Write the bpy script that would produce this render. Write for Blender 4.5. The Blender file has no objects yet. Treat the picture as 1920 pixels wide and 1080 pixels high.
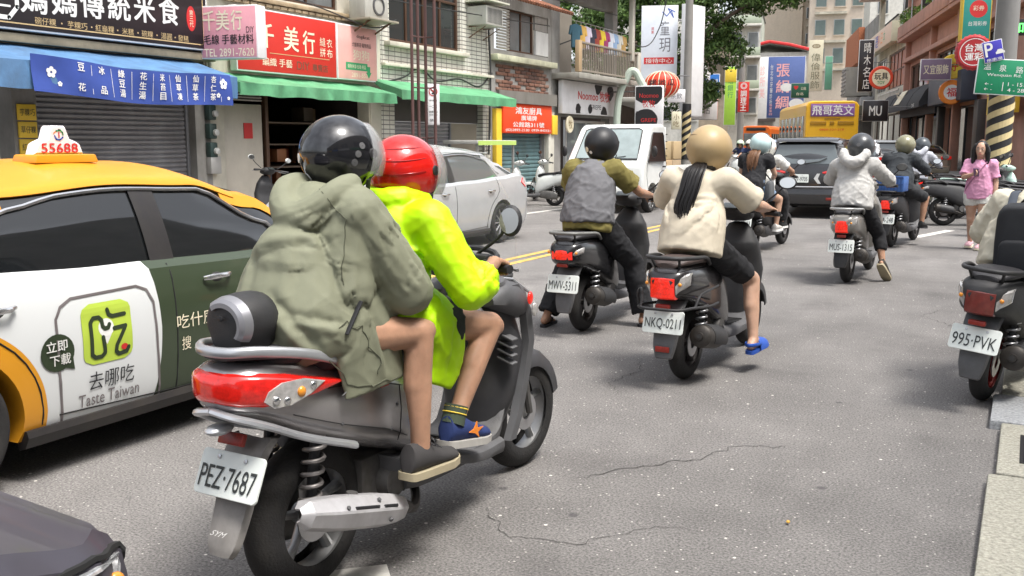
import bpy, bmesh, math, random
import numpy as np
from mathutils import Vector, Matrix, noise
from mathutils.bvhtree import BVHTree
EX, EY, EZ = (1, 0, .0), (0, 1, .0), (0, 0, 1.)
R = math.radians
V = Vector
sc = bpy.context.scene
COL = sc.collection
random.seed(7)
# ------------------------------------------------------------------ camera, sky, sun, exposure
cd = bpy.data.cameras.new('camera')
cam = bpy.data.objects.new('camera', cd)
COL.objects.link(cam)
cam.location = (0, 0, 1.5)
cam.rotation_euler = (R(90) - math.atan(272 / 1800), 0, R(28.2))
cd.sensor_width = 36
cd.lens = 36 * 1800 / 1920
cd.clip_start = 0.05
cd.clip_end = 2000
sc.camera = cam
SUN_EL, SUN_AZ = R(66), R(100)          # azimuth measured clockwise from +Y
world = bpy.data.worlds.new('World')
sc.world = world
world.use_nodes = True
wn = world.node_tree.nodes
wl = world.node_tree.links
sky = wn.new('ShaderNodeTexSky')
sky.sky_type = 'NISHITA'
sky.sun_disc = False
sky.sun_elevation = SUN_EL
sky.sun_rotation = SUN_AZ
sky.dust_density = 4.0
sky.air_density = 1.0
sky.ozone_density = 1.0
hs = wn.new('ShaderNodeHueSaturation')
hs.inputs['Saturation'].default_value = 0.30
# cloud cover: soft bright clouds over a greyer sky, all round
tc = wn.new('ShaderNodeTexCoord')
cn = wn.new('ShaderNodeTexNoise')
cn.inputs['Scale'].default_value = 2.6
cn.inputs['Detail'].default_value = 7
cn.inputs['Roughness'].default_value = 0.6
cr = wn.new('ShaderNodeMapRange')
cr.inputs['From Min'].default_value = 0.36
cr.inputs['From Max'].default_value = 0.66
cr.inputs['To Min'].default_value = 0.75
cr.inputs['To Max'].default_value = 1.55
mx = wn.new('ShaderNodeMix')
mx.data_type = 'RGBA'
mx.blend_type = 'MULTIPLY'
mx.inputs['Factor'].default_value = 1.0
wl.new(sky.outputs['Color'], hs.inputs['Color'])
wl.new(tc.outputs['Generated'], cn.inputs['Vector'])
wl.new(cn.outputs['Fac'], cr.inputs['Value'])
wl.new(hs.outputs['Color'], mx.inputs[6])
wl.new(cr.outputs['Result'], mx.inputs[7])
bg = wn['Background']
bg.inputs['Strength'].default_value = 0.14
wl.new(mx.outputs[2], bg.inputs['Color'])
sd = bpy.data.lights.new('sun', 'SUN')
sd.energy = 1.8
sd.angle = R(15)
sd.color = (1.0, 0.96, 0.9)
sun = bpy.data.objects.new('sun', sd)
COL.objects.link(sun)
sdir = V((math.sin(SUN_AZ) * math.cos(SUN_EL), math.cos(SUN_AZ) * math.cos(SUN_EL), math.sin(SUN_EL)))
sun.rotation_euler = (-sdir).to_track_quat('-Z', 'Y').to_euler()
sun.location = (10, -10, 30)
sc.view_settings.view_transform = 'Standard'
sc.view_settings.look = 'None'
sc.view_settings.exposure = 1.08
sc.view_settings.gamma = 1.0
sc.cycles.max_bounces = 7
sc.cycles.transparent_max_bounces = 10
sc.cycles.caustics_reflective = False
sc.cycles.caustics_refractive = False
# ------------------------------------------------------------------ materials
MATS = {}
def srgb(*c):
 if len(c) == 1:
  h = c[0].lstrip('#')
  c = tuple(int(h[i:i + 2], 16) for i in (0, 2, 4))
 return tuple(((x / 255) / 12.92 if x / 255 <= 0.04045 else ((x / 255 + 0.055) / 1.055) ** 2.4) for x in c)
def mat(name, col=(.5, .5, .5), rough=.5, metal=0., var=.12, vscale=6., bump=0., bscale=40., coat=0.,
  trans=0., alpha=1., emit=None, estr=0., spec=.5, dirt=0., sub=0., ior=1.45, stretch=None):
 if name in MATS:
  return MATS[name]
 m = bpy.data.materials.new(name)
 m.use_nodes = True
 n, l = m.node_tree.nodes, m.node_tree.links
 b = n['Principled BSDF']
 b.inputs['Base Color'].default_value = (*col, 1)
 b.inputs['Roughness'].default_value = rough
 b.inputs['Metallic'].default_value = metal
 b.inputs['Coat Weight'].default_value = coat
 b.inputs['Coat Roughness'].default_value = .06
 b.inputs['Transmission Weight'].default_value = trans
 b.inputs['Alpha'].default_value = alpha
 b.inputs['Specular IOR Level'].default_value = spec
 b.inputs['IOR'].default_value = ior
 b.inputs['Subsurface Weight'].default_value = sub
 if sub:
  b.inputs['Subsurface Radius'].default_value = (.012, .005, .003)
 if emit:
  b.inputs['Emission Color'].default_value = (*emit, 1)
  b.inputs['Emission Strength'].default_value = estr
 t = n.new('ShaderNodeTexCoord')
 src = t.outputs['Object']
 if stretch:
  mp = n.new('ShaderNodeMapping')
  mp.inputs['Scale'].default_value = stretch
  l.new(src, mp.inputs['Vector'])
  src = mp.outputs['Vector']
 if var:
  z = n.new('ShaderNodeTexNoise')
  z.inputs['Scale'].default_value = vscale
  z.inputs['Detail'].default_value = 6
  z.inputs['Roughness'].default_value = .65
  l.new(src, z.inputs['Vector'])
  r = n.new('ShaderNodeMapRange')
  r.inputs['From Min'].default_value = .3
  r.inputs['From Max'].default_value = .7
  r.inputs['To Min'].default_value = 1 - var
  r.inputs['To Max'].default_value = 1 + var * .6
  l.new(z.outputs['Fac'], r.inputs['Value'])
  k = n.new('ShaderNodeMix')
  k.data_type = 'RGBA'
  k.blend_type = 'MULTIPLY'
  k.inputs['Factor'].default_value = 1
  k.inputs[6].default_value = (*col, 1)
  l.new(r.outputs['Result'], k.inputs[7])
  last = k.outputs[2]
  if dirt:
   z2 = n.new('ShaderNodeTexNoise')
   z2.inputs['Scale'].default_value = vscale * .45
   z2.inputs['Detail'].default_value = 9
   z2.inputs['Roughness'].default_value = .7
   mp2 = n.new('ShaderNodeMapping')
   mp2.inputs['Scale'].default_value = (1, 1, .35)
   l.new(t.outputs['Object'], mp2.inputs['Vector'])
   l.new(mp2.outputs['Vector'], z2.inputs['Vector'])
   r2 = n.new('ShaderNodeMapRange')
   r2.inputs['From Min'].default_value = .47
   r2.inputs['From Max'].default_value = .72
   r2.inputs['To Max'].default_value = dirt
   l.new(z2.outputs['Fac'], r2.inputs['Value'])
   k2 = n.new('ShaderNodeMix')
   k2.data_type = 'RGBA'
   k2.inputs[7].default_value = (.07, .06, .045, 1)
   l.new(r2.outputs['Result'], k2.inputs['Factor'])
   l.new(last, k2.inputs[6])
   last = k2.outputs[2]
  l.new(last, b.inputs['Base Color'])
  rr = n.new('ShaderNodeMapRange')
  rr.inputs['To Min'].default_value = max(0.02, rough - .07)
  rr.inputs['To Max'].default_value = min(1, rough + .1)
  l.new(z.outputs['Fac'], rr.inputs['Value'])
  if not coat:
   l.new(rr.outputs['Result'], b.inputs['Roughness'])
 if bump:
  z3 = n.new('ShaderNodeTexNoise')
  z3.inputs['Scale'].default_value = bscale
  z3.inputs['Detail'].default_value = 5
  l.new(src, z3.inputs['Vector'])
  bp = n.new('ShaderNodeBump')
  bp.inputs['Strength'].default_value = bump
  bp.inputs['Distance'].default_value = .01
  l.new(z3.outputs['Fac'], bp.inputs['Height'])
  l.new(bp.outputs['Normal'], b.inputs['Normal'])
 MATS[name] = m
 return m
def nodes_of(m):
 return m.node_tree.nodes, m.node_tree.links, m.node_tree.nodes['Principled BSDF']
# ------------------------------------------------------------------ mesh helpers
class MB:
 """collects shapes, then becomes ONE mesh object"""
 def __init__(s):
  s.v = []
  s.f = []
  s.mi = []
  s.M = Matrix()
  s.cur = 0
 def add(s, vs, fs):
  o = len(s.v)
  s.v += [s.M @ V(p) for p in vs]
  for f in fs:
   s.f.append([i + o for i in f])
   s.mi.append(s.cur)
  return s
 def box(s, c, d, rot=None, bev=0.):
  hx, hy, hz = d[0] / 2, d[1] / 2, d[2] / 2
  rm = rot.to_matrix() if hasattr(rot, 'to_matrix') else (Matrix() if rot is None else rot)
  rm = rm.to_3x3()
  c = V(c)
  b = min(bev, .49 * min(d))
  if b <= 0:
   vs = [c + rm @ V((x * hx, y * hy, z * hz)) for x in (-1, 1) for y in (-1, 1) for z in (-1, 1)]
   s.add(vs, [(0, 1, 3, 2), (4, 6, 7, 5), (0, 4, 5, 1), (2, 3, 7, 6), (0, 2, 6, 4), (1, 5, 7, 3)])
   return s
  bm = bmesh.new()
  bmesh.ops.create_cube(bm, size=1)
  for v in bm.verts:
   v.co = V((v.co.x * d[0], v.co.y * d[1], v.co.z * d[2]))
  bmesh.ops.bevel(bm, geom=bm.edges[:], offset=b, segments=2, profile=.5, affect='EDGES')
  bm.verts.index_update()
  s.add([c + rm @ v.co for v in bm.verts], [[v.index for v in f.verts] for f in bm.faces])
  bm.free()
  return s
 def loft(s, rings, cap=True, closed=True):
  n = len(rings[0])
  vs = [p for r in rings for p in r]
  fs = []
  m = n if closed else n - 1
  for i in range(len(rings) - 1):
   for j in range(m):
    k = (j + 1) % n
    fs.append((i * n + j, i * n + k, (i + 1) * n + k, (i + 1) * n + j))
  if cap and closed:
   fs.append(list(range(n))[::-1])
   fs.append([(len(rings) - 1) * n + j for j in range(n)])
  return s.add(vs, fs)
 def tube(s, path, rad, seg=8, cap=True, side=None, flat=1.):
  path = [V(p) for p in path]
  n = len(path)
  if not isinstance(rad, (list, tuple)):
   rad = [rad] * n
  rings = []
  prev = None
  for i, p in enumerate(path):
   t = (path[min(i + 1, n - 1)] - path[max(i - 1, 0)])
   if t.length < 1e-9:
    t = V(EZ)
   t.normalize()
   if prev is None:
    a = V(side) if side is not None else (V(EZ) if abs(t.z) < .9 else V(EX))
   else:
    a = prev
   a = a - t * a.dot(t)
   if a.length < 1e-6:
    a = t.orthogonal()
   a.normalize()
   prev = a
   b = t.cross(a)
   r = rad[i]
   ra, rb = r if isinstance(r, (tuple, list)) else (r, r * flat)
   rings.append([p + a * (ra * math.cos(q * 2 * math.pi / seg)) + b * (rb * math.sin(q * 2 * math.pi / seg)) for q in range(seg)])
  return s.loft(rings, cap)
 def cyl(s, p0, p1, r0, r1=None, seg=16, cap=True):
  return s.tube([p0, p1], [r0, r0 if r1 is None else r1], seg, cap)
 def capsule(s, p0, p1, r0, r1, seg=10):
  p0, p1 = V(p0), V(p1)
  d = p1 - p0
  if d.length < 1e-6:
   d = V((0, 0, 1e-3))
  u = d.normalized()
  pts, rr = [], []
  for a in (80, 55, 25):
   pts.append(p0 - u * r0 * math.sin(R(a)))
   rr.append(r0 * math.cos(R(a)))
  pts += [p0, p1]
  rr += [r0, r1]
  for a in (25, 55, 80):
   pts.append(p1 + u * r1 * math.sin(R(a)))
   rr.append(r1 * math.cos(R(a)))
  return s.tube(pts, rr, seg)
 def ball(s, c, r, seg=16, rings=10, rot=None, z0=-1., z1=1.):
  c = V(c)
  if not isinstance(r, (tuple, list)):
   r = (r, r, r)
  rm = rot.to_matrix() if hasattr(rot, 'to_matrix') else (rot.to_3x3() if rot is not None else Matrix.Identity(3))
  rg = []
  a0, a1 = math.asin(max(-.9995, z0)), math.asin(min(.9995, z1))
  for i in range(rings + 1):
   a = a0 + (a1 - a0) * i / rings
   rg.append([c + rm @ V((r[0] * math.cos(a) * math.cos(q * 2 * math.pi / seg), r[1] * math.cos(a) * math.sin(q * 2 * math.pi / seg), r[2] * math.sin(a))) for q in range(seg)])
  return s.loft(rg, True)
 def lathe(s, prof, c, axis, seg=24):
  """prof: list of (radius, height along axis); closed loop not needed"""
  c, ax = V(c), V(axis).normalized()
  a = ax.orthogonal().normalized()
  b = ax.cross(a)
  rg = [[c + ax * h + (a * math.cos(q * 2 * math.pi / seg) + b * math.sin(q * 2 * math.pi / seg)) * max(r, 1e-4) for q in range(seg)] for r, h in prof]
  return s.loft(rg, False)
 def prism(s, poly, o, ax, ay, th, bev=0.):
  """polygon in plane (ax, ay) at o, extruded th along ax x ay"""
  o, ax, ay = V(o), V(ax), V(ay)
  nz = ax.cross(ay).normalized()
  n = len(poly)
  def ring(h, ins):
   pts = []
   for i in range(n):
    p = V(poly[i]); q = V(poly[i - 1]); w = V(poly[(i + 1) % n])
    if ins:
     e1 = (p - q); e2 = (w - p)
     n1 = V((-e1.y, e1.x)); n2 = V((-e2.y, e2.x))
     if n1.length > 1e-9: n1.normalize()
     if n2.length > 1e-9: n2.normalize()
     k = n1 + n2
     k = k / max(.3, k.length_squared / 2) if k.length > 1e-6 else n1
     p = p + k * ins * area
    pts.append(o + ax * p.x + ay * p.y + nz * h)
   return pts
  A = sum(poly[i - 1][0] * poly[i][1] - poly[i][0] * poly[i - 1][1] for i in range(n))
  area = 1 if A > 0 else -1
  if bev:
   rg = [ring(0, 0), ring(th - bev, 0), ring(th, bev)]
  else:
   rg = [ring(0, 0), ring(th, 0)]
  return s.loft(rg, True)
 def quad(s, a, b, c, d):
  return s.add([a, b, c, d], [(0, 1, 2, 3)])
 def build(s, name, m, parent=None, smooth=35, sub=0, solid=0., loc=None, rot=None, boolean=None, bevel=0.):
  me = bpy.data.meshes.new(name)
  me.from_pydata([tuple(p) for p in s.v], [], s.f)
  ms = m if isinstance(m, (list, tuple)) else [m]
  for q in ms:
   me.materials.append(q)
  if len(ms) > 1:
   me.polygons.foreach_set('material_index', s.mi)
  bm = bmesh.new()
  bm.from_mesh(me)
  bmesh.ops.recalc_face_normals(bm, faces=bm.faces[:])
  bm.to_mesh(me)
  bm.free()
  o = bpy.data.objects.new(name, me)
  COL.objects.link(o)
  if parent is not None:
   o.parent = parent
  if loc is not None:
   o.location = loc
  if rot is not None:
   o.rotation_euler = rot
  if bevel:
   q = o.modifiers.new('b', 'BEVEL'); q.width = bevel; q.segments = 2; q.limit_method = 'ANGLE'; q.angle_limit = R(40)
  if sub:
   q = o.modifiers.new('s', 'SUBSURF'); q.levels = sub; q.render_levels = sub
  if solid:
   q = o.modifiers.new('t', 'SOLIDIFY'); q.thickness = solid; q.offset = 0
  if boolean:
   for k, cu in enumerate(boolean):
    q = o.modifiers.new('c%d' % k, 'BOOLEAN'); q.object = cu; q.operation = 'DIFFERENCE'; q.solver = 'EXACT'
  if o.modifiers:
   bake(o)
  if smooth:
   o.data.shade_smooth()
   o.data.set_sharp_from_angle(angle=R(smooth))
  return o
TMP = bpy.data.scenes.new('workbench')      # small side scene: evaluating modifiers there stays fast; removed at the end
def evaluated(o):
 vl = TMP.view_layers[0]
 linked = o.name in TMP.collection.objects
 if not linked:
  TMP.collection.objects.link(o)
 vl.update()
 me = bpy.data.meshes.new_from_object(o.evaluated_get(vl.depsgraph))
 TMP.collection.objects.unlink(o)
 return me
def bake(o):
 par, o.parent = o.parent, None
 me = evaluated(o)
 old = o.data
 o.modifiers.clear()
 o.data = me
 me.name = old.name
 bpy.data.meshes.remove(old)
 o.parent = par
def thing(name, label, cat, loc=(0, 0, 0), rz=0., group=None):
 o = bpy.data.objects.new(name, None)
 COL.objects.link(o)
 o.empty_display_size = .1
 o.location = loc
 o.rotation_euler = (0, 0, rz)
 o['label'] = label
 o['category'] = cat
 if group:
  o['group'] = group
 return o
def tag(o, label, cat, group=None):
 o['label'] = label
 o['category'] = cat
 if group:
  o['group'] = group
 return o
def structure(o):
 o['kind'] = 'structure'
 return o
TXT = {}
def text_mesh(body, bold=0.):
 k = body
 if k in TXT:
  return TXT[k]
 c = bpy.data.curves.new('t', 'FONT')
 c.body = body
 c.align_x = 'CENTER'
 c.resolution_u = 3
 c.space_line = 1.0
 o = bpy.data.objects.new('t', c)
 me = evaluated(o)
 vs = [(v.co.x, v.co.y) for v in me.vertices]
 fs = [list(p.vertices) for p in me.polygons]
 bpy.data.objects.remove(o)
 bpy.data.curves.remove(c)
 bpy.data.meshes.remove(me)
 if vs:
  x0, x1 = min(p[0] for p in vs), max(p[0] for p in vs)
  y0, y1 = min(p[1] for p in vs), max(p[1] for p in vs)
 else:
  x0, x1, y0, y1 = 0, 1, 0, 1
 vs = [((x - (x0 + x1) / 2) / (x1 - x0 + 1e-9), (y - (y0 + y1) / 2) / (y1 - y0 + 1e-9)) for x, y in vs]
 TXT[k] = (vs, fs, (x1 - x0) / (y1 - y0 + 1e-9))
 return TXT[k]
def lettering(body, m, parent, c, ax, ay, w, h, bold=.012, off=.004, vertical=False, name='lettering', surf=None, skew=0.):
 """flat lettering centred at c in the plane (ax, ay), w x h metres"""
 if vertical:
  n = len(body)
  for i, ch in enumerate(body):
   cc = V(c) + V(ay) * (h / 2 - h * (i + .5) / n)
   lettering(ch, m, parent, cc, ax, ay, w, h / n * .86, bold, off, False, name, surf)
  return None
 vs, fs, _ = text_mesh(body, bold)
 ax, ay = V(ax), V(ay)
 nz = ax.cross(ay).normalized()
 pts, fa = [], []
 d = h * bold * .55
 for i, (dx, dy) in enumerate(((0, 0), (d, d * .6), (-d, -d * .6), (d, -d * .6), (-d, d * .6)) if bold >= .02 else ((0, 0),)):
  fa += [[k + len(pts) for k in f_] for f_ in fs]
  for x, y in vs:
   p = V(c) + ax * ((x + skew * y) * w + dx) + ay * (y * h + dy) + nz * (off + .0004 * i)
   pts.append(surf(p) if surf else p)
 fs = fa
 me = bpy.data.meshes.new(name)
 me.from_pydata([tuple(p) for p in pts], [], fs)
 me.materials.append(m)
 o = bpy.data.objects.new(name, me)
 COL.objects.link(o)
 o.parent = parent
 return o
def sweep2(path, w):
 """2-D polyline thickened to a closed outline list of quads (rounded joints by small discs)"""
 vs, fs = [], []
 for i in range(len(path) - 1):
  a, b = V(path[i]), V(path[i + 1])
  d = (b - a)
  if d.length < 1e-9: continue
  d.normalize()
  nn = V((-d.y, d.x)) * w / 2
  o = len(vs)
  vs += [a - nn, b - nn, b + nn, a + nn]
  fs.append((o, o + 1, o + 2, o + 3))
 for p in path:
  o = len(vs)
  vs += [V(p) + V((math.cos(k * math.pi / 5), math.sin(k * math.pi / 5))) * w / 2 for k in range(10)]
  fs.append(tuple(range(o, o + 10)))
 return vs, fs
def flat(vs2, fs, m, parent, c, ax, ay, off=.003, name='print', surf=None):
 ax, ay = V(ax), V(ay)
 nz = ax.cross(ay).normalized()
 pts = [V(c) + ax * p[0] + ay * p[1] + nz * off for p in vs2]
 if surf:
  pts = [surf(p) for p in pts]
 me = bpy.data.meshes.new(name)
 me.from_pydata([tuple(p) for p in pts], [], fs)
 me.materials.append(m)
 o = bpy.data.objects.new(name, me)
 COL.objects.link(o)
 o.parent = parent
 return o
def disc2(r, n=32, c=(0, 0), ry=None):
 ry = r if ry is None else ry
 return [V((c[0] + r * math.cos(i * 2 * math.pi / n), c[1] + ry * math.sin(i * 2 * math.pi / n))) for i in range(n)], [tuple(range(n))]
def rrect2(w, h, r, n=6):
 pts = []
 for cx, cy, a0 in ((w / 2 - r, h / 2 - r, 0), (-w / 2 + r, h / 2 - r, 90), (-w / 2 + r, -h / 2 + r, 180), (w / 2 - r, -h / 2 + r, 270)):
  for i in range(n + 1):
   a = R(a0 + 90 * i / n)
   pts.append(V((cx + r * math.cos(a), cy + r * math.sin(a))))
 return pts
def remesh(mb, name, m, parent, vox=.012, smooth=6, disp=None, cut=None, shade=80, sf=.5):
 """union of overlapping closed shapes -> one continuous skin"""
 me = bpy.data.meshes.new(name)
 me.from_pydata([tuple(p) for p in mb.v], [], mb.f)
 bm = bmesh.new(); bm.from_mesh(me)
 bmesh.ops.recalc_face_normals(bm, faces=bm.faces[:])
 bm.to_mesh(me); bm.free()
 o = bpy.data.objects.new(name, me)
 COL.objects.link(o)
 q = o.modifiers.new('r', 'REMESH'); q.mode = 'VOXEL'; q.voxel_size = vox; q.adaptivity = 0
 if smooth:
  q = o.modifiers.new('m', 'SMOOTH'); q.factor = sf; q.iterations = smooth
 bake(o)
 me = o.data
 if disp:
  nrm = [v.normal.copy() for v in me.vertices]
  for v, nn in zip(me.vertices, nrm):
   v.co = v.co + nn * disp(v.co, nn)
 if cut:
  bm = bmesh.new(); bm.from_mesh(me)
  bmesh.ops.delete(bm, geom=[v for v in bm.verts if cut(v.co)], context='VERTS')
  bm.to_mesh(me); bm.free()
 me.materials.clear()
 me.materials.append(m)
 me.shade_smooth()
 if shade < 80:
  me.set_sharp_from_angle(angle=R(shade))
 if parent is not None:
  o.parent = parent
 return o
def snap(o, pts, off=.002, n=8):
 """polyline laid on the surface of mesh object o (its own coordinates)"""
 me = o.data
 t_ = BVHTree.FromPolygons([v.co for v in me.vertices], [list(p.vertices) for p in me.polygons])
 out = []
 for a, b in zip(pts[:-1], pts[1:]):
  for k in range(n):
   p, nn, _, _ = t_.find_nearest(V(a).lerp(V(b), k / n))
   out.append(p + nn * off)
 p, nn, _, _ = t_.find_nearest(V(pts[-1]))
 return out + [p + nn * off]
def seam_on(o, name, m, lines, r=.0018, off=.0005, n=8):
 for ln_ in lines:
  MB().tube(snap(o, ln_, off, n), r, 5).build(name, m, o)
def lerp(a, b, t):
 return a + (b - a) * t
def interp(x, xs, ys):
 return float(np.interp(x, xs, ys))
def sm(x, xs, ys):
 """smooth piecewise interpolation"""
 x = min(max(x, xs[0]), xs[-1])
 for i in range(len(xs) - 1):
  if x <= xs[i + 1]:
   t = (x - xs[i]) / (xs[i + 1] - xs[i] + 1e-12)
   t = t * t * (3 - 2 * t)
   return ys[i] + (ys[i + 1] - ys[i]) * t
 return ys[-1]
def curve_pts(pts, n=6):
 """Catmull-Rom through points"""
 P = [V(p) for p in pts]
 P = [P[0] * 2 - P[1]] + P + [P[-1] * 2 - P[-2]]
 out = []
 for i in range(1, len(P) - 2):
  for k in range(n):
   t = k / n
   a, b, c, d = P[i - 1], P[i], P[i + 1], P[i + 2]
   out.append(.5 * ((2 * b) + (c - a) * t + (2 * a - 5 * b + 4 * c - d) * t * t + (3 * b - a - 3 * c + d) * t ** 3))
 out.append(P[-2])
 return out
# ------------------------------------------------------------------ ground, road, kerb
def asphalt():
 m = bpy.data.materials.new('asphalt')
 m.use_nodes = True
 n, l, b = nodes_of(m)
 t = n.new('ShaderNodeTexCoord')
 def noise_(scale, det=4, rough=.6, src=None):
  z = n.new('ShaderNodeTexNoise')
  z.inputs['Scale'].default_value = scale
  z.inputs['Detail'].default_value = det
  z.inputs['Roughness'].default_value = rough
  l.new(src or t.outputs['Object'], z.inputs['Vector'])
  return z.outputs['Fac']
 def rng(v, a, c, d, e):
  r = n.new('ShaderNodeMapRange')
  r.inputs['From Min'].default_value = a
  r.inputs['From Max'].default_value = c
  r.inputs['To Min'].default_value = d
  r.inputs['To Max'].default_value = e
  l.new(v, r.inputs['Value'])
  return r.outputs['Result']
 def mixc(f, a, c, typ='MIX'):
  k = n.new('ShaderNodeMix')
  k.data_type = 'RGBA'
  k.blend_type = typ
  for sock, val in ((0, f), (6, a), (7, c)):
   if isinstance(val, (int, float)):
    k.inputs[sock].default_value = val
   elif isinstance(val, tuple):
    k.inputs[sock].default_value = (*val, 1)
   else:
    l.new(val, k.inputs[sock])
  return k.outputs[2]
 big = rng(noise_(.28, 6, .7), .3, .7, .60, 1.16)
 mid = rng(noise_(2.3, 6, .7), .3, .7, .86, 1.1)
 fine = rng(noise_(95, 3, .7), .34, .66, .42, 1.55)
 base = mixc(1., (.184, .174, .166), big, 'MULTIPLY')
 base = mixc(1., base, mid, 'MULTIPLY')
 base = mixc(1., base, fine, 'MULTIPLY')
 # pale aggregate
 vo = n.new('ShaderNodeTexVoronoi')
 vo.inputs['Scale'].default_value = 62
 l.new(t.outputs['Object'], vo.inputs['Vector'])
 vs = n.new('ShaderNodeSeparateColor')
 l.new(vo.outputs['Color'], vs.inputs['Color'])
 pick = rng(vs.outputs['Red'], .945, .97, 0, 1)
 near = rng(vo.outputs['Distance'], .18, .34, 1, 0)
 mu = n.new('ShaderNodeMath'); mu.operation = 'MULTIPLY'
 l.new(pick, mu.inputs[0]); l.new(near, mu.inputs[1])
 base = mixc(mu.outputs[0], base, (.55, .52, .48))
 vo3 = n.new('ShaderNodeTexVoronoi')
 vo3.inputs['Scale'].default_value = 19
 l.new(t.outputs['Object'], vo3.inputs['Vector'])
 vs3 = n.new('ShaderNodeSeparateColor')
 l.new(vo3.outputs['Color'], vs3.inputs['Color'])
 p3 = rng(vs3.outputs['Green'], .955, .96, 0, 1)
 n3 = rng(vo3.outputs['Distance'], .1, .17, 1, 0)
 mu3 = n.new('ShaderNodeMath'); mu3.operation = 'MULTIPLY'
 l.new(p3, mu3.inputs[0]); l.new(n3, mu3.inputs[1])
 base = mixc(mu3.outputs[0], base, (.72, .68, .62))
 # dark stains and chewing-gum spots
 st = rng(noise_(.9, 4, .6), .56, .74, 0, .42)
 base = mixc(st, base, (.045, .04, .04))
 vo2 = n.new('ShaderNodeTexVoronoi')
 vo2.inputs['Scale'].default_value = 2.2
 l.new(t.outputs['Object'], vo2.inputs['Vector'])
 sp = rng(vo2.outputs['Distance'], .035, .06, .7, 0)
 base = mixc(sp, base, (.05, .046, .05))
 l.new(base, b.inputs['Base Color'])
 b.inputs['Roughness'].default_value = .82
 bp = n.new('ShaderNodeBump')
 bp.inputs['Strength'].default_value = .55
 bp.inputs['Distance'].default_value = .006
 l.new(noise_(70, 5, .7), bp.inputs['Height'])
 l.new(bp.outputs['Normal'], b.inputs['Normal'])
 return m
M_ASPH = asphalt()
M_PAINTY = mat('road_paint_yellow', (.62, .40, .10), .6, var=.35, vscale=9, bump=.3, bscale=90, dirt=.35)
M_PAINTW = mat('road_paint_white', (.62, .60, .56), .6, var=.3, vscale=9, bump=.3, bscale=90, dirt=.4)
M_GRANITE = mat('granite', (.40, .385, .32), .75, var=.5, vscale=60, bump=.35, bscale=80, dirt=.25)
M_GRANITE2 = mat('granite_grey', (.36, .37, .38), .75, var=.5, vscale=60, bump=.35, bscale=80, dirt=.25)
M_CONC = mat('concrete', (.30, .29, .27), .85, var=.25, vscale=3, bump=.3, bscale=30, dirt=.4)
M_SOIL = mat('earth', (.12, .11, .09), .9, var=.3)
M_DARKGRATE = mat('grate_iron', (.035, .03, .035), .6, var=.3)
M_CRACK = mat('crack_filler', (.06, .056, .054), .95, var=.1)
g = MB().quad((-500, -200, -.02), (500, -200, -.02), (500, 700, -.02), (-500, 700, -.02)).build('ground', M_SOIL, smooth=0)
structure(g)
DIR = R(14.5)
dF = V((-math.sin(DIR), math.cos(DIR), 0))
nF = V((math.cos(DIR), math.sin(DIR), 0))
rd = MB()
rd.quad((-14, -12, 0), (12, -12, 0), (40, 40, 0), (-14, 31, 0))
rd.add([(-14, 31, 0), (40, 40, 0), V((40, 40, 0)) + dF * 200, V((-14, 31, 0)) + dF * 200], [(0, 1, 2, 3)])
structure(rd.build('road', M_ASPH, smooth=0))
def strip(path, w, z, name, m):
 b = MB()
 pts = [V((p[0], p[1], z)) for p in path]
 L, Rr = [], []
 for i, p in enumerate(pts):
  t = (pts[min(i + 1, len(pts) - 1)] - pts[max(i - 1, 0)]).normalized()
  nn = V((t.y, -t.x, 0)) * w / 2
  L.append(p - nn); Rr.append(p + nn)
 for i in range(len(pts) - 1):
  b.quad(L[i], Rr[i], Rr[i + 1], L[i + 1])
 o = b.build(name, m, smooth=0)
 return structure(o)
def bend(x0, y_end=150):
 """line parallel to the street that follows the bend after Y = 31"""
 pts = [(x0, y) for y in range(-8, 32, 3)]
 p = V((x0, 31, 0))
 return pts + [tuple((p + dF * s)[:2]) for s in range(4, y_end, 8)]
strip([p for p in bend(-5.66) if p[1] < 30.5], .11, .004, 'centre_line', M_PAINTY)
strip([p for p in bend(-5.90) if p[1] < 30.5], .11, .004, 'centre_line', M_PAINTY)
strip([p for p in bend(-9.45) if p[1] < 29], .15, .004, 'edge_line', M_PAINTW)
strip([(-9.5, 20.6), (-11.6, 20.9)], .1, .004, 'edge_line', M_PAINTW)
strip([(-9.5, 24.6), (-11.6, 24.9)], .1, .004, 'edge_line', M_PAINTW)
strip([(-5.3, 33.2), (-1.0, 33.2)], .45, .004, 'stop_line', M_PAINTW)
strip([(-2.6, 24.0), (-1.0, 24.1)], .16, .004, 'edge_line', M_PAINTW)
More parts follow.
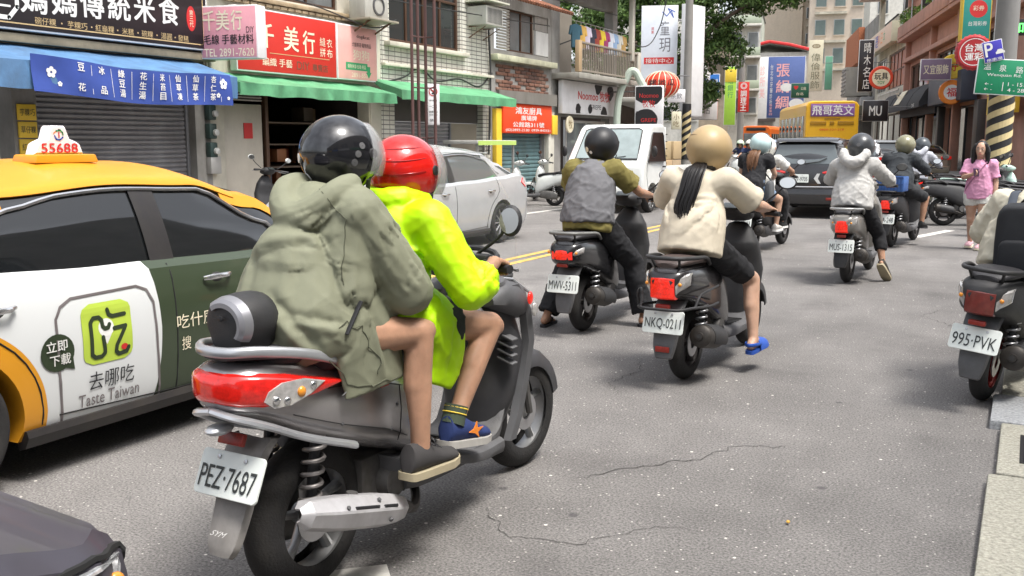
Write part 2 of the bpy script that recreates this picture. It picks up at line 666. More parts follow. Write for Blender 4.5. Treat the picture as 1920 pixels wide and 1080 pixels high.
# white arrow and box line ahead, worn stub of a line by the near scooter
ab = MB()
ab.prism([(-.1, -1.4), (.1, -1.4), (.1, .2), (.45, .2), (0, 1.6), (-.45, .2), (-.1, .2)], (-2.9, 38, .004), EX, EY, .002)
structure(ab.build('lane_arrow', M_PAINTW, smooth=0))
strip([(-1.55, 16.6), (-1.15, 18.2)], .16, .004, 'edge_line', M_PAINTW)
strip([(-2.06, 2.43), (-1.88, 2.60)], .17, .004, 'lane_mark', M_PAINTW)
for i in range(8):
 strip([(-11.5 + i * 1.3, 36.2 + .15 * i), (-12.2 + i * 1.3, 39.2 + .15 * i)], .45, .004, 'crosswalk_bar', M_PAINTW)
def crack(pts, w, seed):
 rnd = random.Random(seed)
 P = []
 for i in range(len(pts) - 1):
  a, b = V(pts[i]), V(pts[i + 1])
  n_ = max(2, int((b - a).length / .035))
  for k in range(n_):
   q = a.lerp(b, k / n_)
   P.append((q.x + rnd.gauss(0, .012), q.y + rnd.gauss(0, .012)))
 b = MB()
 for i in range(len(P) - 1):
  p, q = V((*P[i], .003)), V((*P[i + 1], .003))
  t = (q - p); t.normalize()
  nn = V((t.y, -t.x, 0))
  wa = w * .55 * (.35 + .65 * abs(noise.noise(V((i * .31, seed, 0))))) * min(1, i / 6 + .15) * min(1, (len(P) - 1 - i) / 6 + .15)
  b.quad(p - nn * wa, p + nn * wa, q + nn * wa, q - nn * wa)
 structure(b.build('road_crack', M_CRACK, smooth=0))
crack([(-1.75, 3.75, 0), (-1.55, 4.05, 0), (-1.28, 4.35, 0), (-1.22, 4.62, 0), (-.98, 4.72, 0), (-.9, 4.78, 0)], .010, 3)
crack([(-1.95, 3.35, 0), (-1.7, 3.1, 0), (-1.42, 3.15, 0), (-1.2, 3.45, 0), (-.95, 3.5, 0)], .006, 4)
crack([(-3.2, 3.0, 0), (-2.75, 3.02, 0), (-2.55, 2.96, 0)], .005, 5)
crack([(-2.35, 6.3, 0), (-2.2, 5.9, 0), (-2.25, 5.5, 0), (-2.05, 5.2, 0)], .007, 6)
crack([(-.8, 5.3, 0), (-.62, 5.5, 0), (-.5, 5.52, 0)], .005, 8)
crack([(-.35, 7.6, 0), (-.2, 8.2, 0), (-.75, 9.0, 0), (-.6, 9.5, 0)], .009, 9)
crack([(-4.5, 9.4, 0), (-4.2, 8.9, 0), (-3.9, 9.0, 0)], .008, 10)
# kerb stones and pavement at the right edge, one object each
def kerb_stone(x0, x1, y0, y1, m, z=.05):
 b = MB().box(((x0 + x1) / 2, (y0 + y1) / 2, z / 2 - .05), (x1 - x0 - .006, y1 - y0 - .012, z + .1), bev=.012)
 o = b.build('kerb_stone', m)
 return structure(o)
ks = kerb_stone(-.075, 1.2, 2.0, 4.62, M_GRANITE)
kerb_stone(-.045, 1.2, 4.63, 5.52, M_GRANITE)
kerb_stone(-.10, 1.2, 5.53, 6.16, M_GRANITE2)
kerb_stone(-.06, 1.2, 6.17, 7.4, M_GRANITE)
kerb_stone(-.06, 1.2, 7.41, 8.6, M_GRANITE2)
kerb_stone(-.06, 1.2, 8.61, 10.2, M_GRANITE)
gr = thing('drain_grate', 'dark iron drain grate set in the pale kerb stone at the right edge', 'drain grate', (.30, 5.06, .052))
MB().box((0, 0, -.002), (.50, .48, .008)).build('pan', mat('drain_black', (.012, .011, .012), .8, var=0), gr)
for i in range(9):
 MB().box((-.22 + i * .055, 0, .006), (.022, .46, .012), bev=.003).build('bar', M_DARKGRATE, gr)
pv = MB()
pv.box((2.2, 4, .02), (1.98, 20, .1), bev=.01)
structure(pv.build('pavement', M_CONC))
pv = MB()
A = V((-1.76, 47, 0)) - nF * 2.2 - dF * 6.5
B_ = V((-1.76, 47, 0)) - nF * 2.2 + dF * 80
C_ = V((-1.76, 47, 0)) + nF * 1 + dF * 80
D_ = V((-1.76, 47, 0)) + nF * 14 - dF * 12
pv.add([A, B_, C_, D_, A + V((0, 0, .12)), B_ + V((0, 0, .12)), C_ + V((0, 0, .12)), D_ + V((0, 0, .12))],
  [(0, 3, 2, 1), (4, 5, 6, 7), (0, 1, 5, 4), (1, 2, 6, 5), (2, 3, 7, 6), (3, 0, 4, 7)])
structure(pv.build('pavement', M_CONC))
# corner island of the side street where the striped pole stands
pv = MB().prism([(-.85, 20.6), (3.5, 19.0), (8, 20), (8, 25), (.2, 26.2), (-.9, 23.8)], (0, 0, 0), EX, EY, .1, bev=.015)
structure(pv.build('pavement', M_CONC))
pv = MB()
pv.box((-12.0, 13, .05), (1.2, 46, .1), bev=.012)
structure(pv.build('pavement', M_CONC))
# ------------------------------------------------------------------ facade helpers
def facade_mesh(y0, y1, z0, z1, holes, x0, x1):
 """wall slab between x0 and x1 with rectangular openings (ya, yb, za, zb)"""
 ys = sorted({y0, y1, *[h[0] for h in holes], *[h[1] for h in holes]})
 zs = sorted({z0, z1, *[h[2] for h in holes], *[h[3] for h in holes]})
 ys = [y for y in ys if y0 <= y <= y1]
 zs = [z for z in zs if z0 <= z <= z1]
 ins = [[any(h[0] <= (ys[i] + ys[i + 1]) / 2 <= h[1] and h[2] <= (zs[j] + zs[j + 1]) / 2 <= h[3] for h in holes) for j in range(len(zs) - 1)] for i in range(len(ys) - 1)]
 b = MB()
 ni, nj = len(ys) - 1, len(zs) - 1
 for i in range(ni):
  for j in range(nj):
   if ins[i][j]:
    continue
   a, c, d, e = ys[i], ys[i + 1], zs[j], zs[j + 1]
   for x in (x0, x1):
    b.quad((x, a, d), (x, c, d), (x, c, e), (x, a, e))
   if i == 0 or ins[i - 1][j]: b.quad((x0, a, d), (x1, a, d), (x1, a, e), (x0, a, e))
   if i == ni - 1 or ins[i + 1][j]: b.quad((x0, c, d), (x1, c, d), (x1, c, e), (x0, c, e))
   if j == 0 or ins[i][j - 1]: b.quad((x0, a, d), (x1, a, d), (x1, c, d), (x0, c, d))
   if j == nj - 1 or ins[i][j + 1]: b.quad((x0, a, e), (x1, a, e), (x1, c, e), (x0, c, e))
 return b
def wall_part(name, m, parent, *a):
 o = facade_mesh(*a).build(name, m, parent, smooth=0)
 return o
def shutter(parent, y0, y1, z0, z1, x, m, pitch=.085, out=1):
 """roller shutter, real corrugated slats; out = +1 faces +X"""
 rings = []
 n_ = int((z1 - z0) / pitch)
 pr = []
 for i in range(n_):
  z = z0 + i * (z1 - z0) / n_
  h = (z1 - z0) / n_
  pr += [(0, z), (.022, z + h * .18), (.026, z + h * .55), (.010, z + h * .82), (-.004, z + h * .9)]
 pr.append((0, z1))
 b = MB()
 b.loft([[(x + out * p[0], y, p[1]) for p in pr] for y in (y0, y1)], False, False)
 o = b.build('shutter', m, parent, smooth=30)
 b = MB()
 b.box((x + out * .02, y0 - .03, (z0 + z1) / 2), (.09, .06, z1 - z0), bev=.006)
 b.box((x + out * .02, y1 + .03, (z0 + z1) / 2), (.09, .06, z1 - z0), bev=.006)
 b.box((x + out * .025, (y0 + y1) / 2, z0 + .03), (.06, y1 - y0 - .002, .06), bev=.006)
 b.build('guide_rail', mat('shutter_rail', (.22, .22, .23), .5, .3, dirt=.3), o)
 return o
def window(parent, x, y0, y1, z0, z1, m, n_=2, glass=None, fr=.05, out=1, hz=None):
 w = MB()
 for (a, c) in ((y0, y0 + fr), (y1 - fr, y1)):
  w.box((x, (a + c) / 2, (z0 + z1) / 2), (.08, c - a, z1 - z0), bev=.004)
 for (a, c) in ((z0, z0 + fr), (z1 - fr, z1)):
  w.box((x, (y0 + y1) / 2, (a + c) / 2), (.078, y1 - y0 - 2 * fr, c - a), bev=.004)
 o = w.build('window', m, parent)
 ww = (y1 - y0 - 2 * fr) / n_
 for i in range(n_):
  yc = y0 + fr + ww * (i + .5)
  if i:
   MB().box((x + out * .012, y0 + fr + ww * i, (z0 + z1) / 2), (.05, fr * .9, z1 - z0 - 2 * fr - .002), bev=.004).build('mullion', m, o)
  MB().box((x - out * (.012 + .008 * (i % 2)), yc, (z0 + z1) / 2), (.008, ww - .01, z1 - z0 - 2 * fr)).build('pane', glass or M_GLASSD, o, smooth=0)
 if hz:
  MB().box((x + out * .014, (y0 + y1) / 2, hz), (.05, y1 - y0 - 2 * fr - .002, fr * .8), bev=.004).build('rail', m, o)
 return o
def awning(name, label, y0, y1, xw, zw, xo, zo, val, m, sag=.03, ribs=6, seed=1, wave=.035, flap=True):
 """cloth awning from the wall line (xw, zw) out to (xo, zo) with a hanging valance"""
 t = thing(name, label, 'awning', (xo, (y0 + y1) / 2, zo))
 rnd = random.Random(seed)
 rings = []
 n_ = 60
 for i in range(n_ + 1):
  y = lerp(y0, y1, i / n_) - (y0 + y1) / 2
  sg = -sag * abs(math.sin(math.pi * ribs * i / n_)) - .012 * noise.noise(V((i * .33, seed, 0)))
  ring = []
  for k in range(7):
   q = k / 6
   ring.append((lerp(xw, xo, q) - xo, y, lerp(zw, zo, q) - zo + sg * math.sin(math.pi * min(1, q * 1.1)) ))
  for k in range(1, 4):
   q = k / 3
   wv = wave * (math.sin(i * .9 + seed) * .5 + noise.noise(V((i * .45, seed * 3.1, 1)))) * q
   ring.append((wv, y, -val * q + .04 * noise.noise(V((i * .12, seed, 5))) * q))
  rings.append(ring)
 b = MB().loft(rings, False, False)
 if flap:
  for e, i in ((y0, 0), (y1, n_)):
   yy = e - (y0 + y1) / 2
   b.add([(xw - xo, yy, zw - zo), (0, yy, 0), (0, yy, -val * .85), ((xw - xo) * .55, yy, (zw - zo) * .55 - val * .7)], [(0, 1, 2, 3)])
 b.build('canvas', m, t, smooth=60, solid=.006)
 fb = MB()
 for k in range(ribs + 1):
  y = lerp(y0 + .02, y1 - .02, k / ribs) - (y0 + y1) / 2
  fb.cyl((xw - xo, y, zw - zo - .035), (-.02, y, -.035), .013, seg=6)
 fb.cyl((-.02, y0 - (y0 + y1) / 2 + .02, -.035), (-.02, y1 - (y0 + y1) / 2 - .02, -.035), .014, seg=6)
 fb.build('frame', mat('awning_frame', (.25, .25, .25), .5, .5), t)
 return t
def sign(name, label, loc, rz, w, h, th, face, edge, texts=(), cat='sign', group=None, bevel=.012, double=False, border=None):
 t = thing(name, label, cat, loc, rz, group)
 MB().box((0, 0, 0), (w, th, h), bev=bevel).build('housing', edge, t)
 MB().box((0, -th / 2 - .003, 0), (w - .05 * min(1, h), .006, h - .05 * min(1, h)), bev=.002).build('face', face, t)
 if border:
  b = MB()
  pts = rrect2(w * border[1], h * border[2], min(w, h) * .05)
  v2, f2 = sweep2(pts + [pts[0]], border[3])
  flat(v2, f2, border[0], t, (0, -th / 2 - .0062, 0), EX, EZ, .002, 'border')
 for tx in texts:
  body, m, cx, cz, tw, thh = tx[:6]
  vert = len(tx) > 6 and tx[6]
  lettering(body, m, t, (cx, -th / 2 - .006, cz), EX, EZ, tw, thh, off=.004, vertical=vert, bold=tx[7] if len(tx) > 7 else .018)
 return t
def bracket(t, pts, r=.02):
 MB().tube(pts, r, 6).build('bracket', mat('bracket_steel', (.22, .22, .22), .5, .6), t)
P = lambda name, c, **k: mat(name, c, **({'rough': .45, 'var': .08, 'vscale': 3} | k))
M_GLASSD = mat('window_glass_dark', (.035, .04, .04), .05, var=0, spec=.6, coat=.3)
M_GLASSL = mat('window_glass_light', (.16, .17, .17), .08, var=.3, vscale=1.2, spec=.6, coat=.3)
T_WHITE = P('print_white', (.80, .79, .76))
T_BLACK = P('print_black', (.02, .02, .022))
T_GOLD = P('print_gold', (.55, .40, .20))
T_RED = P('print_red', (.60, .03, .03))
T_GREEN = P('print_green', (.04, .30, .12))
T_BLUE = P('print_blue', (.05, .12, .50))
T_YEL = P('print_yellow', (.85, .62, .06))
T_PINK = P('print_pink', (.85, .42, .42))
T_CREAM = P('print_cream', (.82, .74, .55))
T_ORANGE = P('print_orange', (.85, .25, .03))
S_BLACK = P('sign_black', (.025, .020, .022), rough=.3)
S_RED = P('sign_red', (.62, .035, .025), rough=.4)
S_PINK = P('sign_pink', (.72, .33, .38), rough=.45, dirt=.12)
S_LPINK = P('sign_light_pink', (.82, .42, .38), rough=.45, dirt=.1)
S_WHITE = P('sign_white', (.80, .80, .80), rough=.45, dirt=.12)
S_BLUE = P('sign_blue', (.03, .16, .50), rough=.4)
S_YEL = P('sign_yellow', (.82, .55, .05), rough=.45, dirt=.12)
S_GREEN = P('sign_green', (.015, .24, .11), rough=.4)
S_LIME = P('sign_lime', (.42, .70, .08), rough=.4)
S_TEAL = P('sign_teal', (.04, .32, .27), rough=.4)
S_PURPLE = P('sign_purple', (.24, .17, .25), rough=.45)
S_CREAM = P('sign_cream', (.74, .70, .52), rough=.45, dirt=.1)
S_FRAME = P('sign_frame_grey', (.45, .45, .45), rough=.4, metal=.5)
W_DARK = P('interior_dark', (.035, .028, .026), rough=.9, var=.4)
W_GREY = P('plaster_grey', (.30, .29, .27), rough=.9, var=.25, vscale=1.5, dirt=.55, bump=.2)
W_CREAM = P('plaster_cream', (.62, .58, .48), rough=.9, var=.2, vscale=1.5, dirt=.45, bump=.2)
W_SHUT = P('shutter_grey', (.34, .33, .34), rough=.5, metal=.25, var=.2, dirt=.35)
W_TEAL = P('shutter_teal', (.13, .22, .23), rough=.55, metal=.2, var=.25, dirt=.45)
W_BROWNFR = P('window_brown_frame', (.10, .055, .035), rough=.45, metal=.3)
W_ALU = P('aluminium', (.52, .52, .51), rough=.4, metal=.6, dirt=.2)
W_RUST = P('rust_sheet', (.22, .09, .05), rough=.85, var=.6, vscale=4, bump=.4)
C_BLUE = P('canvas_blue', (.09, .20, .37), rough=.8, var=.3, vscale=3, dirt=.35, bump=.15, bscale=60)
C_BLUE2 = P('banner_blue', (.035, .07, .30), rough=.7, var=.15)
C_GREEN = P('canvas_green', (.11, .34, .17), rough=.75, var=.3, vscale=3, dirt=.4, bump=.15, bscale=60)
C_BLACK = P('canvas_black', (.03, .03, .033), rough=.7, var=.3)
def tile_material():
 m = bpy.data.materials.new('white_tile')
 m.use_nodes = True
 n, l, b = nodes_of(m)
 t = n.new('ShaderNodeTexCoord')
 sp = n.new('ShaderNodeSeparateXYZ'); cb = n.new('ShaderNodeCombineXYZ')
 l.new(t.outputs['Object'], sp.inputs[0])
 l.new(sp.outputs['Y'], cb.inputs['X']); l.new(sp.outputs['Z'], cb.inputs['Y'])
 br = n.new('ShaderNodeTexBrick')
 br.offset = 0
 br.inputs['Color1'].default_value = (.76, .74, .66, 1)
 br.inputs['Color2'].default_value = (.69, .67, .59, 1)
 br.inputs['Mortar'].default_value = (.17, .16, .14, 1)
 br.inputs['Scale'].default_value = 1
 br.inputs['Mortar Size'].default_value = .010
 br.inputs['Brick Width'].default_value = .24
 br.inputs['Row Height'].default_value = .10
 l.new(cb.outputs[0], br.inputs['Vector'])
 z = n.new('ShaderNodeTexNoise'); z.inputs['Scale'].default_value = 1.1; z.inputs['Detail'].default_value = 8
 l.new(t.outputs['Object'], z.inputs['Vector'])
 r = n.new('ShaderNodeMapRange'); r.inputs['From Min'].default_value = .35; r.inputs['From Max'].default_value = .7
 r.inputs['To Min'].default_value = 1.08; r.inputs['To Max'].default_value = .68
 l.new(z.outputs['Fac'], r.inputs['Value'])
 k = n.new('ShaderNodeMix'); k.data_type = 'RGBA'; k.blend_type = 'MULTIPLY'; k.inputs[0].default_value = 1
 l.new(br.outputs['Color'], k.inputs[6]); l.new(r.outputs['Result'], k.inputs[7])
 l.new(k.outputs[2], b.inputs['Base Color'])
 b.inputs['Roughness'].default_value = .35
 bp = n.new('ShaderNodeBump'); bp.inputs['Strength'].default_value = .6; bp.inputs['Distance'].default_value = .008; bp.invert = True
 l.new(br.outputs['Fac'], bp.inputs['Height']); l.new(bp.outputs['Normal'], b.inputs['Normal'])
 return m
W_TILE = tile_material()
# ------------------------------------------------------------------ left row of shop houses (facade near X = -12.6)
def settle(t):
 """children were modelled in world coordinates: make them relative to the thing"""
 for o in COL.objects:
  if o.parent is t:
   o.location = o.location - t.location
XF = -12.6
EAST = R(90)
# --- house 1: rice food shop
h1 = thing('shop_house', 'grey shop house with closed roller shutter behind the yellow taxi', 'building', (XF, 8, 0))
wall_part('wall', W_GREY, h1, 2, 12.42, 0, 9, [(9.1, 12.08, 0, 2.5), (5.2, 8.72, 0, 2.5), (6.5, 8.5, 4.8, 6.2), (9.3, 11.5, 4.8, 6.2)], XF - .35, XF)
shutter(h1, 9.16, 12.02, 0, 2.5, XF - .22, W_SHUT, pitch=.078)
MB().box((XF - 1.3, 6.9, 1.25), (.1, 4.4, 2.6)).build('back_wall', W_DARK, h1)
MB().box((XF - .9, 6.0, 1.0), (.8, .9, 2.0), bev=.02).build('cabinet', P('cabinet_wood', (.10, .06, .045)), h1)
window(h1, XF - .1, 6.5, 8.5, 4.8, 6.2, W_ALU, 3)
window(h1, XF - .1, 9.3, 11.5, 4.8, 6.2, W_ALU, 3)
MB().box((XF + .1, 7.3, 2.93), (.24, 10.2, .12), bev=.01).build('ledge', P('ledge_timber', (.26, .22, .15), rough=.8, var=.4, dirt=.5), h1)
settle(h1)
sg = sign('shop_sign', 'long black shop sign with white brush characters above the blue awning', (XF + .16, 8.6, 3.66), EAST, 7.2, 1.26, .2, S_BLACK, S_WHITE,
   [(ch, T_WHITE, x_, -.17 + .02 * i, .40, .42, False, .035) for i, (ch, x_) in enumerate((('媽', .38), ('媽', .86), ('傳', 1.33), ('統', 1.81), ('米', 2.29), ('食', 2.78)))]
   + [(ch, T_GOLD, x_, -.475, .11 * len(ch), .10) for ch, x_ in (('碗仔粿', .54), ('芋粿巧', 1.06), ('紅龜粿', 1.53), ('米糕', 1.95), ('碗粿', 2.32), ('湯圓', 2.70), ('發糕', 3.05))]
   + [('·', T_GOLD, x_, -.475, .025, .025) for x_ in (.80, 1.30, 1.76, 2.14, 2.51, 2.88)],
   border=(T_GOLD, .972, .86, .018))
v2, f2 = disc2(.10, 20, (3.24, -.14), .20)
flat(v2, f2, T_RED, sg, (0, -.106, 0), EX, EZ, .003, 'seal')
lettering('第三代', T_CREAM, sg, (3.24, -.109, -.14), EX, EZ, .08, .28, vertical=True)
v2, f2 = sweep2([(-.10 + .24 * math.cos(R(22.5 + 45 * k)), -.22 + .28 * math.sin(R(22.5 + 45 * k))) for k in range(9)], .06)
flat(v2, f2, T_WHITE, sg, (0, -.106, 0), EX, EZ, .003, 'emblem')
lettering('三', T_WHITE, sg, (-.10, -.106, -.22), EX, EZ, .24, .24, bold=.03)
aw = awning('cloth_awning', 'faded blue cloth awning over the grey roller shutter', 4.4, 12.02, XF + .04, 2.86, -11.55, 2.56, .34, C_BLUE, sag=.035, ribs=7, seed=2)
# banner
bn = thing('cloth_banner', 'blue cloth banner with white menu characters hung on the awning edge', 'banner', (-11.5, 10.06, 2.35))
def banner_surf(p):
 y, z = p.y, p.z
 w_ = .028 * math.sin(y * 5.1 + z * 4.0) + .035 * noise.noise(V((y * 1.9, z * 2.4, 3.3)))
 return V((p.x + w_, y, z - .035 * math.cos(y * 1.75) - (.02 * y)))
rings = []
for i in range(73):
 y = -1.78 + 3.56 * i / 72
 rings.append([banner_surf(V((0, y, .23 - .48 * k / 10))) for k in range(11)])
MB().loft(rings, False, False).build('cloth', C_BLUE2, bn, smooth=80)
cols = ['豆花', '冰品', '綠豆湯', '花生湯', '米苔目', '仙草凍', '仙草茶', '杏仁茶']
for i, c_ in enumerate(cols):
 yc = -1.05 + i * .345
 for k, ch in enumerate(c_):
  zz = .175 - k * (.27 if len(c_) == 2 else .135) - .03
  lettering(ch, T_WHITE, bn, (0, yc, zz), EY, EZ, .105, .108, bold=.03, off=.009, surf=banner_surf)
 v2, f2 = sweep2([(yc + .17, .19), (yc + .17, -.2)], .006)
 flat(v2, f2, T_WHITE, bn, (0, 0, 0), EY, EZ, .006, 'rule', surf=banner_surf)
for fy, fz, fr in ((-1.48, .02, .075), (-1.36, -.12, .035), (1.58, .08, .085), (1.47, -.1, .04), (1.68, -.14, .03)):
 for k in range(5):
  a = R(72 * k + 15)
  v2, f2 = disc2(fr * .42, 10, (fy + fr * .6 * math.cos(a), fz + fr * .6 * math.sin(a)))
  flat(v2, f2, T_WHITE, bn, (0, 0, 0), EY, EZ, .008, 'blossom', surf=banner_surf)
# yellow notices on the pillar, top to bottom
for i, (tx, wh) in enumerate((('芋粿巧', 'topmost'), ('草仔粿', 'middle'), ('紅龜粿', 'lowest'))):
 sign('yellow_notice', 'small yellow notice on the pillar behind the taxi, %s of three' % wh, (XF + .02, 8.92, 1.93 - i * .245), EAST, .29, .225, .02, S_YEL, S_YEL, [(tx, T_BLACK, 0, 0, .23, .1)], group='yellow notices on the pillar', bevel=.003)
sign('shop_notice', 'small white and blue notice on the pillar under the yellow notices', (XF + .02, 8.95, 1.14), EAST, .22, .26, .02, S_WHITE, S_WHITE, [('C', T_BLUE, 0, .02, .13, .13)], bevel=.003)
# --- house 2: craft shop
h2 = thing('shop_house', 'open craft shop with dark interior under the red sign', 'building', (XF, 15, 0))
wall_part('wall', W_CREAM, h2, 12.42, 17.45, 0, 9, [(12.75, 17.0, 0, 2.72), (13.4, 16.0, 4.15, 5.6)], XF - .3, XF)
window(h2, XF - .08, 13.4, 16.0, 4.15, 5.6, W_BROWNFR, 3, M_GLASSL)
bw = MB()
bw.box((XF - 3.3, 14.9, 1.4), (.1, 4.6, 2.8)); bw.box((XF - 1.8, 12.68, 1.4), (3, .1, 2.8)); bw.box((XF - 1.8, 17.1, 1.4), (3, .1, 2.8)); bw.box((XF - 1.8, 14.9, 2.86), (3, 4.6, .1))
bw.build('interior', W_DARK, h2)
MB().box((XF - .12, 13.3, 1.1), (.06, 1.0, 2.2), bev=.01).build('door', P('door_cream', (.55, .50, .42), dirt=.2), h2)
MB().box((XF - .08, 13.42, 1.72), (.012, .22, .28), rot=Matrix.Rotation(R(0), 3, 'X')).build('red_paper', T_RED, h2)
MB().box((XF - .1, 13.9, 1.36), (.1, .08, 2.72), bev=.008).build('door_post', W_BROWNFR, h2)
lb = MB()
for i in range(9):
 lb.box((XF - .1, 13.3, 2.28 + i * .05), (.05, 1.0, .03), rot=Matrix.Rotation(R(25), 3, 'Y'))
lb.build('louvre', P('louvre_grey', (.30, .28, .25)), h2)
rnd = random.Random(4)
for k in range(26):
 y = 14.1 + rnd.random() * 2.7
 z = rnd.choice((.35, .8, 1.25, 1.7, 2.1))
 cc = rnd.choice([(.30, .12, .05), (.16, .12, .09), (.28, .20, .11), (.09, .10, .12), (.35, .32, .28), (.22, .06, .04)])
 MB().box((XF - rnd.uniform(.7, 2.2), y, z), (.35, rnd.uniform(.14, .4), rnd.uniform(.2, .42)), bev=.012).build('goods_box', P('goods_%d' % (k % 9), cc), h2)
for z in (.14, .58, 1.02, 1.47, 1.9):
 MB().box((XF - 1.5, 15.5, z), (1.7, 3.0, .03)).build('shelf', P('shelf_wood', (.12, .085, .06)), h2)
MB().box((XF - .02, 17.2, 1.3), (.12, .36, 2.6), bev=.01).build('pillar', W_CREAM, h2)
# electric meters on the pillar between the shops
for z in (1.38, 1.70, 2.02):
 q = MB().box((XF + .07, 12.36, z), (.12, .17, .26), bev=.02).build('meter', P('meter_case', (.03, .055, .05)), h2)
 MB().lathe([(.0, .066), (.055, .05), (.058, 0)], (XF + .125, 12.4, z - .02), EX, 16).build('dial', P('meter_glass', (.55, .55, .52), rough=.15), q)
MB().box((XF + .06, 12.40, 1.12), (.12, .24, .30), bev=.01).build('mail_box', P('mailbox_grey', (.42, .41, .39), metal=.3), h2)
cb = MB()
for yy, r_ in ((12.30, .022), (12.38, .03), (12.24, .014)):
 cb.tube(curve_pts([(XF + .05, yy + .08, 5.2), (XF + .06, yy, 4.0), (XF + .05, yy + .05, 3.0), (XF + .05, yy, 2.2)], 6), r_, 6)
cb.build('conduit', P('conduit_pale', (.55, .52, .46), dirt=.4), h2)
cb = MB()
for k in range(22):
 y = 12.9 + k * .2
 cb.box((XF + .05, y, 3.98), (.12, .16, .05), bev=.006)
cb.box((XF + .03, 14.95, 4.06), (.22, 5.0, .07), bev=.01)
cb.build('cornice', P('cornice_rusty', (.42, .32, .2), var=.5, dirt=.5), h2)
settle(h2)
P_BR = P('print_brown', (.16, .08, .05))
rs = sign('shop_sign', 'red shop sign with cream characters above the green awning', (XF + .16, 14.26, 3.32), EAST, 2.78, 1.12, .16, S_RED, S_WHITE,
   [('千', T_CREAM, -.62, .10, .36, .42, False, .03), ('美', T_CREAM, .04, .10, .40, .44, False, .03), ('行', T_CREAM, .54, .08, .34, .42, False, .03),
   ('編織 手藝', T_CREAM, -.35, -.36, .8, .15), ('DIY', P_BR, .36, -.37, .36, .15), ('專賣店', P_BR, .86, -.38, .46, .14),
   ('縫', T_CREAM, .95, .13, .17, .17), ('衣', T_CREAM, 1.16, .12, .17, .17), ('拼', T_CREAM, .95, -.07, .17, .17), ('布', T_CREAM, 1.16, -.08, .17, .17)])
bd = MB().box((.3, -.088, -.2), (1.7, .004, .012)).build('rule', T_GOLD, rs)
ps2 = sign('shop_sign', 'light pink pet shop panel at the far end of the red sign', (XF + .17, 16.34, 3.32), EAST, 1.34, 1.10, .14, S_LPINK, S_WHITE,
   [('dog&cat', T_BLACK, .18, .33, .44, .09), ('犬貓美容·寵物用品', T_BLACK, .12, .17, .64, .09), ('狗狗', T_CREAM, .1, -.03, .55, .2), ('寵物美容·住宿·用品', T_CREAM, -.05, -.27, .6, .08), ('2891-5527', T_CREAM, .08, -.44, .62, .09)])
MB().box((-.05, -.0765, -.27), (.72, .003, .15)).build('green_band', T_GREEN, ps2)
MB().prism([(0, 0), (.1, 0), (.1, -.12), (.14, -.12), (.05, -.24), (-.04, -.12), (0, -.12)], (.30, -.0785, -.25), EX, EZ, .003).build('arrow', T_GREEN, ps2)
pk = sign('projecting_sign', 'pink box sign with white edge sticking out beside the red sign', (-11.92, 12.36, 3.32), R(14), 1.05, .86, .3, S_PINK, S_WHITE,
   [('千', T_CREAM, -.35, .19, .22, .32, False, .02), ('美', T_CREAM, -.1, .19, .24, .32, False, .02), ('行', T_CREAM, .16, .19, .2, .32, False, .02), ('DIY', T_BLACK, .40, .03, .14, .1), ('毛線 手藝材料', T_BLACK, 0, -.12, .92, .16, False, .02), ('TEL 2891-7620', T_CREAM, 0, -.33, .92, .13)])
bracket(pk, [(-.5, .2, .3), (-.95, .25, .3)])
bracket(pk, [(-.5, .2, -.3), (-.95, .25, -.3)])
awning('cloth_awning', 'green cloth awning with torn wavy edge under the red sign', 12.25, 16.75, XF + .04, 2.72, -11.7, 2.5, .2, C_GREEN, sag=.05, ribs=5, seed=5, wave=.05)
# --- house 3: white tiled house
h3 = thing('tiled_house', 'white tiled house with brown sliding windows above the second green awning', 'building', (XF, 20, 0))
wall_part('wall', W_TILE, h3, 17.46, 22.3, 0, 9.5, [(17.95, 21.9, 0, 2.55), (17.8, 20.8, 3.72, 5.5)], XF - .3, XF)
window(h3, XF - .12, 17.8, 20.8, 3.72, 5.5, W_BROWNFR, 4, M_GLASSD, fr=.07, hz=4.85)
MB().box((XF + .06, 19.3, 3.65), (.2, 3.4, .1), bev=.01).build('sill', W_CREAM, h3)
MB().box((XF + .05, 19.9, 3.2), (.13, 4.84, .07), bev=.01).build('ledge', W_CREAM, h3)
shutter(h3, 18.1, 20.5, 0, 1.98, XF - .2, W_SHUT, pitch=.09)
MB().box((XF - .18, 19.9, 2.27), (.1, 3.9, .55)).build('lintel', P('lintel_dark', (.07, .065, .06)), h3)
MB().box((XF - .18, 21.2, .99), (.08, 1.25, 1.98), bev=.01).build('door', P('door_beige', (.32, .28, .22)), h3)
ac = MB().box((XF + .25, 21.55, 4.62), (.62, .85, .46), bev=.02).build('air_conditioner', P('ac_case', (.50, .49, .44), dirt=.35), h3)
fin = MB()
for k in range(12):
 fin.box((XF + .565, 21.2 + k * .063, 4.62), (.012, .02, .36))
fin.build('grille', P('ac_grille', (.10, .10, .10)), ac)
MB().box((XF + .3, 21.55, 4.96), (.8, 1.05, .04)).build('rain_hood', P('hood_pale', (.55, .55, .45), dirt=.4), h3)
for yy in (21.2, 21.9):
 MB().tube([(XF + .02, yy, 4.1), (XF + .5, yy, 4.36), (XF + .02, yy, 4.37)], .018, 6).build('bracket', P('rusty_iron', (.16, .09, .06), rough=.8), h3)
cbl = MB()
cbl.tube(curve_pts([(XF + .06, 17.2, 2.75), (XF + .07, 18.2, 2.95), (XF + .06, 18.9, 3.2), (XF + .06, 19.6, 2.95), (XF + .08, 20.6, 3.05), (XF + .06, 21.6, 2.92), (XF + .05, 22.3, 3.3)], 8), .022, 6)
cbl.tube(curve_pts([(XF + .05, 22.15, 6.5), (XF + .07, 22.1, 4.4), (XF + .06, 22.2, 3.2), (XF + .06, 22.1, 1.2)], 8), .03, 6)
cbl.build('cable', P('cable_black', (.03, .03, .03)), h3)
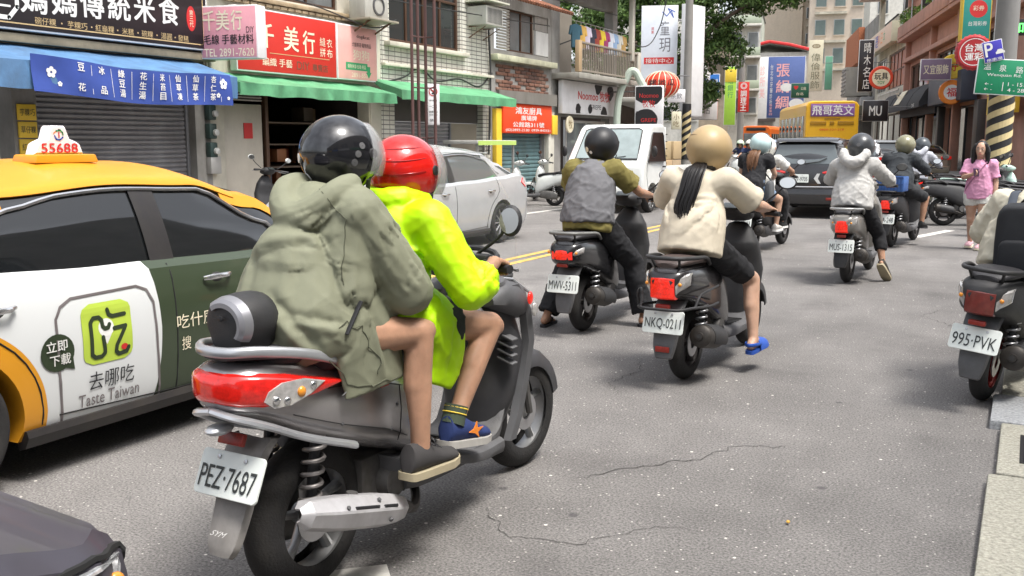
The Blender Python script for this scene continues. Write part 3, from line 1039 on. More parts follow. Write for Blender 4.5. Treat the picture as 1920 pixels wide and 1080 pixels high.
settle(h3)
awning('cloth_awning', 'plain green awning on the white tiled house behind the brown posts', 16.95, 22.05, XF + .04, 2.86, -11.7, 2.60, .2, C_GREEN, sag=.012, ribs=4, seed=8, wave=.008)
# window air conditioner on craft shop upper wall
ac2 = thing('air_conditioner', 'dirty white air conditioner on a bracket above the light pink panel', 'air conditioner', (XF + .35, 16.6, 4.1))
MB().box((0, 0, .16), (.42, .8, .5), bev=.03).build('case', P('ac_case', (.5, .5, .45)), ac2)
MB().lathe([(.2, .0), (.2, .02), (.16, .025), (.16, 0)], (.21, .05, .18), EX, 24).build('fan_ring', P('ac_grille', (.1, .1, .1)), ac2)
MB().box((.05, 0, -.12), (.7, 1.0, .04), bev=.005).build('tray', P('tray_rust', (.40, .36, .28), dirt=.5), ac2)
for y in (-.35, .35):
 MB().tube([(.3, y, -.13), (-.33, y, -.45)], .02, 6).build('bracket', P('rusty_iron', (.16, .09, .06)), ac2)
# --- brown lattice posts with a prohibition sign
lp = thing('lattice_post', 'tall brown steel lattice post carrying the prohibition sign', 'post', (-11.0, 16.5, 0))
pm = P('brown_steel', (.10, .05, .045), rough=.6, var=.2)
for dx, dy in ((0, -.20), (0, .02), (.05, .22), (.28, .2)):
 MB().cyl((dx, dy, 0), (dx, dy, 7), .032, seg=8).build('leg', pm, lp)
br_ = MB()
for z in (.6, 1.6, 2.6, 3.6, 4.6, 5.6):
 MB().tube([(0, -.2, z), (0, .02, z), (.05, .22, z), (.28, .2, z)], .014, 6).build('brace', pm, lp)
ns = sign('prohibition_sign', 'white board with red crossed ring on the brown lattice post', (-10.9, 16.9, 2.28), R(48), .27, .83, .02, S_WHITE, S_WHITE,
   [('停車場', T_BLACK, 0, .08, .17, .035), ('一二五', T_BLACK, 0, -.04, .17, .06), ('收費時段', T_BLACK, 0, -.15, .18, .05), ('08:00-20:00', T_BLACK, 0, -.21, .17, .025), ('禁停', T_BLACK, 0, -.32, .15, .055)], bevel=.004)
v2, f2 = sweep2([(.085 * math.cos(R(15 * k)), .26 + .085 * math.sin(R(15 * k))) for k in range(25)], .018)
flat(v2, f2, T_RED, ns, (0, -.02, 0), EX, EZ, .003, 'ring')
v2, f2 = sweep2([(-.055, .32), (.055, .2)], .016)
flat(v2, f2, T_RED, ns, (0, -.02, 0), EX, EZ, .005, 'slash')
v2, f2 = sweep2([(-.03, .29), (0, .26), (.03, .28), (.01, .23), (-.02, .22)], .03)
flat(v2, f2, T_BLACK, ns, (0, -.02, 0), EX, EZ, .002, 'pictogram')
# --- house 4: old brick-banded house with teal shutter
h4 = thing('old_house', 'old house with exposed brick band over the teal shutter', 'building', (XF, 24, 0))
wall_part('wall', W_GREY, h4, 22.32, 25.95, 0, 5.4, [(22.75, 25.5, 0, 1.80), (22.5, 25.7, 3.95, 5.05)], XF - .3, XF)
shutter(h4, 22.82, 25.44, 0, 1.8, XF - .15, W_TEAL, pitch=.11)
rnd = random.Random(11)
bm_ = [P('brick_%d' % k, c, rough=.9, var=.3, vscale=20) for k, c in enumerate([(.17, .085, .06), (.22, .11, .075), (.13, .075, .06), (.25, .15, .11)])]
bb = [MB(), MB(), MB(), MB()]
me_b = []
for k in range(4):
 o_ = MB().box((0, 0, 0), (.05, .29, .083), bev=.008).build('brick', bm_[k], None)
 me_b.append(o_.data); bpy.data.objects.remove(o_)
for r_ in range(7):
 for c_ in range(10):
  if rnd.random() < .07: continue
  y = 22.72 + c_ * .315 + (.15 if r_ % 2 else 0)
  if y > 25.6: continue
  o_ = bpy.data.objects.new('brick', rnd.choice(me_b)); COL.objects.link(o_); o_.parent = h4
  o_.location = (XF + .01 + rnd.uniform(-.012, .014), y, 2.92 + r_ * .1)
MB().box((XF + .1, 24.1, 3.72), (.26, 3.6, .16), bev=.02).build('slab', P('slab_mossy', (.50, .50, .36), dirt=.5, var=.3), h4)
lv = MB()
for k in range(14):
 lv.box((XF + .0, 22.98, 4.0 + k * .075), (.05, .66, .05), rot=Matrix.Rotation(R(30), 3, 'Y'))
lv.build('louvre', P('louvre_pale', (.42, .40, .36)), h4)
window(h4, XF - .08, 23.4, 24.8, 3.95, 5.05, W_BROWNFR, 2, M_GLASSL)
MB().box((XF - .02, 25.3, 4.3), (.06, .8, .66)).build('panel', P('panel_white', (.6, .6, .58), dirt=.3), h4)
MB().box((XF - .05, 25.3, 4.85), (.06, .8, .4)).build('panel', P('panel_grey', (.3, .29, .27), dirt=.4), h4)
ev = MB()
for k in range(24):
 y = 22.35 + k * .15
 ev.tube([(XF - .3, y, 5.55), (XF + .75, y, 5.15)], .05, 6)
ev.build('eave', W_RUST, h4)
MB().box((XF + .2, 24.1, 2.72), (.08, 3.5, .32)).build('corrugated_strip', P('strip_grey', (.2, .19, .17), dirt=.5), h4)
MB().box((XF + .06, 22.55, 1.2), (.14, .3, 2.4), bev=.01).build('pillar', S_YEL, h4)
MB().box((XF + .06, 25.72, 1.2), (.14, .36, 2.4), bev=.01).build('pillar', P('pillar_white', (.6, .58, .5), dirt=.3), h4)
settle(h4)
sign('shop_sign', 'orange red kitchenware sign with white characters over the teal shutter', (XF + .14, 24.15, 2.16), EAST, 2.95, .8, .08, P('sign_vermilion', (.78, .07, .02)), P('sign_vermilion', (.78, .07, .02)),
  [('鴻友廚具', T_WHITE, 0, .22, 1.6, .2, False, .03), ('廣場牌', T_WHITE, 0, .02, .95, .14, False, .03), ('公館路311號', T_WHITE, 0, -.16, 1.9, .14, False, .03), ('(02)2893-2120  0939-843521', T_WHITE, 0, -.32, 2.7, .085)])
sign('shop_sign', 'small plain yellow panel at the right end of the orange red sign', (XF + .16, 25.84, 2.02), EAST, .36, .56, .05, S_YEL, S_YEL)
# --- house 5: balcony house with cow pattern shop
h5 = thing('balcony_house', 'house with laundry balcony above the cow pattern shop front', 'building', (XF, 28.2, 0))
wall_part('wall', W_GREY, h5, 25.97, 31.0, 0, 7.5, [(26.6, 30.4, 0, 2.3), (26.5, 30.6, 3.6, 5.8)], XF - .3, XF)
MB().box((XF - 1.6, 28.5, 4.6), (.1, 4.4, 2.6)).build('back_wall', P('balcony_back_wall', (.28, .25, .21), rough=.9), h5)  # plain brown-grey rear wall behind the balcony
MB().box((XF + .3, 28.4, 3.45), (1.2, 4.9, .16), bev=.015).build('balcony_floor', P('slab_grey', (.34, .33, .29), dirt=.5), h5)
rb = MB()
for k in range(34):
 rb.box((XF + .82, 26.3 + k * .135, 3.98), (.025, .04, .8))
rb.box((XF + .82, 28.5, 4.40), (.07, 4.7, .06), bev=.006)
rb.box((XF + .82, 28.5, 3.60), (.07, 4.7, .06), bev=.006)
for k in range(5):
 rb.box((XF + .3 + k * .13, 30.84, 3.98), (.04, .03, .8))
rb.build('railing', P('railing_bronze', (.24, .21, .17), rough=.6), h5)
MB().box((XF + .8, 26.1, 4.0), (.14, .2, .9), bev=.01).build('pillar', P('brick_pale', (.45, .33, .2)), h5)
MB().box((XF + .8, 30.86, 4.0), (.16, .24, .95), bev=.01).build('pillar', P('pillar_white', (.6, .58, .5)), h5)
MB().box((XF + .8, 30.3, 5.3), (.14, .22, 2.3), bev=.01).build('post', P('pillar_white', (.6, .58, .5)), h5)
MB().box((XF + .5, 28.4, 6.4), (1.8, 5.2, .14), bev=.02).build('canopy', P('canopy_grey', (.3, .29, .27), dirt=.4), h5)
window(h5, XF - .1, 27.1, 30.2, 0.3, 2.2, W_ALU, 2, M_GLASSL, fr=.08)
settle(h5)
rnd = random.Random(3)
lc = [(.05, .12, .16), (.65, .40, .10), (.62, .56, .66), (.05, .05, .07), (.33, .07, .05), (.72, .55, .06), (.35, .06, .16), (.62, .66, .72), (.30, .42, .6), (.60, .58, .5), (.5, .32, .12)]
lname = ['dark teal', 'amber', 'pale lilac', 'black', 'brick red', 'bright yellow', 'wine red', 'pale blue', 'sky blue', 'off white', 'ochre']
for k in range(11):
 y = 26.45 + k * .36
 t = thing('hanging_shirt', '%s shirt drying on the balcony line' % lname[k], 'laundry', (XF + .55, y, 4.95), 0, 'laundry on the balcony')
 b = MB()
 prof = [(-.05, 0), (.05, 0), (.20, -.05), (.25, -.3), (.17, -.32), (.15, -.18), (.15 + rnd.uniform(0, .05), -.66), (-.15, -.68), (-.15, -.18), (-.17, -.32), (-.25, -.3), (-.2, -.05)]
 b.prism(prof, (-.025, 0, 0), (math.sin(.5), math.cos(.5), 0), EZ, .05, bev=.015)
 b.build('cloth', P('laundry_%d' % k, lc[k], rough=.9, var=.2), t)
 MB().tube([(0, 0, .0), (0, 0, .07), (.02, 0, .09)], .006, 5).build('hanger', W_ALU, t)
ln = MB().cyl((XF + .55, 26.2, 5.04), (XF + .55, 30.6, 5.04), .012, seg=6).build('laundry_pole', W_ALU)
tag(ln, 'thin metal drying pole over the balcony railing', 'pole')
def cow(t, w, h, th, seed, n_=7):
 rr = random.Random(seed)
 for k in range(n_):
  cx, cz = rr.uniform(-.48, .48) * w, rr.choice((-1, 1)) * rr.uniform(.22, .48) * h
  r0 = rr.uniform(.13, .26) * h
  pts = [(cx + r0 * (1 + .5 * noise.noise(V((a * .35, seed, k)))) * math.cos(R(a * 20)) * 1.2, cz + r0 * (1 + .5 * noise.noise(V((a * .35 + 9, seed, k)))) * math.sin(R(a * 20))) for a in range(18)]
  pts = [V((min(max(p[0], -w * .5 + .03), w * .5 - .03), min(max(p[1], -h * .5 + .03), h * .5 - .03))) for p in pts]
  flat(pts, [tuple(range(18))], T_BLACK, t, (0, -th / 2 - .0065, 0), EX, EZ, .0015 + .0004 * k, 'cow_patch')
nm = sign('shop_sign', 'white cow pattern fascia with red lettering under the balcony', (XF + .2, 28.3, 2.86), EAST, 4.3, .98, .14, S_WHITE, S_WHITE,
   [('Noomoo 牧牧', T_RED, .2, .10, 2.5, .32, False, .03), ('GREPE', T_BLACK, .3, -.24, .9, .14)])
cow(nm, 4.3, .98, .14, 5, 6)
nm2 = sign('projecting_sign', 'white cow pattern sign with red characters hanging beside the arch', (-11.0, 29.9, 2.65), R(8), .92, 1.35, .14, S_WHITE, S_WHITE,
   [('Noomoo', T_RED, 0, .36, .62, .14), ('牧牧', T_RED, 0, .1, .42, .24), ('GREPE', T_RED, 0, -.42, .5, .12)])
cow(nm2, .92, 1.35, .14, 14, 4)
bracket(nm2, [(-.46, 0, .5), (-1.4, .2, .5)])
nd = thing('round_sign', 'round cream emblem sign above the cow pattern shop window', 'sign', (XF + .3, 26.6, 2.05), EAST)
MB().lathe([(.0, -.03), (.24, -.03), (.26, 0), (.24, .03), (0, .03)], (0, 0, 0), (0, -1, 0), 28).build('disc', P('cream_disc', (.72, .66, .48)), nd)
lettering('牧', P('print_sepia', (.22, .15, .06)), nd, (0, -.032, 0), EX, EZ, .26, .26)
for i, (z0, z1, yb) in enumerate(((4.35, 4.75, 25), (4.5, 5.3, 22.2), (3.98, 4.1, 17.5), (5.0, 5.6, 30))):
 cb = MB().tube(curve_pts([(XF + .5 + .1 * i, 4, z0 + .6), (XF + .55 + .1 * i, 9, z0), (XF + .5, 14, z0 + .12), (XF + .45, 18 if yb > 18 else 16.5, z1 - .25), (XF + .4, yb, z1)], 8), .014, 5)
 tag(cb.build('facade_cable', P('cable_black', (.03, .03, .03))), ['thin black cable slung along the upper fronts to the old house', 'black cable rising towards the tiled house corner', 'low black cable crossing the red shop sign top', 'highest black cable running to the balcony house'][i], 'cable', 'cables along the shop fronts')
# --- unseen shop row added on the camera's own side for the taxi glass to reflect
h0 = thing('shop_house', 'unseen shop row added on the near side for the taxi windows to mirror', 'building', (4.0, 0, 0))
wall_part('wall', W_GREY, h0, -16, 13, 0, 8.3, [(y, y + 3.2, .1, 2.7) for y in (-14, -10, -6, -2, 2, 6)] + [(y, y + 2.2, 3.9, 5.4) for y in (-13, -9, -5, -1, 3, 7)], 4.0, 4.3)
for y in (-14, -10, -6, -2, 2, 6):
 shutter(h0, y + .06, y + 3.14, .1, 2.7, 4.2, W_SHUT, pitch=.2, out=-1)
 window(h0, 4.15, y + 1, y + 3.2, 3.9, 5.4, W_ALU, 2, out=-1)
 MB().box((3.85, y + 1.6, 3.2), (.25, 3.6, .7), bev=.02).build('fascia', (S_RED, S_YEL, S_BLUE, S_WHITE, S_GREEN, S_BLACK)[(y + 14) // 4], h0)
settle(h0)
# ------------------------------------------------------------------ the street beyond the bend
_e = cam.rotation_euler.to_matrix()
def at(u, v, D):
 """point seen at photograph pixel (u, v), D metres away over the ground"""
 d = _e @ V(((u - 960) / 1800, (540 - v) / 1800, -1))
 return cam.location + d * (D / math.hypot(d.x, d.y))
def psize(px, D):
 return px * D / 1800
def tower(name, label, loc, rz, w, d, h, m, wins=(), side=(), wm=None, frame=None, roofm=None, cat='building'):
 """building: front faces -Y (local), centred on x, base at z = 0; wins: (x, z, w, h)"""
 t = thing(name, label, cat, loc, rz)
 MB().box((0, d / 2, h / 2), (w, d, h)).build('wall', m, t, smooth=0)
 MB().box((0, d / 2, h + .12), (w + .3, d + .3, .24), bev=.03).build('roof', roofm or W_GREY, t)
 for (x, z, ww, hh) in wins:
  q = MB().box((x, -.03, z), (ww, .08, hh), bev=.01).build('window', frame or W_ALU, t)
  MB().box((x, -.075, z), (ww - .14, .012, hh - .14)).build('pane', wm or M_GLASSD, q, smooth=0)
  MB().box((x, -.1, z - hh / 2 - .06), (ww + .2, .2, .08)).build('sill', m, q, smooth=0)
 for (sd, y, z, ww, hh) in side:
  q = MB().box((sd * (w / 2 + .03), y, z), (.08, ww, hh), bev=.01).build('window', frame or W_ALU, t)
  MB().box((sd * (w / 2 + .075), y, z), (.012, ww - .14, hh - .14)).build('pane', wm or M_GLASSD, q, smooth=0)
 return t
W_PINK = P('stucco_pink', (.46, .25, .19), rough=.85, var=.2, vscale=1.2, dirt=.3, bump=.2)
W_BEIGE = P('panel_beige', (.64, .55, .44), rough=.8, var=.08, dirt=.1)
W_WHITE = P('plaster_white', (.66, .64, .58), rough=.85, var=.15, dirt=.3)
W_TAN = P('panel_tan', (.36, .30, .22), rough=.8, var=.2, dirt=.3)
# --- left side after the balcony house
LO = V((-12.6, 31, 0))
def Lp(x, y, z=0):
 return LO + nF * x + dF * y + V((0, 0, z))
grid = lambda xs, zs, w, h: [(x, z, w, h) for x in xs for z in zs]
t = thing('low_shop', 'low dark timber shop with railing behind the red lantern sign', 'building', Lp(0, 4.2), DIR)
MB().box((-2.2, 0, 1.45), (4, 7, 2.9)).build('wall', P('timber_dark', (.075, .055, .045), rough=.8, var=.4), t, smooth=0)
MB().box((-1.8, 0, 2.98), (5, 7.4, .16), bev=.02).build('roof', P('roof_pale', (.5, .5, .46), dirt=.3), t)
rb = MB()
for k in range(12):
 rb.box((.1, -3 + k * .5, 3.5), (.05, .05, .95))
rb.box((.1, -.2, 4.0), (.06, 6.2, .06))
rb.build('railing', P('railing_dark', (.09, .06, .05)), t)
MB().box((-.15, -1.2, 1.2), (.1, 2.6, 2.0)).build('window', M_GLASSD, t, smooth=0)
MB().box((-.13, 2.0, 1.1), (.1, 1.6, 2.1), bev=.02).build('door', P('door_brown', (.15, .08, .05)), t)
a0, a1, a2 = at(1158, 200, 32), at(1186, 133, 32), at(1216, 200, 32)
am = MB().tube(curve_pts([V((a0.x, a0.y, 0)), a0, a0.lerp(a1, .62) + V((0, 0, .22)), a1, a2.lerp(a1, .62) + V((0, 0, .22)), a2, V((a2.x, a2.y, 0))], 6), .12, 10)
tag(am.build('arch_pipe', P('pipe_pale_green', (.45, .52, .44), rough=.5)), 'pale green bent pipe arch beside the red lantern sign', 'arch')
p = at(1241, 159, 33)
ln = thing('lantern_sign', 'red lantern shaped sign with white ribs and black characters', 'sign', p, R(20))
MB().ball((0, 0, 0), (.60, .34, .44), 28, 14).build('lantern_body', P('lantern_red', (.66, .05, .02), rough=.5), ln)
rb = MB()
for k in range(8):
 a = R(-78 + k * 22.3)
 pts = [(.61 * math.sin(a) * math.cos(q), -.35 * math.cos(a) * math.cos(q), .45 * math.sin(q)) for q in [R(-80 + 16 * j) for j in range(11)]]
 rb.tube(pts, .016, 5)
rb.build('rib', T_CREAM, ln)
for i, ch in enumerate('烤地瓜'):
 lettering(ch, T_BLACK, ln, (-.3 + i * .3, -.385 + .04 * abs(i - 1), .06), EX, EZ, .24, .22, bold=.03)
lettering('公館', T_BLACK, ln, (0, -.36, -.2), EX, EZ, .3, .13)
bracket(ln, [(.55, .1, .3), (.9, .3, .3)])
D = 37
bs = sign('vertical_sign', 'tall white upright sign with grey brush characters and red band before the tree', at(1236, 86, D), R(19), psize(65, D), psize(140, D), .22, P('sign_bluish_white', (.74, .78, .84)), S_WHITE,
   [('童', P('print_grey', (.18, .18, .2)), .2, .62, .34, .5), ('玥', P('print_grey', (.18, .18, .2)), .2, .02, .4, .5), ('建案', T_RED, -.25, .55, .1, .26, True)])
MB().box((0, -.12, -.55), (1.1, .006, .24)).build('red_band', T_RED, bs)
lettering('接待中心', T_WHITE, bs, (0, -.123, -.55), EX, EZ, .98, .18)
v2, f2 = sweep2([(.1, 1.2), (.25, 1.05), (.42, 1.25), (.5, 1.0), (.3, 1.32), (.55, 1.2)], .03)
flat(v2, f2, T_BLUE, bs, (0, -.116, 0), EX, EZ, .003, 'blossom_print')
bracket(bs, [(.67, 0, .9), (1.35, .1, .9)])
bracket(bs, [(.67, 0, -.6), (1.35, .1, -.6)])
S_STRIPE = mat('stripe_yellow', (.62, .50, .26), .6, dirt=.3)
def utility_pole(label, base, r, h, stripe=(0, 0), m=None, name='utility_pole'):
 t = thing(name, label, 'pole', base)
 MB().tube([(0, 0, 0), (0, 0, h)], [r, r * .75], 20).build('shaft', m or P('pole_concrete', (.26, .25, .23), rough=.8, dirt=.4), t)
 if stripe[1] > stripe[0]:
  q = MB().cyl((0, 0, stripe[0]), (0, 0, stripe[1]), r * 1.04, r * 1.0, 24, cap=False).build('wrap', T_BLACK, t)
  z = stripe[0] + .02
  while z < stripe[1] - .36:
   n_ = 24
   st = MB()
   for k in range(n_):
    a, c = 2 * math.pi * k / n_, 2 * math.pi * (k + 1) / n_
    rr_ = r * 1.055
    f_ = lambda a: z + .30 * abs(((a / (2 * math.pi) * 2) % 2) - 1)
    st.quad((rr_ * math.cos(a), rr_ * math.sin(a), f_(a)), (rr_ * math.cos(c), rr_ * math.sin(c), f_(c)), (rr_ * math.cos(c), rr_ * math.sin(c), f_(c) + .13), (rr_ * math.cos(a), rr_ * math.sin(a), f_(a) + .13))
   st.build('stripe', S_STRIPE, q, smooth=60)
   z += .27
 return t
b_ = at(1286, 268, 36)
utility_pole('concrete pole with black and yellow stripes beside the white upright sign', (b_.x, b_.y, 0), .16, 10, (.9, 2.9))
sign('vertical_sign', 'narrow white upright sign seen edge on beside the striped pole', at(1298, 115, 37), R(75), 1.2, psize(195, 37), .24, S_WHITE, S_WHITE)
sign('shop_sign', 'brown box sign with white end under the red lantern', at(1218, 203, 34), R(20), psize(46, 34), psize(26, 34), .16, P('sign_brown', (.34, .20, .09)), S_WHITE, [('公館老街', P('print_brown', (.16, .08, .05)), 0, 0, .5, .14)])
sign('shop_sign', 'small white sign with grey lettering hanging on the striped pole', at(1268, 180, 35), R(22), .62, .45, .12, S_WHITE, S_WHITE, [('茶飲', P('print_grey', (.18, .18, .2)), 0, 0, .4, .2)])
sign('shop_sign', 'small cream upright sign low on the striped pole', at(1268, 226, 35), R(22), .34, .62, .1, S_CREAM, S_CREAM, [('小吃', P('print_sepia', (.22, .15, .06)), 0, 0, .2, .46, True)])
# far left buildings and their signs
tower('low_rise', 'pale low building with long white shop boards left of the street end', Lp(-3, 24), DIR + R(90), 20, 6, 5.2, W_WHITE, grid((-7, -3.5, 0, 3.5, 7), (4.2,), 1.8, 1.2), wm=M_GLASSL)
sign('shop_sign', 'long white board with blue characters on the pale low building', at(1318, 165, 46), EAST + DIR + R(0), 9, 1.9, .3, S_WHITE, S_WHITE, [('眼鏡 鐘錶 眼鏡', T_BLUE, 0, 0, 7, .9)])
sign('shop_sign', 'grey white canopy board under the long white board', at(1310, 205, 44), EAST + DIR - R(25), 2.6, .9, .5, S_WHITE, S_FRAME, [('商店', P('print_grey', (.18, .18, .2)), 0, 0, 1.2, .4)])
D = 50
sign('shop_sign', 'blue sign with white characters over a pink upright sign', at(1332, 159, D), R(14), psize(33, D), psize(38, D), .2, S_BLUE, S_WHITE, [('簡單剪', T_WHITE, 0, .12, .74, .3, False, .03), ('男女理髮', T_WHITE, .05, -.24, .66, .16)])
sign('vertical_sign', 'salmon pink upright sign under the blue sign', at(1334, 201, D), R(14), psize(22, D), psize(42, D), .2, S_LPINK, S_LPINK, [('阿美小吃', T_RED, 0, 0, .3, 1.0, True)])
D = 85
tower('fin_building', 'tan building with vertical fins behind the blue sign', V((at(1336, 268, D).x, at(1336, 268, D).y, 0)), R(16), psize(52, D), 9, psize(268 - 84, D) + 1.5, W_TAN)
fb = thing('facade_fins', 'row of thin dark fins on the tan building front', 'facade', V((at(1336, 268, D).x, at(1336, 268, D).y, 6.6)), R(16))
for k in range(9):
 MB().box((-1.05 + k * .26, -.08, .7), (.07, .16, 2.6)).build('fin', P('fin_dark', (.16, .14, .11)), fb, smooth=0)
D = 95
p = at(1390, 268, D)
tw = tower('apartment_block', 'white apartment block with open balconies left of the beige tower', (p.x, p.y, 0), R(16), psize(54, D), 9, psize(268 - 42, D) + 1.5, W_WHITE, grid((-.75, .75), (5, 8, 11), 1.0, 1.5), wm=M_GLASSL)
for z in (6.4, 9.4, 12.3):
 q = MB().box((0, -.55, z), (2.9, 1.1, .18), bev=.02).build('balcony', W_WHITE, tw)
 MB().box((0, -1.05, z + .5), (2.8, .06, .75), bev=.02).build('parapet', P('balcony_green', (.42, .48, .36)), q)
D = 66
ls_ = sign('vertical_sign', 'lime and yellow upright sign at the left side of the street end', at(1369, 180, D), R(16), psize(21, D), psize(104, D), .2, S_LIME, S_WHITE, [('陽信銀行', T_GREEN, 0, .75, .36, 1.8, True)])
MB().box((0, -.115, 1.3), (psize(20, D), .02, .8), bev=.005).build('yellow_cap', T_YEL, ls_)
D = 64
b_ = at(1387, 268, D)
utility_pole('plain grey concrete pole behind the red upright sign', (b_.x, b_.y, 0), .22, psize(268 - 105, D) + 1.5)
sign('vertical_sign', 'red upright sign with white characters on the grey pole', at(1394, 182, D - 1), R(16), psize(19, D), psize(52, D), .16, S_RED, S_RED, [('調理王', T_WHITE, 0, -.22, .36, 1.3, True, .03), ('◎', T_WHITE, 0, .68, .4, .4)])
# street end: white hall with red edged roof and blue billboard, beige tower
D = 112
p = at(1438, 268, D)
hl = thing('market_hall', 'white hall with shallow red edged roof at the end of the street', 'building', (p.x, p.y, 0), R(15))
hw, hh = psize(126, D), psize(268 - 110, D) + 1.5
MB().box((0, 5, hh / 2), (hw, 10, hh)).build('wall', W_WHITE, hl, smooth=0)
rf = MB()
pr = [(-hw / 2 - .3, hh - .3), (-hw * .28, hh + .5), (-hw * .02, hh + .95), (hw * .25, hh + .6), (hw / 2 + .3, hh)]
rf.loft([[(x, y, z) for x, z in pr] + [(x, y, z + .3) for x, z in pr[::-1]] for y in (-.6, 10.5)])
rf.build('roof', P('roof_white_metal', (.62, .66, .62)), hl)
MB().tube([(x, -.64, z + .16) for x, z in pr], .17, 6).build('red_edge', T_RED, hl)
MB().box((-hw * .12, -.7, hh - 5.4), (3.4, 1.2, 4.2)).build('porch', P('porch_dark', (.12, .1, .09)), hl, smooth=0)
bb_ = sign('billboard', 'big blue billboard with large pink white characters at the street end', at(1470, 164, D - 5), R(14), psize(66, D), psize(102, D), .4, P('billboard_blue', (.10, .15, .36)), S_WHITE,
   [('張', T_PINK, -.15, 1.75, 1.3, 1.3, False, .03), ('絹', T_PINK, -.15, .1, 1.3, 1.3, False, .03), ('綢', T_PINK, -.15, -1.55, 1.3, 1.3, False, .03), ('台北市牙醫診所', T_WHITE, -1.3, .3, .28, 4.2, True), ('專業美白', T_PINK, -1.28, -2.3, .3, 1.2, True)])
for cx, cz, r_ in ((.25, .0, .62), (1.3, -1.7, .75)):
 v2, f2 = disc2(r_, 20, (cx, cz), r_ * .7)
 flat(v2, f2, T_WHITE, bb_, (0, -.212, 0), EX, EZ, .003, 'white_oval')
sign('vertical_sign', 'white upright sign with red print left of the blue billboard', at(1429, 165, D - 8), R(14), psize(17, D), psize(100, D), .3, S_WHITE, S_WHITE, [('診所美', T_PINK, 0, .6, .5, 3.4, True)])
D = 72
sign('street_sign', 'dark green board with red heart before the blue billboard', at(1500, 170, D), R(14), psize(31, D), psize(26, D), .12, P('sign_dark_green', (.02, .10, .055)), S_FRAME, [('♥', T_RED, -.28, .2, .3, .28), ('公館', T_CREAM, .22, .15, .36, .22), ('台北', T_CREAM, .0, -.22, .5, .2)])
D = 165
p = at(1470, 268, D)
tb = tower('beige_tower', 'tall beige residential tower rising above the street end', (p.x, p.y, 0), R(12), psize(170, D), 14, 48, W_BEIGE, [(3.4, z, 1.6, 1.7) for z in range(14, 44, 4)] + [(6.4, z, 2.0, 1.9) for z in range(14, 44, 4)])
for z in range(12, 46, 4):
 MB().box((5.4, -.3, z), (5.4, .6, .3)).build('ledge', W_CREAM, tb, smooth=0)
MB().box((4.5, -.5, 24), (.5, 1.0, 48)).build('fin', W_BEIGE, tb, smooth=0)
MB().box((1.8, -.5, 24), (.5, 1.0, 48)).build('fin', W_BEIGE, tb, smooth=0)
p = at(1560, 268, 150)
tb = tower('beige_tower', 'second beige tower with green glazed windows right of the first', (p.x, p.y, 0), R(12), psize(95, 150), 14, 40, P('panel_beige_pink', (.64, .55, .46), rough=.8, dirt=.1), [(x, z, 1.5, 2.2) for x in (-2.4, .2, 2.6) for z in range(14, 38, 4)], wm=P('green_glazing', (.15, .20, .19), rough=.1))  # panel paler and glazing greyer, colours standing in for distance haze
for z in range(12, 40, 4):
 MB().box((-1, -.3, z), (4.4, .6, .35)).build('ledge', W_CREAM, tb, smooth=0)
p = at(1690, 268, 130)
tower('pale_tower', 'pale grey tower far behind the pink shop house', (p.x, p.y, 0), R(12), 9, 12, 34, W_WHITE, [(x, z, 1.2, 1.7) for x in (-3, 0, 3) for z in range(10, 32, 4)])
p = at(1200, 268, 120)
tower('pale_tower', 'pale block hidden behind the big tree', (p.x, p.y, 0), R(12), 16, 12, 22, W_WHITE, [(x, z, 1.4, 1.7) for x in (-6, -3, 0, 3, 6) for z in range(5, 20, 4)])
p = at(1345, 268, 140)
tower('pale_tower', 'pale block with small windows above the tan finned building', (p.x, p.y, 0), R(12), 11, 12, 19, P('plaster_greenish', (.5, .53, .46), rough=.85, dirt=.3), [(x, z, 1.2, 1.7) for x in (-4, -1.3, 1.3, 4) for z in range(9, 18, 4)])
# --- right row: local frame, -x faces the road, y runs away from the camera
RO = V((-1.76, 47, 0))
def Rp(x, y, z=0):
 return RO + nF * x + dF * y + V((0, 0, z))
WEST = R(-90) + DIR
r1 = thing('shop_house', 'pink stucco shop house with planted balcony over the black awnings', 'building', RO, DIR)
wall_part('wall', W_PINK, r1, -14, 23.2, 0, 15, [(-3.5, -1.2, .1, 2.9), (1.6, 9.6, .1, 3.3), (10.2, 22.6, .1, 3.4), (7, 13, 4.9, 6.4), (14.2, 22, 4.9, 6.4), (-3, 5.6, 4.9, 6.4), (7, 22, 8.9, 11), (-3, 5.5, 8.9, 11)], 0, .35)
for a, c in ((7, 13), (14.2, 22), (-3, 5.6)):
 window(r1, .15, a, c, 4.9, 6.4, W_BROWNFR, 4, M_GLASSD, fr=.08, out=-1)
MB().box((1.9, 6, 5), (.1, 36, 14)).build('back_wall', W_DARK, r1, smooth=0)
for z, dd in ((6.75, .45), (8.1, .8)):
 MB().box((-dd / 2 + .0, 4.5, z), (dd, 37, .26), bev=.03).build('ledge', W_PINK, r1)
MB().box((-.8, 14.5, 8.55), (.12, 16.5, .75), bev=.02).build('balcony_parapet', W_PINK, r1)
MB().box((-.8, 0, 8.55), (.12, 12, .75), bev=.02).build('balcony_parapet', W_PINK, r1)
for y in (6.3, 13.6, 22.6, -3.4):
 MB().box((-.12, y, 7.5), (.4, .35, 15), bev=.02).build('pilaster', W_PINK, r1)
gp = MB()
for y in (8, 11, 14.5, 18, 21.5):
 gp.cyl((-.75, y, 8.9), (-.75, y, 11.2), .04, seg=6)
gp.box((-.75, 14.8, 11.2), (.06, 14, .06))
gp.build('balcony_frame', W_ALU, r1)
MB().box((-.9, 17, 11.6), (1.6, 8, .06), rot=Matrix.Rotation(R(-14), 3, 'Y')).build('canopy', P('canopy_green', (.30, .42, .30)), r1)
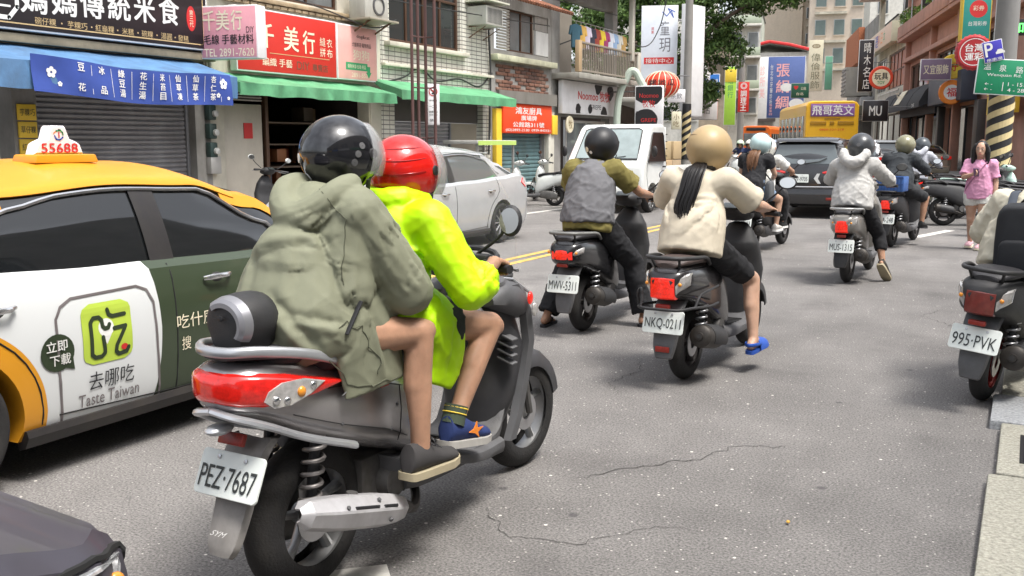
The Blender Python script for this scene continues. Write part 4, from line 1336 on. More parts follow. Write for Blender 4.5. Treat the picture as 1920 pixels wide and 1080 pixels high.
# shop fronts
for (a, c, n_) in ((1.8, 9.4, 4), (10.4, 22.4, 5)):
 window(r1, .2, a, c, .12, 3.3, P('shop_frame_black', (.03, .03, .03), rough=.4), n_, M_GLASSD, fr=.1, out=-1)
MB().box((-.3, 16.4, 3.35), (.3, 12.4, .5)).build('fascia', C_BLACK, r1)
MB().box((-.1, .9, 1.7), (.5, .8, 3.4), bev=.02).build('pillar', P('pillar_dark', (.06, .055, .05)), r1)
MB().box((-.1, 9.9, 1.7), (.5, .5, 3.4), bev=.02).build('pillar', P('pillar_dark', (.06, .055, .05)), r1)
sign('shop_sign', 'dark blue grey fascia with white lettering between the awnings and the striped pole', Rp(-.55, 5.6, 4.1), WEST, 8.2, 1.35, .7, P('fascia_slate', (.05, .06, .085)), P('fascia_slate', (.05, .06, .085)), [('PDI', T_WHITE, -.2, -.1, 1.4, .62, False, .03)])
for k, (c_, lab) in enumerate(((S_YEL, 'upper round yellow sign with red print on the slate fascia'), (T_ORANGE, 'lower round orange sign with white centre on the slate fascia'))):
 q = thing('round_sign', lab, 'sign', Rp(-1.1, 2.5, 4.95 - k * 1.15), R(10), 'round signs on the slate fascia')
 MB().lathe([(.001, -.06), (.52, -.06), (.56, 0), (.52, .06), (.001, .06)], (0, 0, 0), (0, -1, 0), 28).build('disc', c_, q)
 v2, f2 = disc2(.34, 24)
 flat(v2, f2, T_YEL if k == 0 else T_WHITE, q, (0, -.062, 0), EX, EZ, .004, 'inner_disc')
 lettering('好' if k == 0 else '福', T_RED, q, (0, -.068, 0), EX, EZ, .4, .4, bold=.03)
for i, (a, c) in enumerate(((10.3, 14.2), (14.4, 22.0), (22.3, 28.0))):
 w_ = ['nearest', 'widest middle', 'farthest'][i]
 t = thing('shop_awning', '%s black curved awning on the right side row' % w_, 'awning', Rp(0, (a + c) / 2, 4.2), DIR, 'black awnings')
 rings = []
 for y in (a, c):
  rings.append([(-.02, y - (a + c) / 2, .7), (-.5, y - (a + c) / 2, .55), (-.95, y - (a + c) / 2, .1), (-1.25, y - (a + c) / 2, -.5), (-1.25, y - (a + c) / 2, -.78), (-1.2, y - (a + c) / 2, -.78), (-.02, y - (a + c) / 2, -.3)])
 MB().loft(rings).build('canvas', C_BLACK, t, smooth=30)
 if i == 1:
  lettering('湘南', T_CREAM, t, (-1.02, .5, .02), (0, -1, 0), (-.45, 0, 1), 1.5, .8, off=.05)
  sg_ = MB().box((-1.0, .6, .05), (.03, 2.2, .95), rot=Matrix.Rotation(R(30), 3, 'Y')).build('cream_panel', T_CREAM, t, smooth=0)
 else:
  lettering('CAFE' if i == 0 else 'ZZ', T_WHITE, t, (-1.252, 0, -.64), (0, -1, 0), EZ, .9, .2, off=.01)
ys = sign('shop_sign', 'yellow sign with red print at the right edge beside the striped pole', Rp(-.5, -4.4, 3.0), WEST, 4.2, .75, .2, S_YEL, S_YEL, [('檳榔 飲料', T_RED, .8, .05, 2.0, .42, False, .03)])
MB().box((0, -.02, .62), (4.2, .24, .4)).build('upper_band', P('upper_yellow', (.85, .72, .08)), ys)
sign('shop_sign', 'dark red sign glimpsed inside the shop behind the striped pole', Rp(.22, -.2, 2.5), WEST, 1.7, .8, .06, P('sign_dark_red', (.30, .03, .03)), S_RED, [('設計', T_WHITE, .1, 0, .9, .35)])
# further right buildings
r2 = thing('shop_house', 'grey shop house with orange windows behind the round toy sign', 'building', Rp(0, 23.3), DIR)
wall_part('wall', W_CREAM, r2, 0, 17, 0, 17, [(.5, 9.5, 5.4, 8.0), (10.5, 16, 5.4, 8.0), (.5, 16, .1, 3.6), (.5, 16, 10.5, 13)], 0, .35)
window(r2, .15, .5, 9.5, 5.4, 8.0, P('frame_teak', (.12, .07, .05)), 5, P('window_orange', (.42, .13, .05), rough=.3), fr=.12, out=-1, hz=6.7)  # panes coloured orange for the red-orange interior
window(r2, .15, 10.5, 16, 5.4, 8.0, W_ALU, 4, M_GLASSD, fr=.1, out=-1)
window(r2, .2, .5, 16, .1, 3.6, W_BROWNFR, 5, M_GLASSD, fr=.1, out=-1)
rb = MB()
for k in range(26):
 rb.box((-.5, .4 + k * .4, 4.6), (.05, .12, .85))
rb.box((-.5, 5.4, 5.05), (.1, 10.4, .1)); rb.box((-.3, 5.4, 4.15), (.6, 10.4, .16))
rb.build('balustrade', W_WHITE, r2)
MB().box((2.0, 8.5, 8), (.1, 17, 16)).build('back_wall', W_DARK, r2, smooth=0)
MB().box((-.8, 8.5, 13.1), (1.7, 17, .3), bev=.03).build('ledge', P('slab_pink', (.6, .44, .36)), r2)
rb = MB()
for k in range(40):
 rb.box((-1.5, .3 + k * .42, 13.8), (.06, .1, 1.1))
rb.box((-1.5, 8.5, 14.4), (.1, 17, .1))
rb.build('railing', W_WHITE, r2)
sign('shop_sign', 'long cream sign with coloured characters high on the grey shop house', Rp(-.7, 32, 9.0), WEST, 14, 1.35, .5, P('sign_peach', (.78, .58, .44)), S_CREAM, [('日', T_ORANGE, 2, 0, .9, .8), ('本', T_GREEN, 3.4, 0, .9, .8), ('料理', T_BLUE, -1.5, 0, 3, .9, False, .03), ('亭', T_RED, .4, 0, .9, .8)])
r3 = thing('shop_house', 'grey shop house behind the yellow bus with brick upper wall', 'building', Rp(0, 40.5), DIR)
wall_part('wall', W_GREY, r3, 0, 24, 0, 12, [(1, 11, .1, 3.6), (13, 23, .1, 3.6), (2, 8, 5.5, 8)], 0, .35)
window(r3, .15, 2, 8, 5.5, 8, W_ALU, 4, M_GLASSD, fr=.1, out=-1)
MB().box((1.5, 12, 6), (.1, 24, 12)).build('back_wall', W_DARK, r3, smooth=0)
MB().box((-.25, 16, 10.5), (.5, 12, 3.2)).build('brick_wall', P('brick_orange', (.42, .15, .07), rough=.85, var=.35, vscale=8), r3, smooth=0)
MB().box((-.5, 7, 4.6), (1.0, 13, 1.5), bev=.03).build('fascia', P('fascia_grey', (.34, .34, .34)), r3)
sh = thing('roof_shed', 'grey corrugated shed with fins above the bus', 'shed', Rp(-1.2, 44, 5.5), DIR)
MB().box((0, 0, 1.2), (2.0, 3.6, 2.4)).build('wall', P('shed_grey', (.36, .34, .30), dirt=.3), sh, smooth=0)
for k in range(7):
 MB().box((-1.03, 0, .2 + k * .33), (.08, 3.6, .1)).build('slat', P('shed_slat', (.24, .23, .2)), sh, smooth=0)
# signs standing out from the right row, facing the camera
def hang(name, label, u0, v0, u1, v1, D, face, edge, texts, th=.25, rz=12, cat='sign'):
 c = at((u0 + u1) / 2, (v0 + v1) / 2, D)
 t = sign(name, label, c, R(rz), psize(u1 - u0, D), psize(v1 - v0, D), th, face, edge, texts, cat=cat)
 w = psize(u1 - u0, D)
 bracket(t, [(w / 2, .05, .2), (w / 2 + 1.2, .1, .2)])
 return t
hang('vertical_sign', 'cream upright sign with grey characters left of the yellow bus top', 1517, 80, 1541, 167, 78, S_CREAM, S_CREAM, [('偉倫服飾', P('print_olive', (.20, .20, .12)), 0, -.4, .66, 2.7, True), ('◍', P('print_sepia', (.22, .15, .06)), 0, 1.45, .6, .3)])
hang('vertical_sign', 'plain green upright sign beside the corrugated shed', 1547, 108, 1560, 166, 80, P('sign_mint', (.20, .50, .34)), S_WHITE, [])
hang('vertical_sign', 'black upright sign with white characters and pale edge on the right row', 1611, 80, 1636, 168, 60, S_BLACK, S_WHITE, [('晴木名店', T_WHITE, .05, 0, .38, 2.7, True)])
hang('shop_sign', 'black square sign with white logo under the black upright sign', 1620, 190, 1662, 226, 54, S_BLACK, S_FRAME, [('MU', T_WHITE, 0, 0, .6, .5, False, .03)])
hang('shop_sign', 'small grey framed sign between the bus and the black square sign', 1604, 198, 1618, 216, 62, P('sign_olive_dark', (.12, .12, .09)), S_FRAME, [])
hang('shop_sign', 'mauve box sign with gold characters above the black awnings', 1730, 113, 1778, 148, 49, S_PURPLE, S_WHITE, [('又宜服飾', T_CREAM, 0, 0, 1.05, .42, False, .02)])
q = thing('round_sign', 'round red and white toy sign beside the black upright sign', 'sign', at(1652, 146, 58), R(12))
MB().lathe([(.001, -.08), (.60, -.08), (.64, 0), (.60, .08), (.001, .08)], (0, 0, 0), (0, -1, 0), 32).build('disc', P('toy_red', (.70, .07, .03)), q)
v2, f2 = disc2(.47, 28)
flat(v2, f2, T_CREAM, q, (0, -.083, 0), EX, EZ, .004, 'inner_disc')
lettering('玩具', T_BLACK, q, (0, -.09, .08), EX, EZ, .7, .36, bold=.03)
lettering('TOY', T_GREEN, q, (0, -.09, -.26), EX, EZ, .4, .17, bold=.03)
q = thing('round_sign', 'large dark red bottle cap sign with white characters above the green road sign', 'sign', at(1826, 98, 29), R(8))
pr_ = []
n_ = 72
rings = []
for (rr_, yy) in ((.001, -.10), (.40, -.10), (.44, -.06), (.47, .06), (.001, .06)):
 rings.append([((rr_ + (.012 * math.cos(k * 2 * math.pi / 3) if rr_ > .42 else 0)) * math.cos(k * 2 * math.pi / n_), yy, (rr_ + (.012 * math.cos(k * 2 * math.pi / 3) if rr_ > .42 else 0)) * math.sin(k * 2 * math.pi / n_)) for k in range(n_)])
MB().loft(rings, False).build('cap_disc', P('cap_red', (.40, .025, .03), rough=.35), q)
v2, f2 = sweep2([(.345 * math.cos(R(10 * k)), .345 * math.sin(R(10 * k))) for k in range(37)], .02)
flat(v2, f2, T_WHITE, q, (0, -.1, 0), EX, EZ, .004, 'ring')
lettering('台灣', T_WHITE, q, (0, -.1, .11), EX, EZ, .44, .2, bold=.03)
lettering('運彩', T_WHITE, q, (0, -.1, -.12), EX, EZ, .44, .2, bold=.03)
D = 31
tsn = hang('vertical_sign', 'teal upright sign with red disc and yellow edge at the top right', 1808, -60, 1853, 66, D, S_TEAL, S_YEL, [('台灣彩券', T_WHITE, .03, -.62, .5, .13)], th=.3, rz=20)
v2, f2 = disc2(.24, 28, (.03, -.22))
flat(v2, f2, T_RED, tsn, (0, -.156, 0), EX, EZ, .004, 'red_disc')
lettering('彩券', T_CREAM, tsn, (.03, -.162, -.2), EX, EZ, .3, .14)
# striped street pole with the road signs
D = 22
b_ = at(1872, 268, D)
sp_ = utility_pole('grey street pole with black and yellow stripes at the right edge', (b_.x, b_.y, .1), .235, 9, (.7, 2.6), name='street_pole', m=P('pole_grey', (.20, .195, .185), rough=.7, dirt=.3))
b2 = at(1858, 268, D + .3)
wp = thing('sign_pole', 'slim white pole directly beside the striped street pole', 'pole', (b2.x, b2.y, .1))
MB().cyl((0, 0, 0), (0, 0, 8), .09, seg=14).build('shaft', P('pole_white', (.66, .66, .64), dirt=.2), wp)
D = 21.4
c_ = at(1884, 145, D)
gs = sign('road_sign', 'green road direction sign with white characters on the striped pole', c_, R(14), psize(88, D), psize(58, D), .03, S_GREEN, S_WHITE,
   [('溫', T_WHITE, -.34, .19, .13, .13), ('泉', T_WHITE, -.06, .17, .13, .13), ('路', T_WHITE, .24, .15, .13, .13), ('Wenquan Rd.', T_WHITE, -.02, .03, .62, .07), ('▶', T_WHITE, .43, .03, .08, .13),
   ('1 - 151', T_WHITE, .22, -.13, .3, .07), ('4 - 28', T_WHITE, .22, -.24, .3, .07), ('|', T_WHITE, -.02, -.18, .012, .17), ('← -', T_WHITE, -.28, -.14, .14, .05), ('← -', T_WHITE, -.28, -.24, .14, .05)], bevel=.004)
gs.rotation_euler = (0, R(4), R(14))
pg = sign('parking_sign', 'tilted blue parking sign with white P and car above the green road sign', at(1862, 96, D - .1), R(10), psize(30, D), psize(34, D), .02, P('sign_ultramarine', (.05, .04, .40)), S_WHITE, [('P', T_WHITE, -.07, .04, .14, .26, False, .03), ('停車場', T_WHITE, 0, -.16, .28, .06)], bevel=.003)
MB().prism([(-.06, -.02), (.1, -.02), (.1, .02), (.07, .03), (.05, .065), (-.02, .065), (-.04, .03), (-.06, .02)], (.10, -.018, -.05), EX, EZ, .003).build('car_symbol', T_WHITE, pg)
pg.rotation_euler = (0, R(-12), R(10))
led = sign('led_board', 'black display board with glowing green characters at the top right corner', at(1900, 52, 24), R(6), .62, .34, .1, P('led_black', (.01, .01, .01)), S_BLACK, [('重加', mat('led_green', (.02, .3, .05), .5, var=0, emit=(.1, 1, .12), estr=2.2), -.04, 0, .46, .22, False, .02)])
bracket(led, [(-.3, .06, 0), (-.36, .1, 0)])
tr = thing('corner_house', 'terracotta house corner with grey pipes at the top right edge', 'building', (2.05, 29.5, 0), R(6))
MB().box((1.2, 3, 5), (4.2, 6, 10)).build('wall', P('terracotta_wall', (.45, .21, .12), rough=.85, dirt=.2), tr, smooth=0)
MB().tube([(-.75, -.1, 0), (-.75, -.1, 9)], .06, 8).tube([(-.95, .3, 2.5), (-.4, -.1, 2.6), (.6, -.1, 2.6)], .04, 8).build('pipe', P('pipe_grey', (.35, .35, .33)), tr)
# --- planters with plants on the pink balcony
def leaf_cloud(b, c, r, n_, size, rnd, up=.3):
 for _ in range(n_):
  d_ = V((rnd.gauss(0, 1), rnd.gauss(0, 1), rnd.gauss(0, 1))).normalized() * (rnd.random() ** .4)
  p_ = V(c) + V((d_.x * r[0], d_.y * r[1], d_.z * r[2]))
  nrm = (d_ + V((rnd.gauss(0, .6), rnd.gauss(0, .6), rnd.gauss(0, .6) + up))).normalized()
  a_ = nrm.orthogonal().normalized()
  a_.rotate(Matrix.Rotation(rnd.uniform(0, 6.28), 3, nrm))
  c2 = nrm.cross(a_)
  s_ = size * rnd.uniform(.6, 1.4)
  b.add([p_ - a_ * s_, p_ + c2 * s_ * .45 - nrm * s_ * .1, p_ + a_ * s_, p_ - c2 * s_ * .45 - nrm * s_ * .1], [(0, 1, 2, 3)])
def leaf_material(name, c1, c2):
 m = mat(name, c1, .55, var=.45, vscale=1.1)
 n, l, b = nodes_of(m)
 oi = n.new('ShaderNodeNewGeometry')
 rmp = n.new('ShaderNodeMix'); rmp.data_type = 'RGBA'
 rmp.inputs[6].default_value = (*c1, 1); rmp.inputs[7].default_value = (*c2, 1)
 l.new(oi.outputs['Random Per Island'], rmp.inputs[0])
 k = [x for x in n if x.type == 'MIX' and x.blend_type == 'MULTIPLY'][0]
 l.new(rmp.outputs[2], k.inputs[6])
 b.inputs['Transmission Weight'].default_value = 0
 return m
L_DARK = leaf_material('leaf_banyan', (.05, .10, .025), (.15, .25, .06))
L_PLANT = leaf_material('leaf_balcony', (.10, .22, .03), (.28, .42, .08))
rnd = random.Random(21)
pl = (('bushy lime green', 8.5, .9), ('tall drooping green', 11.5, 1.2), ('small round green', 15.5, .7), ('wide trailing green', 18.8, 1.0), ('narrow upright green', 21.3, 1.1))
for nm_, y, s_ in pl:
 t = thing('balcony_plant', '%s potted plant on the pink balcony' % nm_, 'plant', Rp(-.62, y, 8.25), DIR, 'plants on the pink balcony')
 MB().lathe([(.001, 0), (.16, 0), (.22, .34), (.2, .34), (.001, .3)], (0, 0, 0), EZ, 14).build('pot', P('pot_clay', (.30, .13, .07)), t)
 b = MB()
 leaf_cloud(b, (0, 0, .75 * s_ + .3), (.38 * s_, .6 * s_, .55 * s_), 220, .11, rnd)
 b.build('foliage', L_PLANT, t, smooth=0)
# --- banyan tree on the left side
def tree(name, label, base, trunk, limbs, clouds, leafm, seed, leaf=.09):
 rnd = random.Random(seed)
 t = thing(name, label, 'tree', base)
 b = MB()
 b.tube(curve_pts(trunk[0], 5), [lerp(trunk[1], trunk[2], i / (5 * (len(trunk[0]) - 1))) for i in range(5 * (len(trunk[0]) - 1) + 1)], 12)
 for pts, r0, r1 in limbs:
  c_ = curve_pts(pts, 4)
  b.tube(c_, [lerp(r0, r1, i / (len(c_) - 1)) for i in range(len(c_))], 8)
 b.build('trunk', P('bark', (.10, .075, .055), rough=.9, var=.4, vscale=5, bump=.6, bscale=18), t)
 b = MB()
 for c_, r_, n_ in clouds:
  for k in range(max(1, n_ // 90)):
   d_ = V((rnd.gauss(0, 1), rnd.gauss(0, 1), rnd.gauss(0, 1))).normalized() * rnd.random() ** .5
   cc = V(c_) + V((d_.x * r_[0], d_.y * r_[1], d_.z * r_[2]))
   rr_ = rnd.uniform(.35, .75)
   leaf_cloud(b, cc, (rr_, rr_, rr_ * .6), 90, leaf, rnd)
 b.build('crown', leafm, t, smooth=0)
 return t
b_ = at(1172, 268, 43)
tree('banyan_tree', 'large dark green banyan tree behind the white upright sign', (b_.x, b_.y, 0),
  ([(0, 0, 0), (.2, .1, 2), (.1, 0, 4), (.6, .2, 6)], .55, .3),
  [([(.1, 0, 3.4), (1.6, .4, 4.6), (3.6, .6, 6.2)], .26, .08), ([(.1, 0, 3), (-1.2, .2, 4.6), (-2.2, 0, 6.4)], .22, .07), ([(.4, .1, 5), (1.5, -.5, 6.8), (2.4, -1, 8.2)], .2, .06), ([(2.4, .5, 5.4), (4.4, 0, 6.6), (6, .3, 7.6)], .12, .04), ([(.1, 0, 3.4), (.7, -1.2, 4.6), (1.2, -2, 5.6)], .16, .05)],
  [((0, 0, 7.2), (2.6, 2.2, 1.7), 9000), ((3.0, .4, 7.6), (2.4, 2.0, 1.5), 8000), ((5.8, .4, 8.0), (2.2, 1.8, 1.1), 6500), ((-2.2, 0, 6.6), (1.6, 1.6, 1.6), 4500), ((1.0, -.6, 5.2), (1.9, 1.6, 1.0), 5000), ((7.6, .6, 8.4), (1.5, 1.4, .8), 3000), ((3.2, .4, 9.6), (4.2, 2.2, 1.6), 9000), ((3.9, 1.0, 5.6), (1.0, 1.2, 1.1), 2600), ((-.4, .9, 4.0), (1.7, 1.0, 1.5), 3600), ((2.2, 1.4, 4.0), (1.6, 1.0, 1.5), 3600)],
  L_DARK, 31, .10)
# overhead cable drooping across the white sign
cb = MB().tube(curve_pts([at(1030, 90, 30), at(1130, 60, 33), at(1205, 88, 35.5), at(1235, 55, 36), at(1252, -10, 36)], 8), .02, 5)
tag(cb.build('overhead_cable', P('cable_black', (.03, .03, .03))), 'black overhead cable drooping in front of the white upright sign', 'cable')
# ------------------------------------------------------------------ scooters
RUB = mat('tyre_rubber', (.022, .021, .021), .85, var=.3, vscale=20, bump=.3, bscale=120, dirt=.25)
BLKP = mat('black_plastic', (.030, .030, .032), .55, var=.25, vscale=14, bump=.15, bscale=220, dirt=.2)
GRYP = mat('grey_plastic', (.11, .11, .115), .6, var=.2, vscale=12, bump=.15, bscale=200, dirt=.3)
SEATM = mat('seat_vinyl', (.028, .027, .03), .5, var=.2, vscale=16, bump=.25, bscale=260)
SILV = mat('silver_metal', (.50, .50, .51), .32, .85, var=.12, dirt=.2)
RIMM = mat('rim_silver', (.36, .36, .36), .4, .7, var=.2, dirt=.4)
RIMD = mat('rim_dark', (.06, .055, .055), .5, .3, var=.2, dirt=.3)
ENG = mat('engine_cast', (.15, .145, .14), .55, .6, var=.3, vscale=18, dirt=.6)
CHROME = mat('chrome', (.72, .72, .72), .12, 1.0, var=.05)
EXH = mat('exhaust_black', (.05, .045, .042), .5, .4, var=.4, vscale=9, dirt=.4)
REDL = mat('tail_lens_red', (.55, .012, .010), .12, var=.5, vscale=40, coat=.8, spec=.6, emit=(1, .03, .01), estr=.10)
REDLIT = mat('tail_lens_lit', (.70, .015, .010), .12, var=.55, vscale=55, coat=.7, emit=(1, .04, .015), estr=.22, bump=.5, bscale=70)
CLRL = mat('clear_lens', (.60, .58, .56), .08, var=.3, vscale=35, coat=.8, metal=.4)
AMBL = mat('amber_bulb', (.75, .28, .03), .25, var=.2, coat=.6)
REFL = mat('reflector_red', (.30, .03, .02), .35, var=.3, vscale=90)
PLATE = mat('plate_white', (.76, .80, .76), .45, var=.06, dirt=.08)
MIRR = mat('mirror_glass', (.5, .5, .5), .02, 1.0, var=0)
PTXT = mat('plate_ink', (.03, .035, .035), .5, var=.1)
CLEAR = mat('clear_screen', (.9, .92, .9), .02, var=0, alpha=.05, spec=.25)
def ring_body(y, zb, zt, wb, wt, n=20, ex=3.2):
 """closed ring in the x-z plane at y (rounded box, width tapering from bottom to top)"""
 pts = []
 for k in range(n):
  a = 2 * math.pi * k / n
  c, s = math.cos(a), math.sin(a)
  x = math.copysign(abs(c) ** (2 / ex), c)
  z = math.copysign(abs(s) ** (2 / ex), s)
  w = lerp(wb, wt, (z + 1) / 2)
  pts.append((x * w, y, lerp(zb, zt, (z + 1) / 2)))
 return pts
def body_loft(st, n=20, ex=3.2, dense=4):
 """stations (y, zb, zt, wb, wt) -> smooth rings"""
 P_ = curve_pts([V(s[:3]) for s in st], dense)
 Q_ = curve_pts([V((s[0], s[3], s[4])) for s in st], dense)
 return [ring_body(p.x, p.y, p.z, max(.004, q.y), max(.004, q.z), n, ex) for p, q in zip(P_, Q_)]
def wheel(parent, y, R_, w, rimm=RIMM, spokes=5, steer=None, x=0):
 rr_ = R_ - w * .62
 b = MB()
 prof = []
 for k in range(19):
  a = R(-118 + 236 * k / 18)
  prof.append((R_ - w * .56 + w * .56 * math.cos(a), w * .5 * math.sin(a) * (1.0 if abs(math.sin(a)) < .9 else 1)))
 b.lathe(prof, (0, 0, 0), EX, 44)
 ty = b.build('tyre', RUB, parent, smooth=50, loc=(x, y, R_))
 if steer:
  ty.rotation_euler = (0, 0, steer)
 # tread blocks
 b = MB()
 r0 = rr_ + .012
 b.lathe([(r0, -w * .40), (r0 - .004, -w * .30), (r0 - .022, -w * .26), (r0 - .026, 0), (r0 - .022, w * .26), (r0 - .004, w * .30), (r0, w * .40), (r0 + .012, w * .38), (r0 + .012, -w * .38), (r0, -w * .40)], (0, 0, 0), EX, 40)
 b.lathe([(.001, -.035), (.036, -.035), (.036, .035), (.001, .035)], (0, 0, 0), EX, 16)
 for k in range(spokes):
  a = 2 * math.pi * k / spokes + .3
  d = V((0, math.cos(a), math.sin(a)))
  e = V((0, -math.sin(a), math.cos(a)))
  b.tube([d * .03, d * (r0 * .55) + e * .008, d * (r0 - .02)], [(.022, .018), (.017, .014), (.022, .02)], 8, side=EX)
 b.build('rim', rimm, ty, smooth=40)
 b = MB()
 b.lathe([(.035, .040), (.085, .040), (.085, .046), (.035, .046)], (0, 0, 0), EX, 24)
 b.build('brake_disc', SILV, ty)
 return ty
def plate(parent, c, tilt, text, w=.26, h=.14, yaw=0):
 """number plate facing -y, leaning back by tilt"""
 rm = Matrix.Rotation(yaw, 3, 'Z') @ Matrix.Rotation(-tilt, 3, 'X')
 b = MB()
 b.prism([tuple(p) for p in rrect2(w, h, .016)], (0, .004, -0), EX, EZ, .008, bev=.002)
 o = b.build('number_plate', PLATE, parent, smooth=30, loc=c)
 o.rotation_euler = rm.to_euler()
 lettering(text, PTXT, o, (0, -.004, -.012), EX, EZ, w * .88, h * .50, bold=.014, off=.003, name='plate_text')
 bl = MB()
 for sx in (-.055, .055):
  bl.lathe([(.001, 0), (.007, 0), (.007, .004), (.001, .005)], (sx, -.0045, h * .36), (0, -1, 0), 10)
 bl.build('bolt', SILV, o)
 return o
def mirror(parent, base, head, hr=(.062, .022, .045), yaw=0., m=None):
 base, head = V(base), V(head)
 b = MB().tube(curve_pts([base, base.lerp(head, .5) + V((.02 if head.x > 0 else -.02, 0, .0)), head], 5), .007, 7)
 o = b.build('mirror_stalk', BLKP, parent)
 hm = MB().ball((0, 0, 0), hr, 18, 10).build('mirror_shell', m or BLKP, o, loc=head)
 hm.rotation_euler = (R(-6), 0, yaw)
 v2, f2 = disc2(hr[0] * .84, 20, (0, 0), hr[2] * .8)
 flat(v2, f2, MIRR, hm, (0, -hr[1] * .62, 0), EX, EZ, .003, 'mirror_glass') if False else flat(v2, f2, MIRR, o, head, (math.cos(yaw), math.sin(yaw), 0), (0, .1, 1), hr[1] * .95 + .003, 'mirror_glass')
 return o
def coil(b, p0, p1, r, turns, wr):
 p0, p1 = V(p0), V(p1)
 ax = (p1 - p0); L_ = ax.length; ax.normalize()
 a = ax.orthogonal().normalized(); c = ax.cross(a)
 pts = [p0 + ax * (L_ * k / (turns * 12)) + (a * math.cos(k * math.pi / 6) + c * math.sin(k * math.pi / 6)) * r for k in range(turns * 12 + 1)]
 b.tube(pts, wr, 6)
DEF = dict(L=1.27, R=.235, tw=.10, body=BLKP, seat=SEATM, shield=BLKP, rim=RIMD, plate='ABC-1234', plate_c=(-.375, .43), plate_tilt=R(14),
   st=[(-.43, .60, .70, .05, .06), (-.39, .575, .745, .10, .115), (-.30, .55, .77, .135, .145), (-.12, .50, .775, .155, .15), (.08, .42, .765, .165, .14), (.26, .33, .74, .165, .13), (.40, .27, .66, .15, .12), (.46, .26, .56, .13, .10)],
   seat_st=[(-.36, .755, .785, .07, .06), (-.28, .755, .815, .12, .11), (-.1, .755, .815, .14, .125), (.08, .745, .80, .14, .125), (.28, .73, .785, .125, .105), (.42, .68, .76, .08, .06)],
   hb=(.90, 1.02), lamp='wide', lampm=REDLIT, rail=True, muff='round', mirrorm=None, steer=0., lean=0., stand=False, rack=None, flap=GRYP, fl=(.40, .86, .27))
def scooter(label, loc, rz, group=None, name='scooter', **kw):
 s = {**DEF, **kw}
 t = thing(name, label, 'scooter', loc, rz, group)
 t.rotation_euler = (0, s['lean'], rz)
 L, R_ = s['L'], s['R']
 wheel(t, s.get('wy0', 0), R_, s['tw'], s['rim'])
 wheel(t, L, R_, s['tw'] * .95, s['rim'], steer=s['steer'])
 # rear body and seat
 MB().loft(body_loft(s['st'])).build('rear_body', s['body'], t, smooth=50)
 MB().loft(body_loft(s['seat_st'], ex=2.6)).build('seat', s['seat'], t, smooth=60)
 y0, y1, zf = s['fl']
 # floorboard with side skirts
 fl = [(y0 - .08, zf - .06, zf + .06, .15, .14), (y0 + .02, zf - .07, zf + .02, .165, .16), ((y0 + y1) / 2, zf - .075, zf + .005, .165, .165), (y1 - .03, zf - .06, zf + .02, .16, .165), (y1 + .06, zf - .02, zf + .12, .13, .16)]
 fo = MB().loft(body_loft(fl, ex=4)).build('floorboard', GRYP, t, smooth=45)
 rb = MB()
 for k in range(6):
  rb.box((0, y0 + .08 + k * .055, zf + .012), (.24, .018, .008), bev=.003)
 rb.build('foot_grip', BLKP, fo)
 # front leg shield: stack of horizontal rings
 hy, hz = s['hb']
 sh = [(zf - .02, y1 - .02, y1 + .10, .12), (zf + .14, y1 + .0, y1 + .20, .17), (zf + .34, y1 + .05, y1 + .24, .18), (zf + .52, hy - .0, y1 + .22, .15), (hz - .15, hy + .035, y1 + .19, .11), (hz - .09, hy + .06, y1 + .15, .07), (hz - .075, hy + .09, y1 + .12, .03)]
 rings = []
 for z, ya, yb, w in [(lerp(sh[i][0], sh[i + 1][0], k / 4), *[lerp(sh[i][j], sh[i + 1][j], (k / 4)) for j in (1, 2, 3)]) for i in range(len(sh) - 1) for k in range(4)] + [sh[-1]]:
  ring = []
  for k in range(20):
   a = 2 * math.pi * k / 20
   c, sn = math.cos(a), math.sin(a)
   x = math.copysign(abs(c) ** .75, c) * w
   yy = (ya + yb) / 2 + math.copysign(abs(sn) ** .8, sn) * (yb - ya) / 2
   if sn < 0:
    yy = lerp(ya, yy, .55) + .03 * c * c
   ring.append((x, yy, z))
  rings.append(ring)
 MB().loft(rings).build('leg_shield', s['shield'], t, smooth=50)
 # handlebar cowl, bars, grips
 cw = MB().loft(body_loft([(hy - .10, hz - .01, hz + .035, .07, .05), (hy - .04, hz - .055, hz + .06, .12, .10), (hy + .06, hz - .07, hz + .055, .13, .105), (hy + .14, hz - .05, hz + .02, .09, .07), (hy + .17, hz - .03, hz - .0, .04, .04)], ex=2.6)).build('handlebar_cowl', s['shield'], t, smooth=60)
 MB().box((0, hy - .085, hz + .045), (.12, .07, .012), rot=Matrix.Rotation(R(28), 3, 'X'), bev=.004).build('speedometer', M_GLASSD, cw)
 gx = s.get('gx', .33)
 MB().tube(curve_pts([(-gx, hy - .10, hz + .0), (-.2, hy - .05, hz + .01), (0, hy, hz), (.2, hy - .05, hz + .01), (gx, hy - .10, hz + .0)], 5), .012, 8).build('handlebar', BLKP, t)
 for sx in (-1, 1):
  g_ = MB().tube([(sx * .215, hy - .055, hz + .009), (sx * (gx + .015), hy - .103, hz)], .0175, 12).build('grip', BLKP, t)
  MB().tube(curve_pts([(sx * .19, hy - .01, hz + .0), (sx * .25, hy + .02, hz - .01), (sx * (gx + .01), hy - .035, hz - .012)], 4), [.007] * 9, 6).build('brake_lever', SILV, t)
  mh = s.get('mirror', (.37, hy - .03, hz + .21))
  if mh:
   mirror(t, (sx * .16, hy - .02, hz + .04), (sx * mh[0], mh[1], mh[2]), s.get('mirror_r', (.062, .022, .045)), yaw=sx * R(12), m=s['mirrorm'])
 # front fender and fork
 fr = []
 for k in range(13):
  a = R(12 + 150 * k / 12)
  fr.append([(x, L + (R_ + .025 - dr) * math.cos(a), R_ + (R_ + .025 - dr) * math.sin(a)) for x, dr in ((-.075, .075), (-.07, .02), (-.04, 0), (.04, 0), (.07, .02), (.075, .075))])
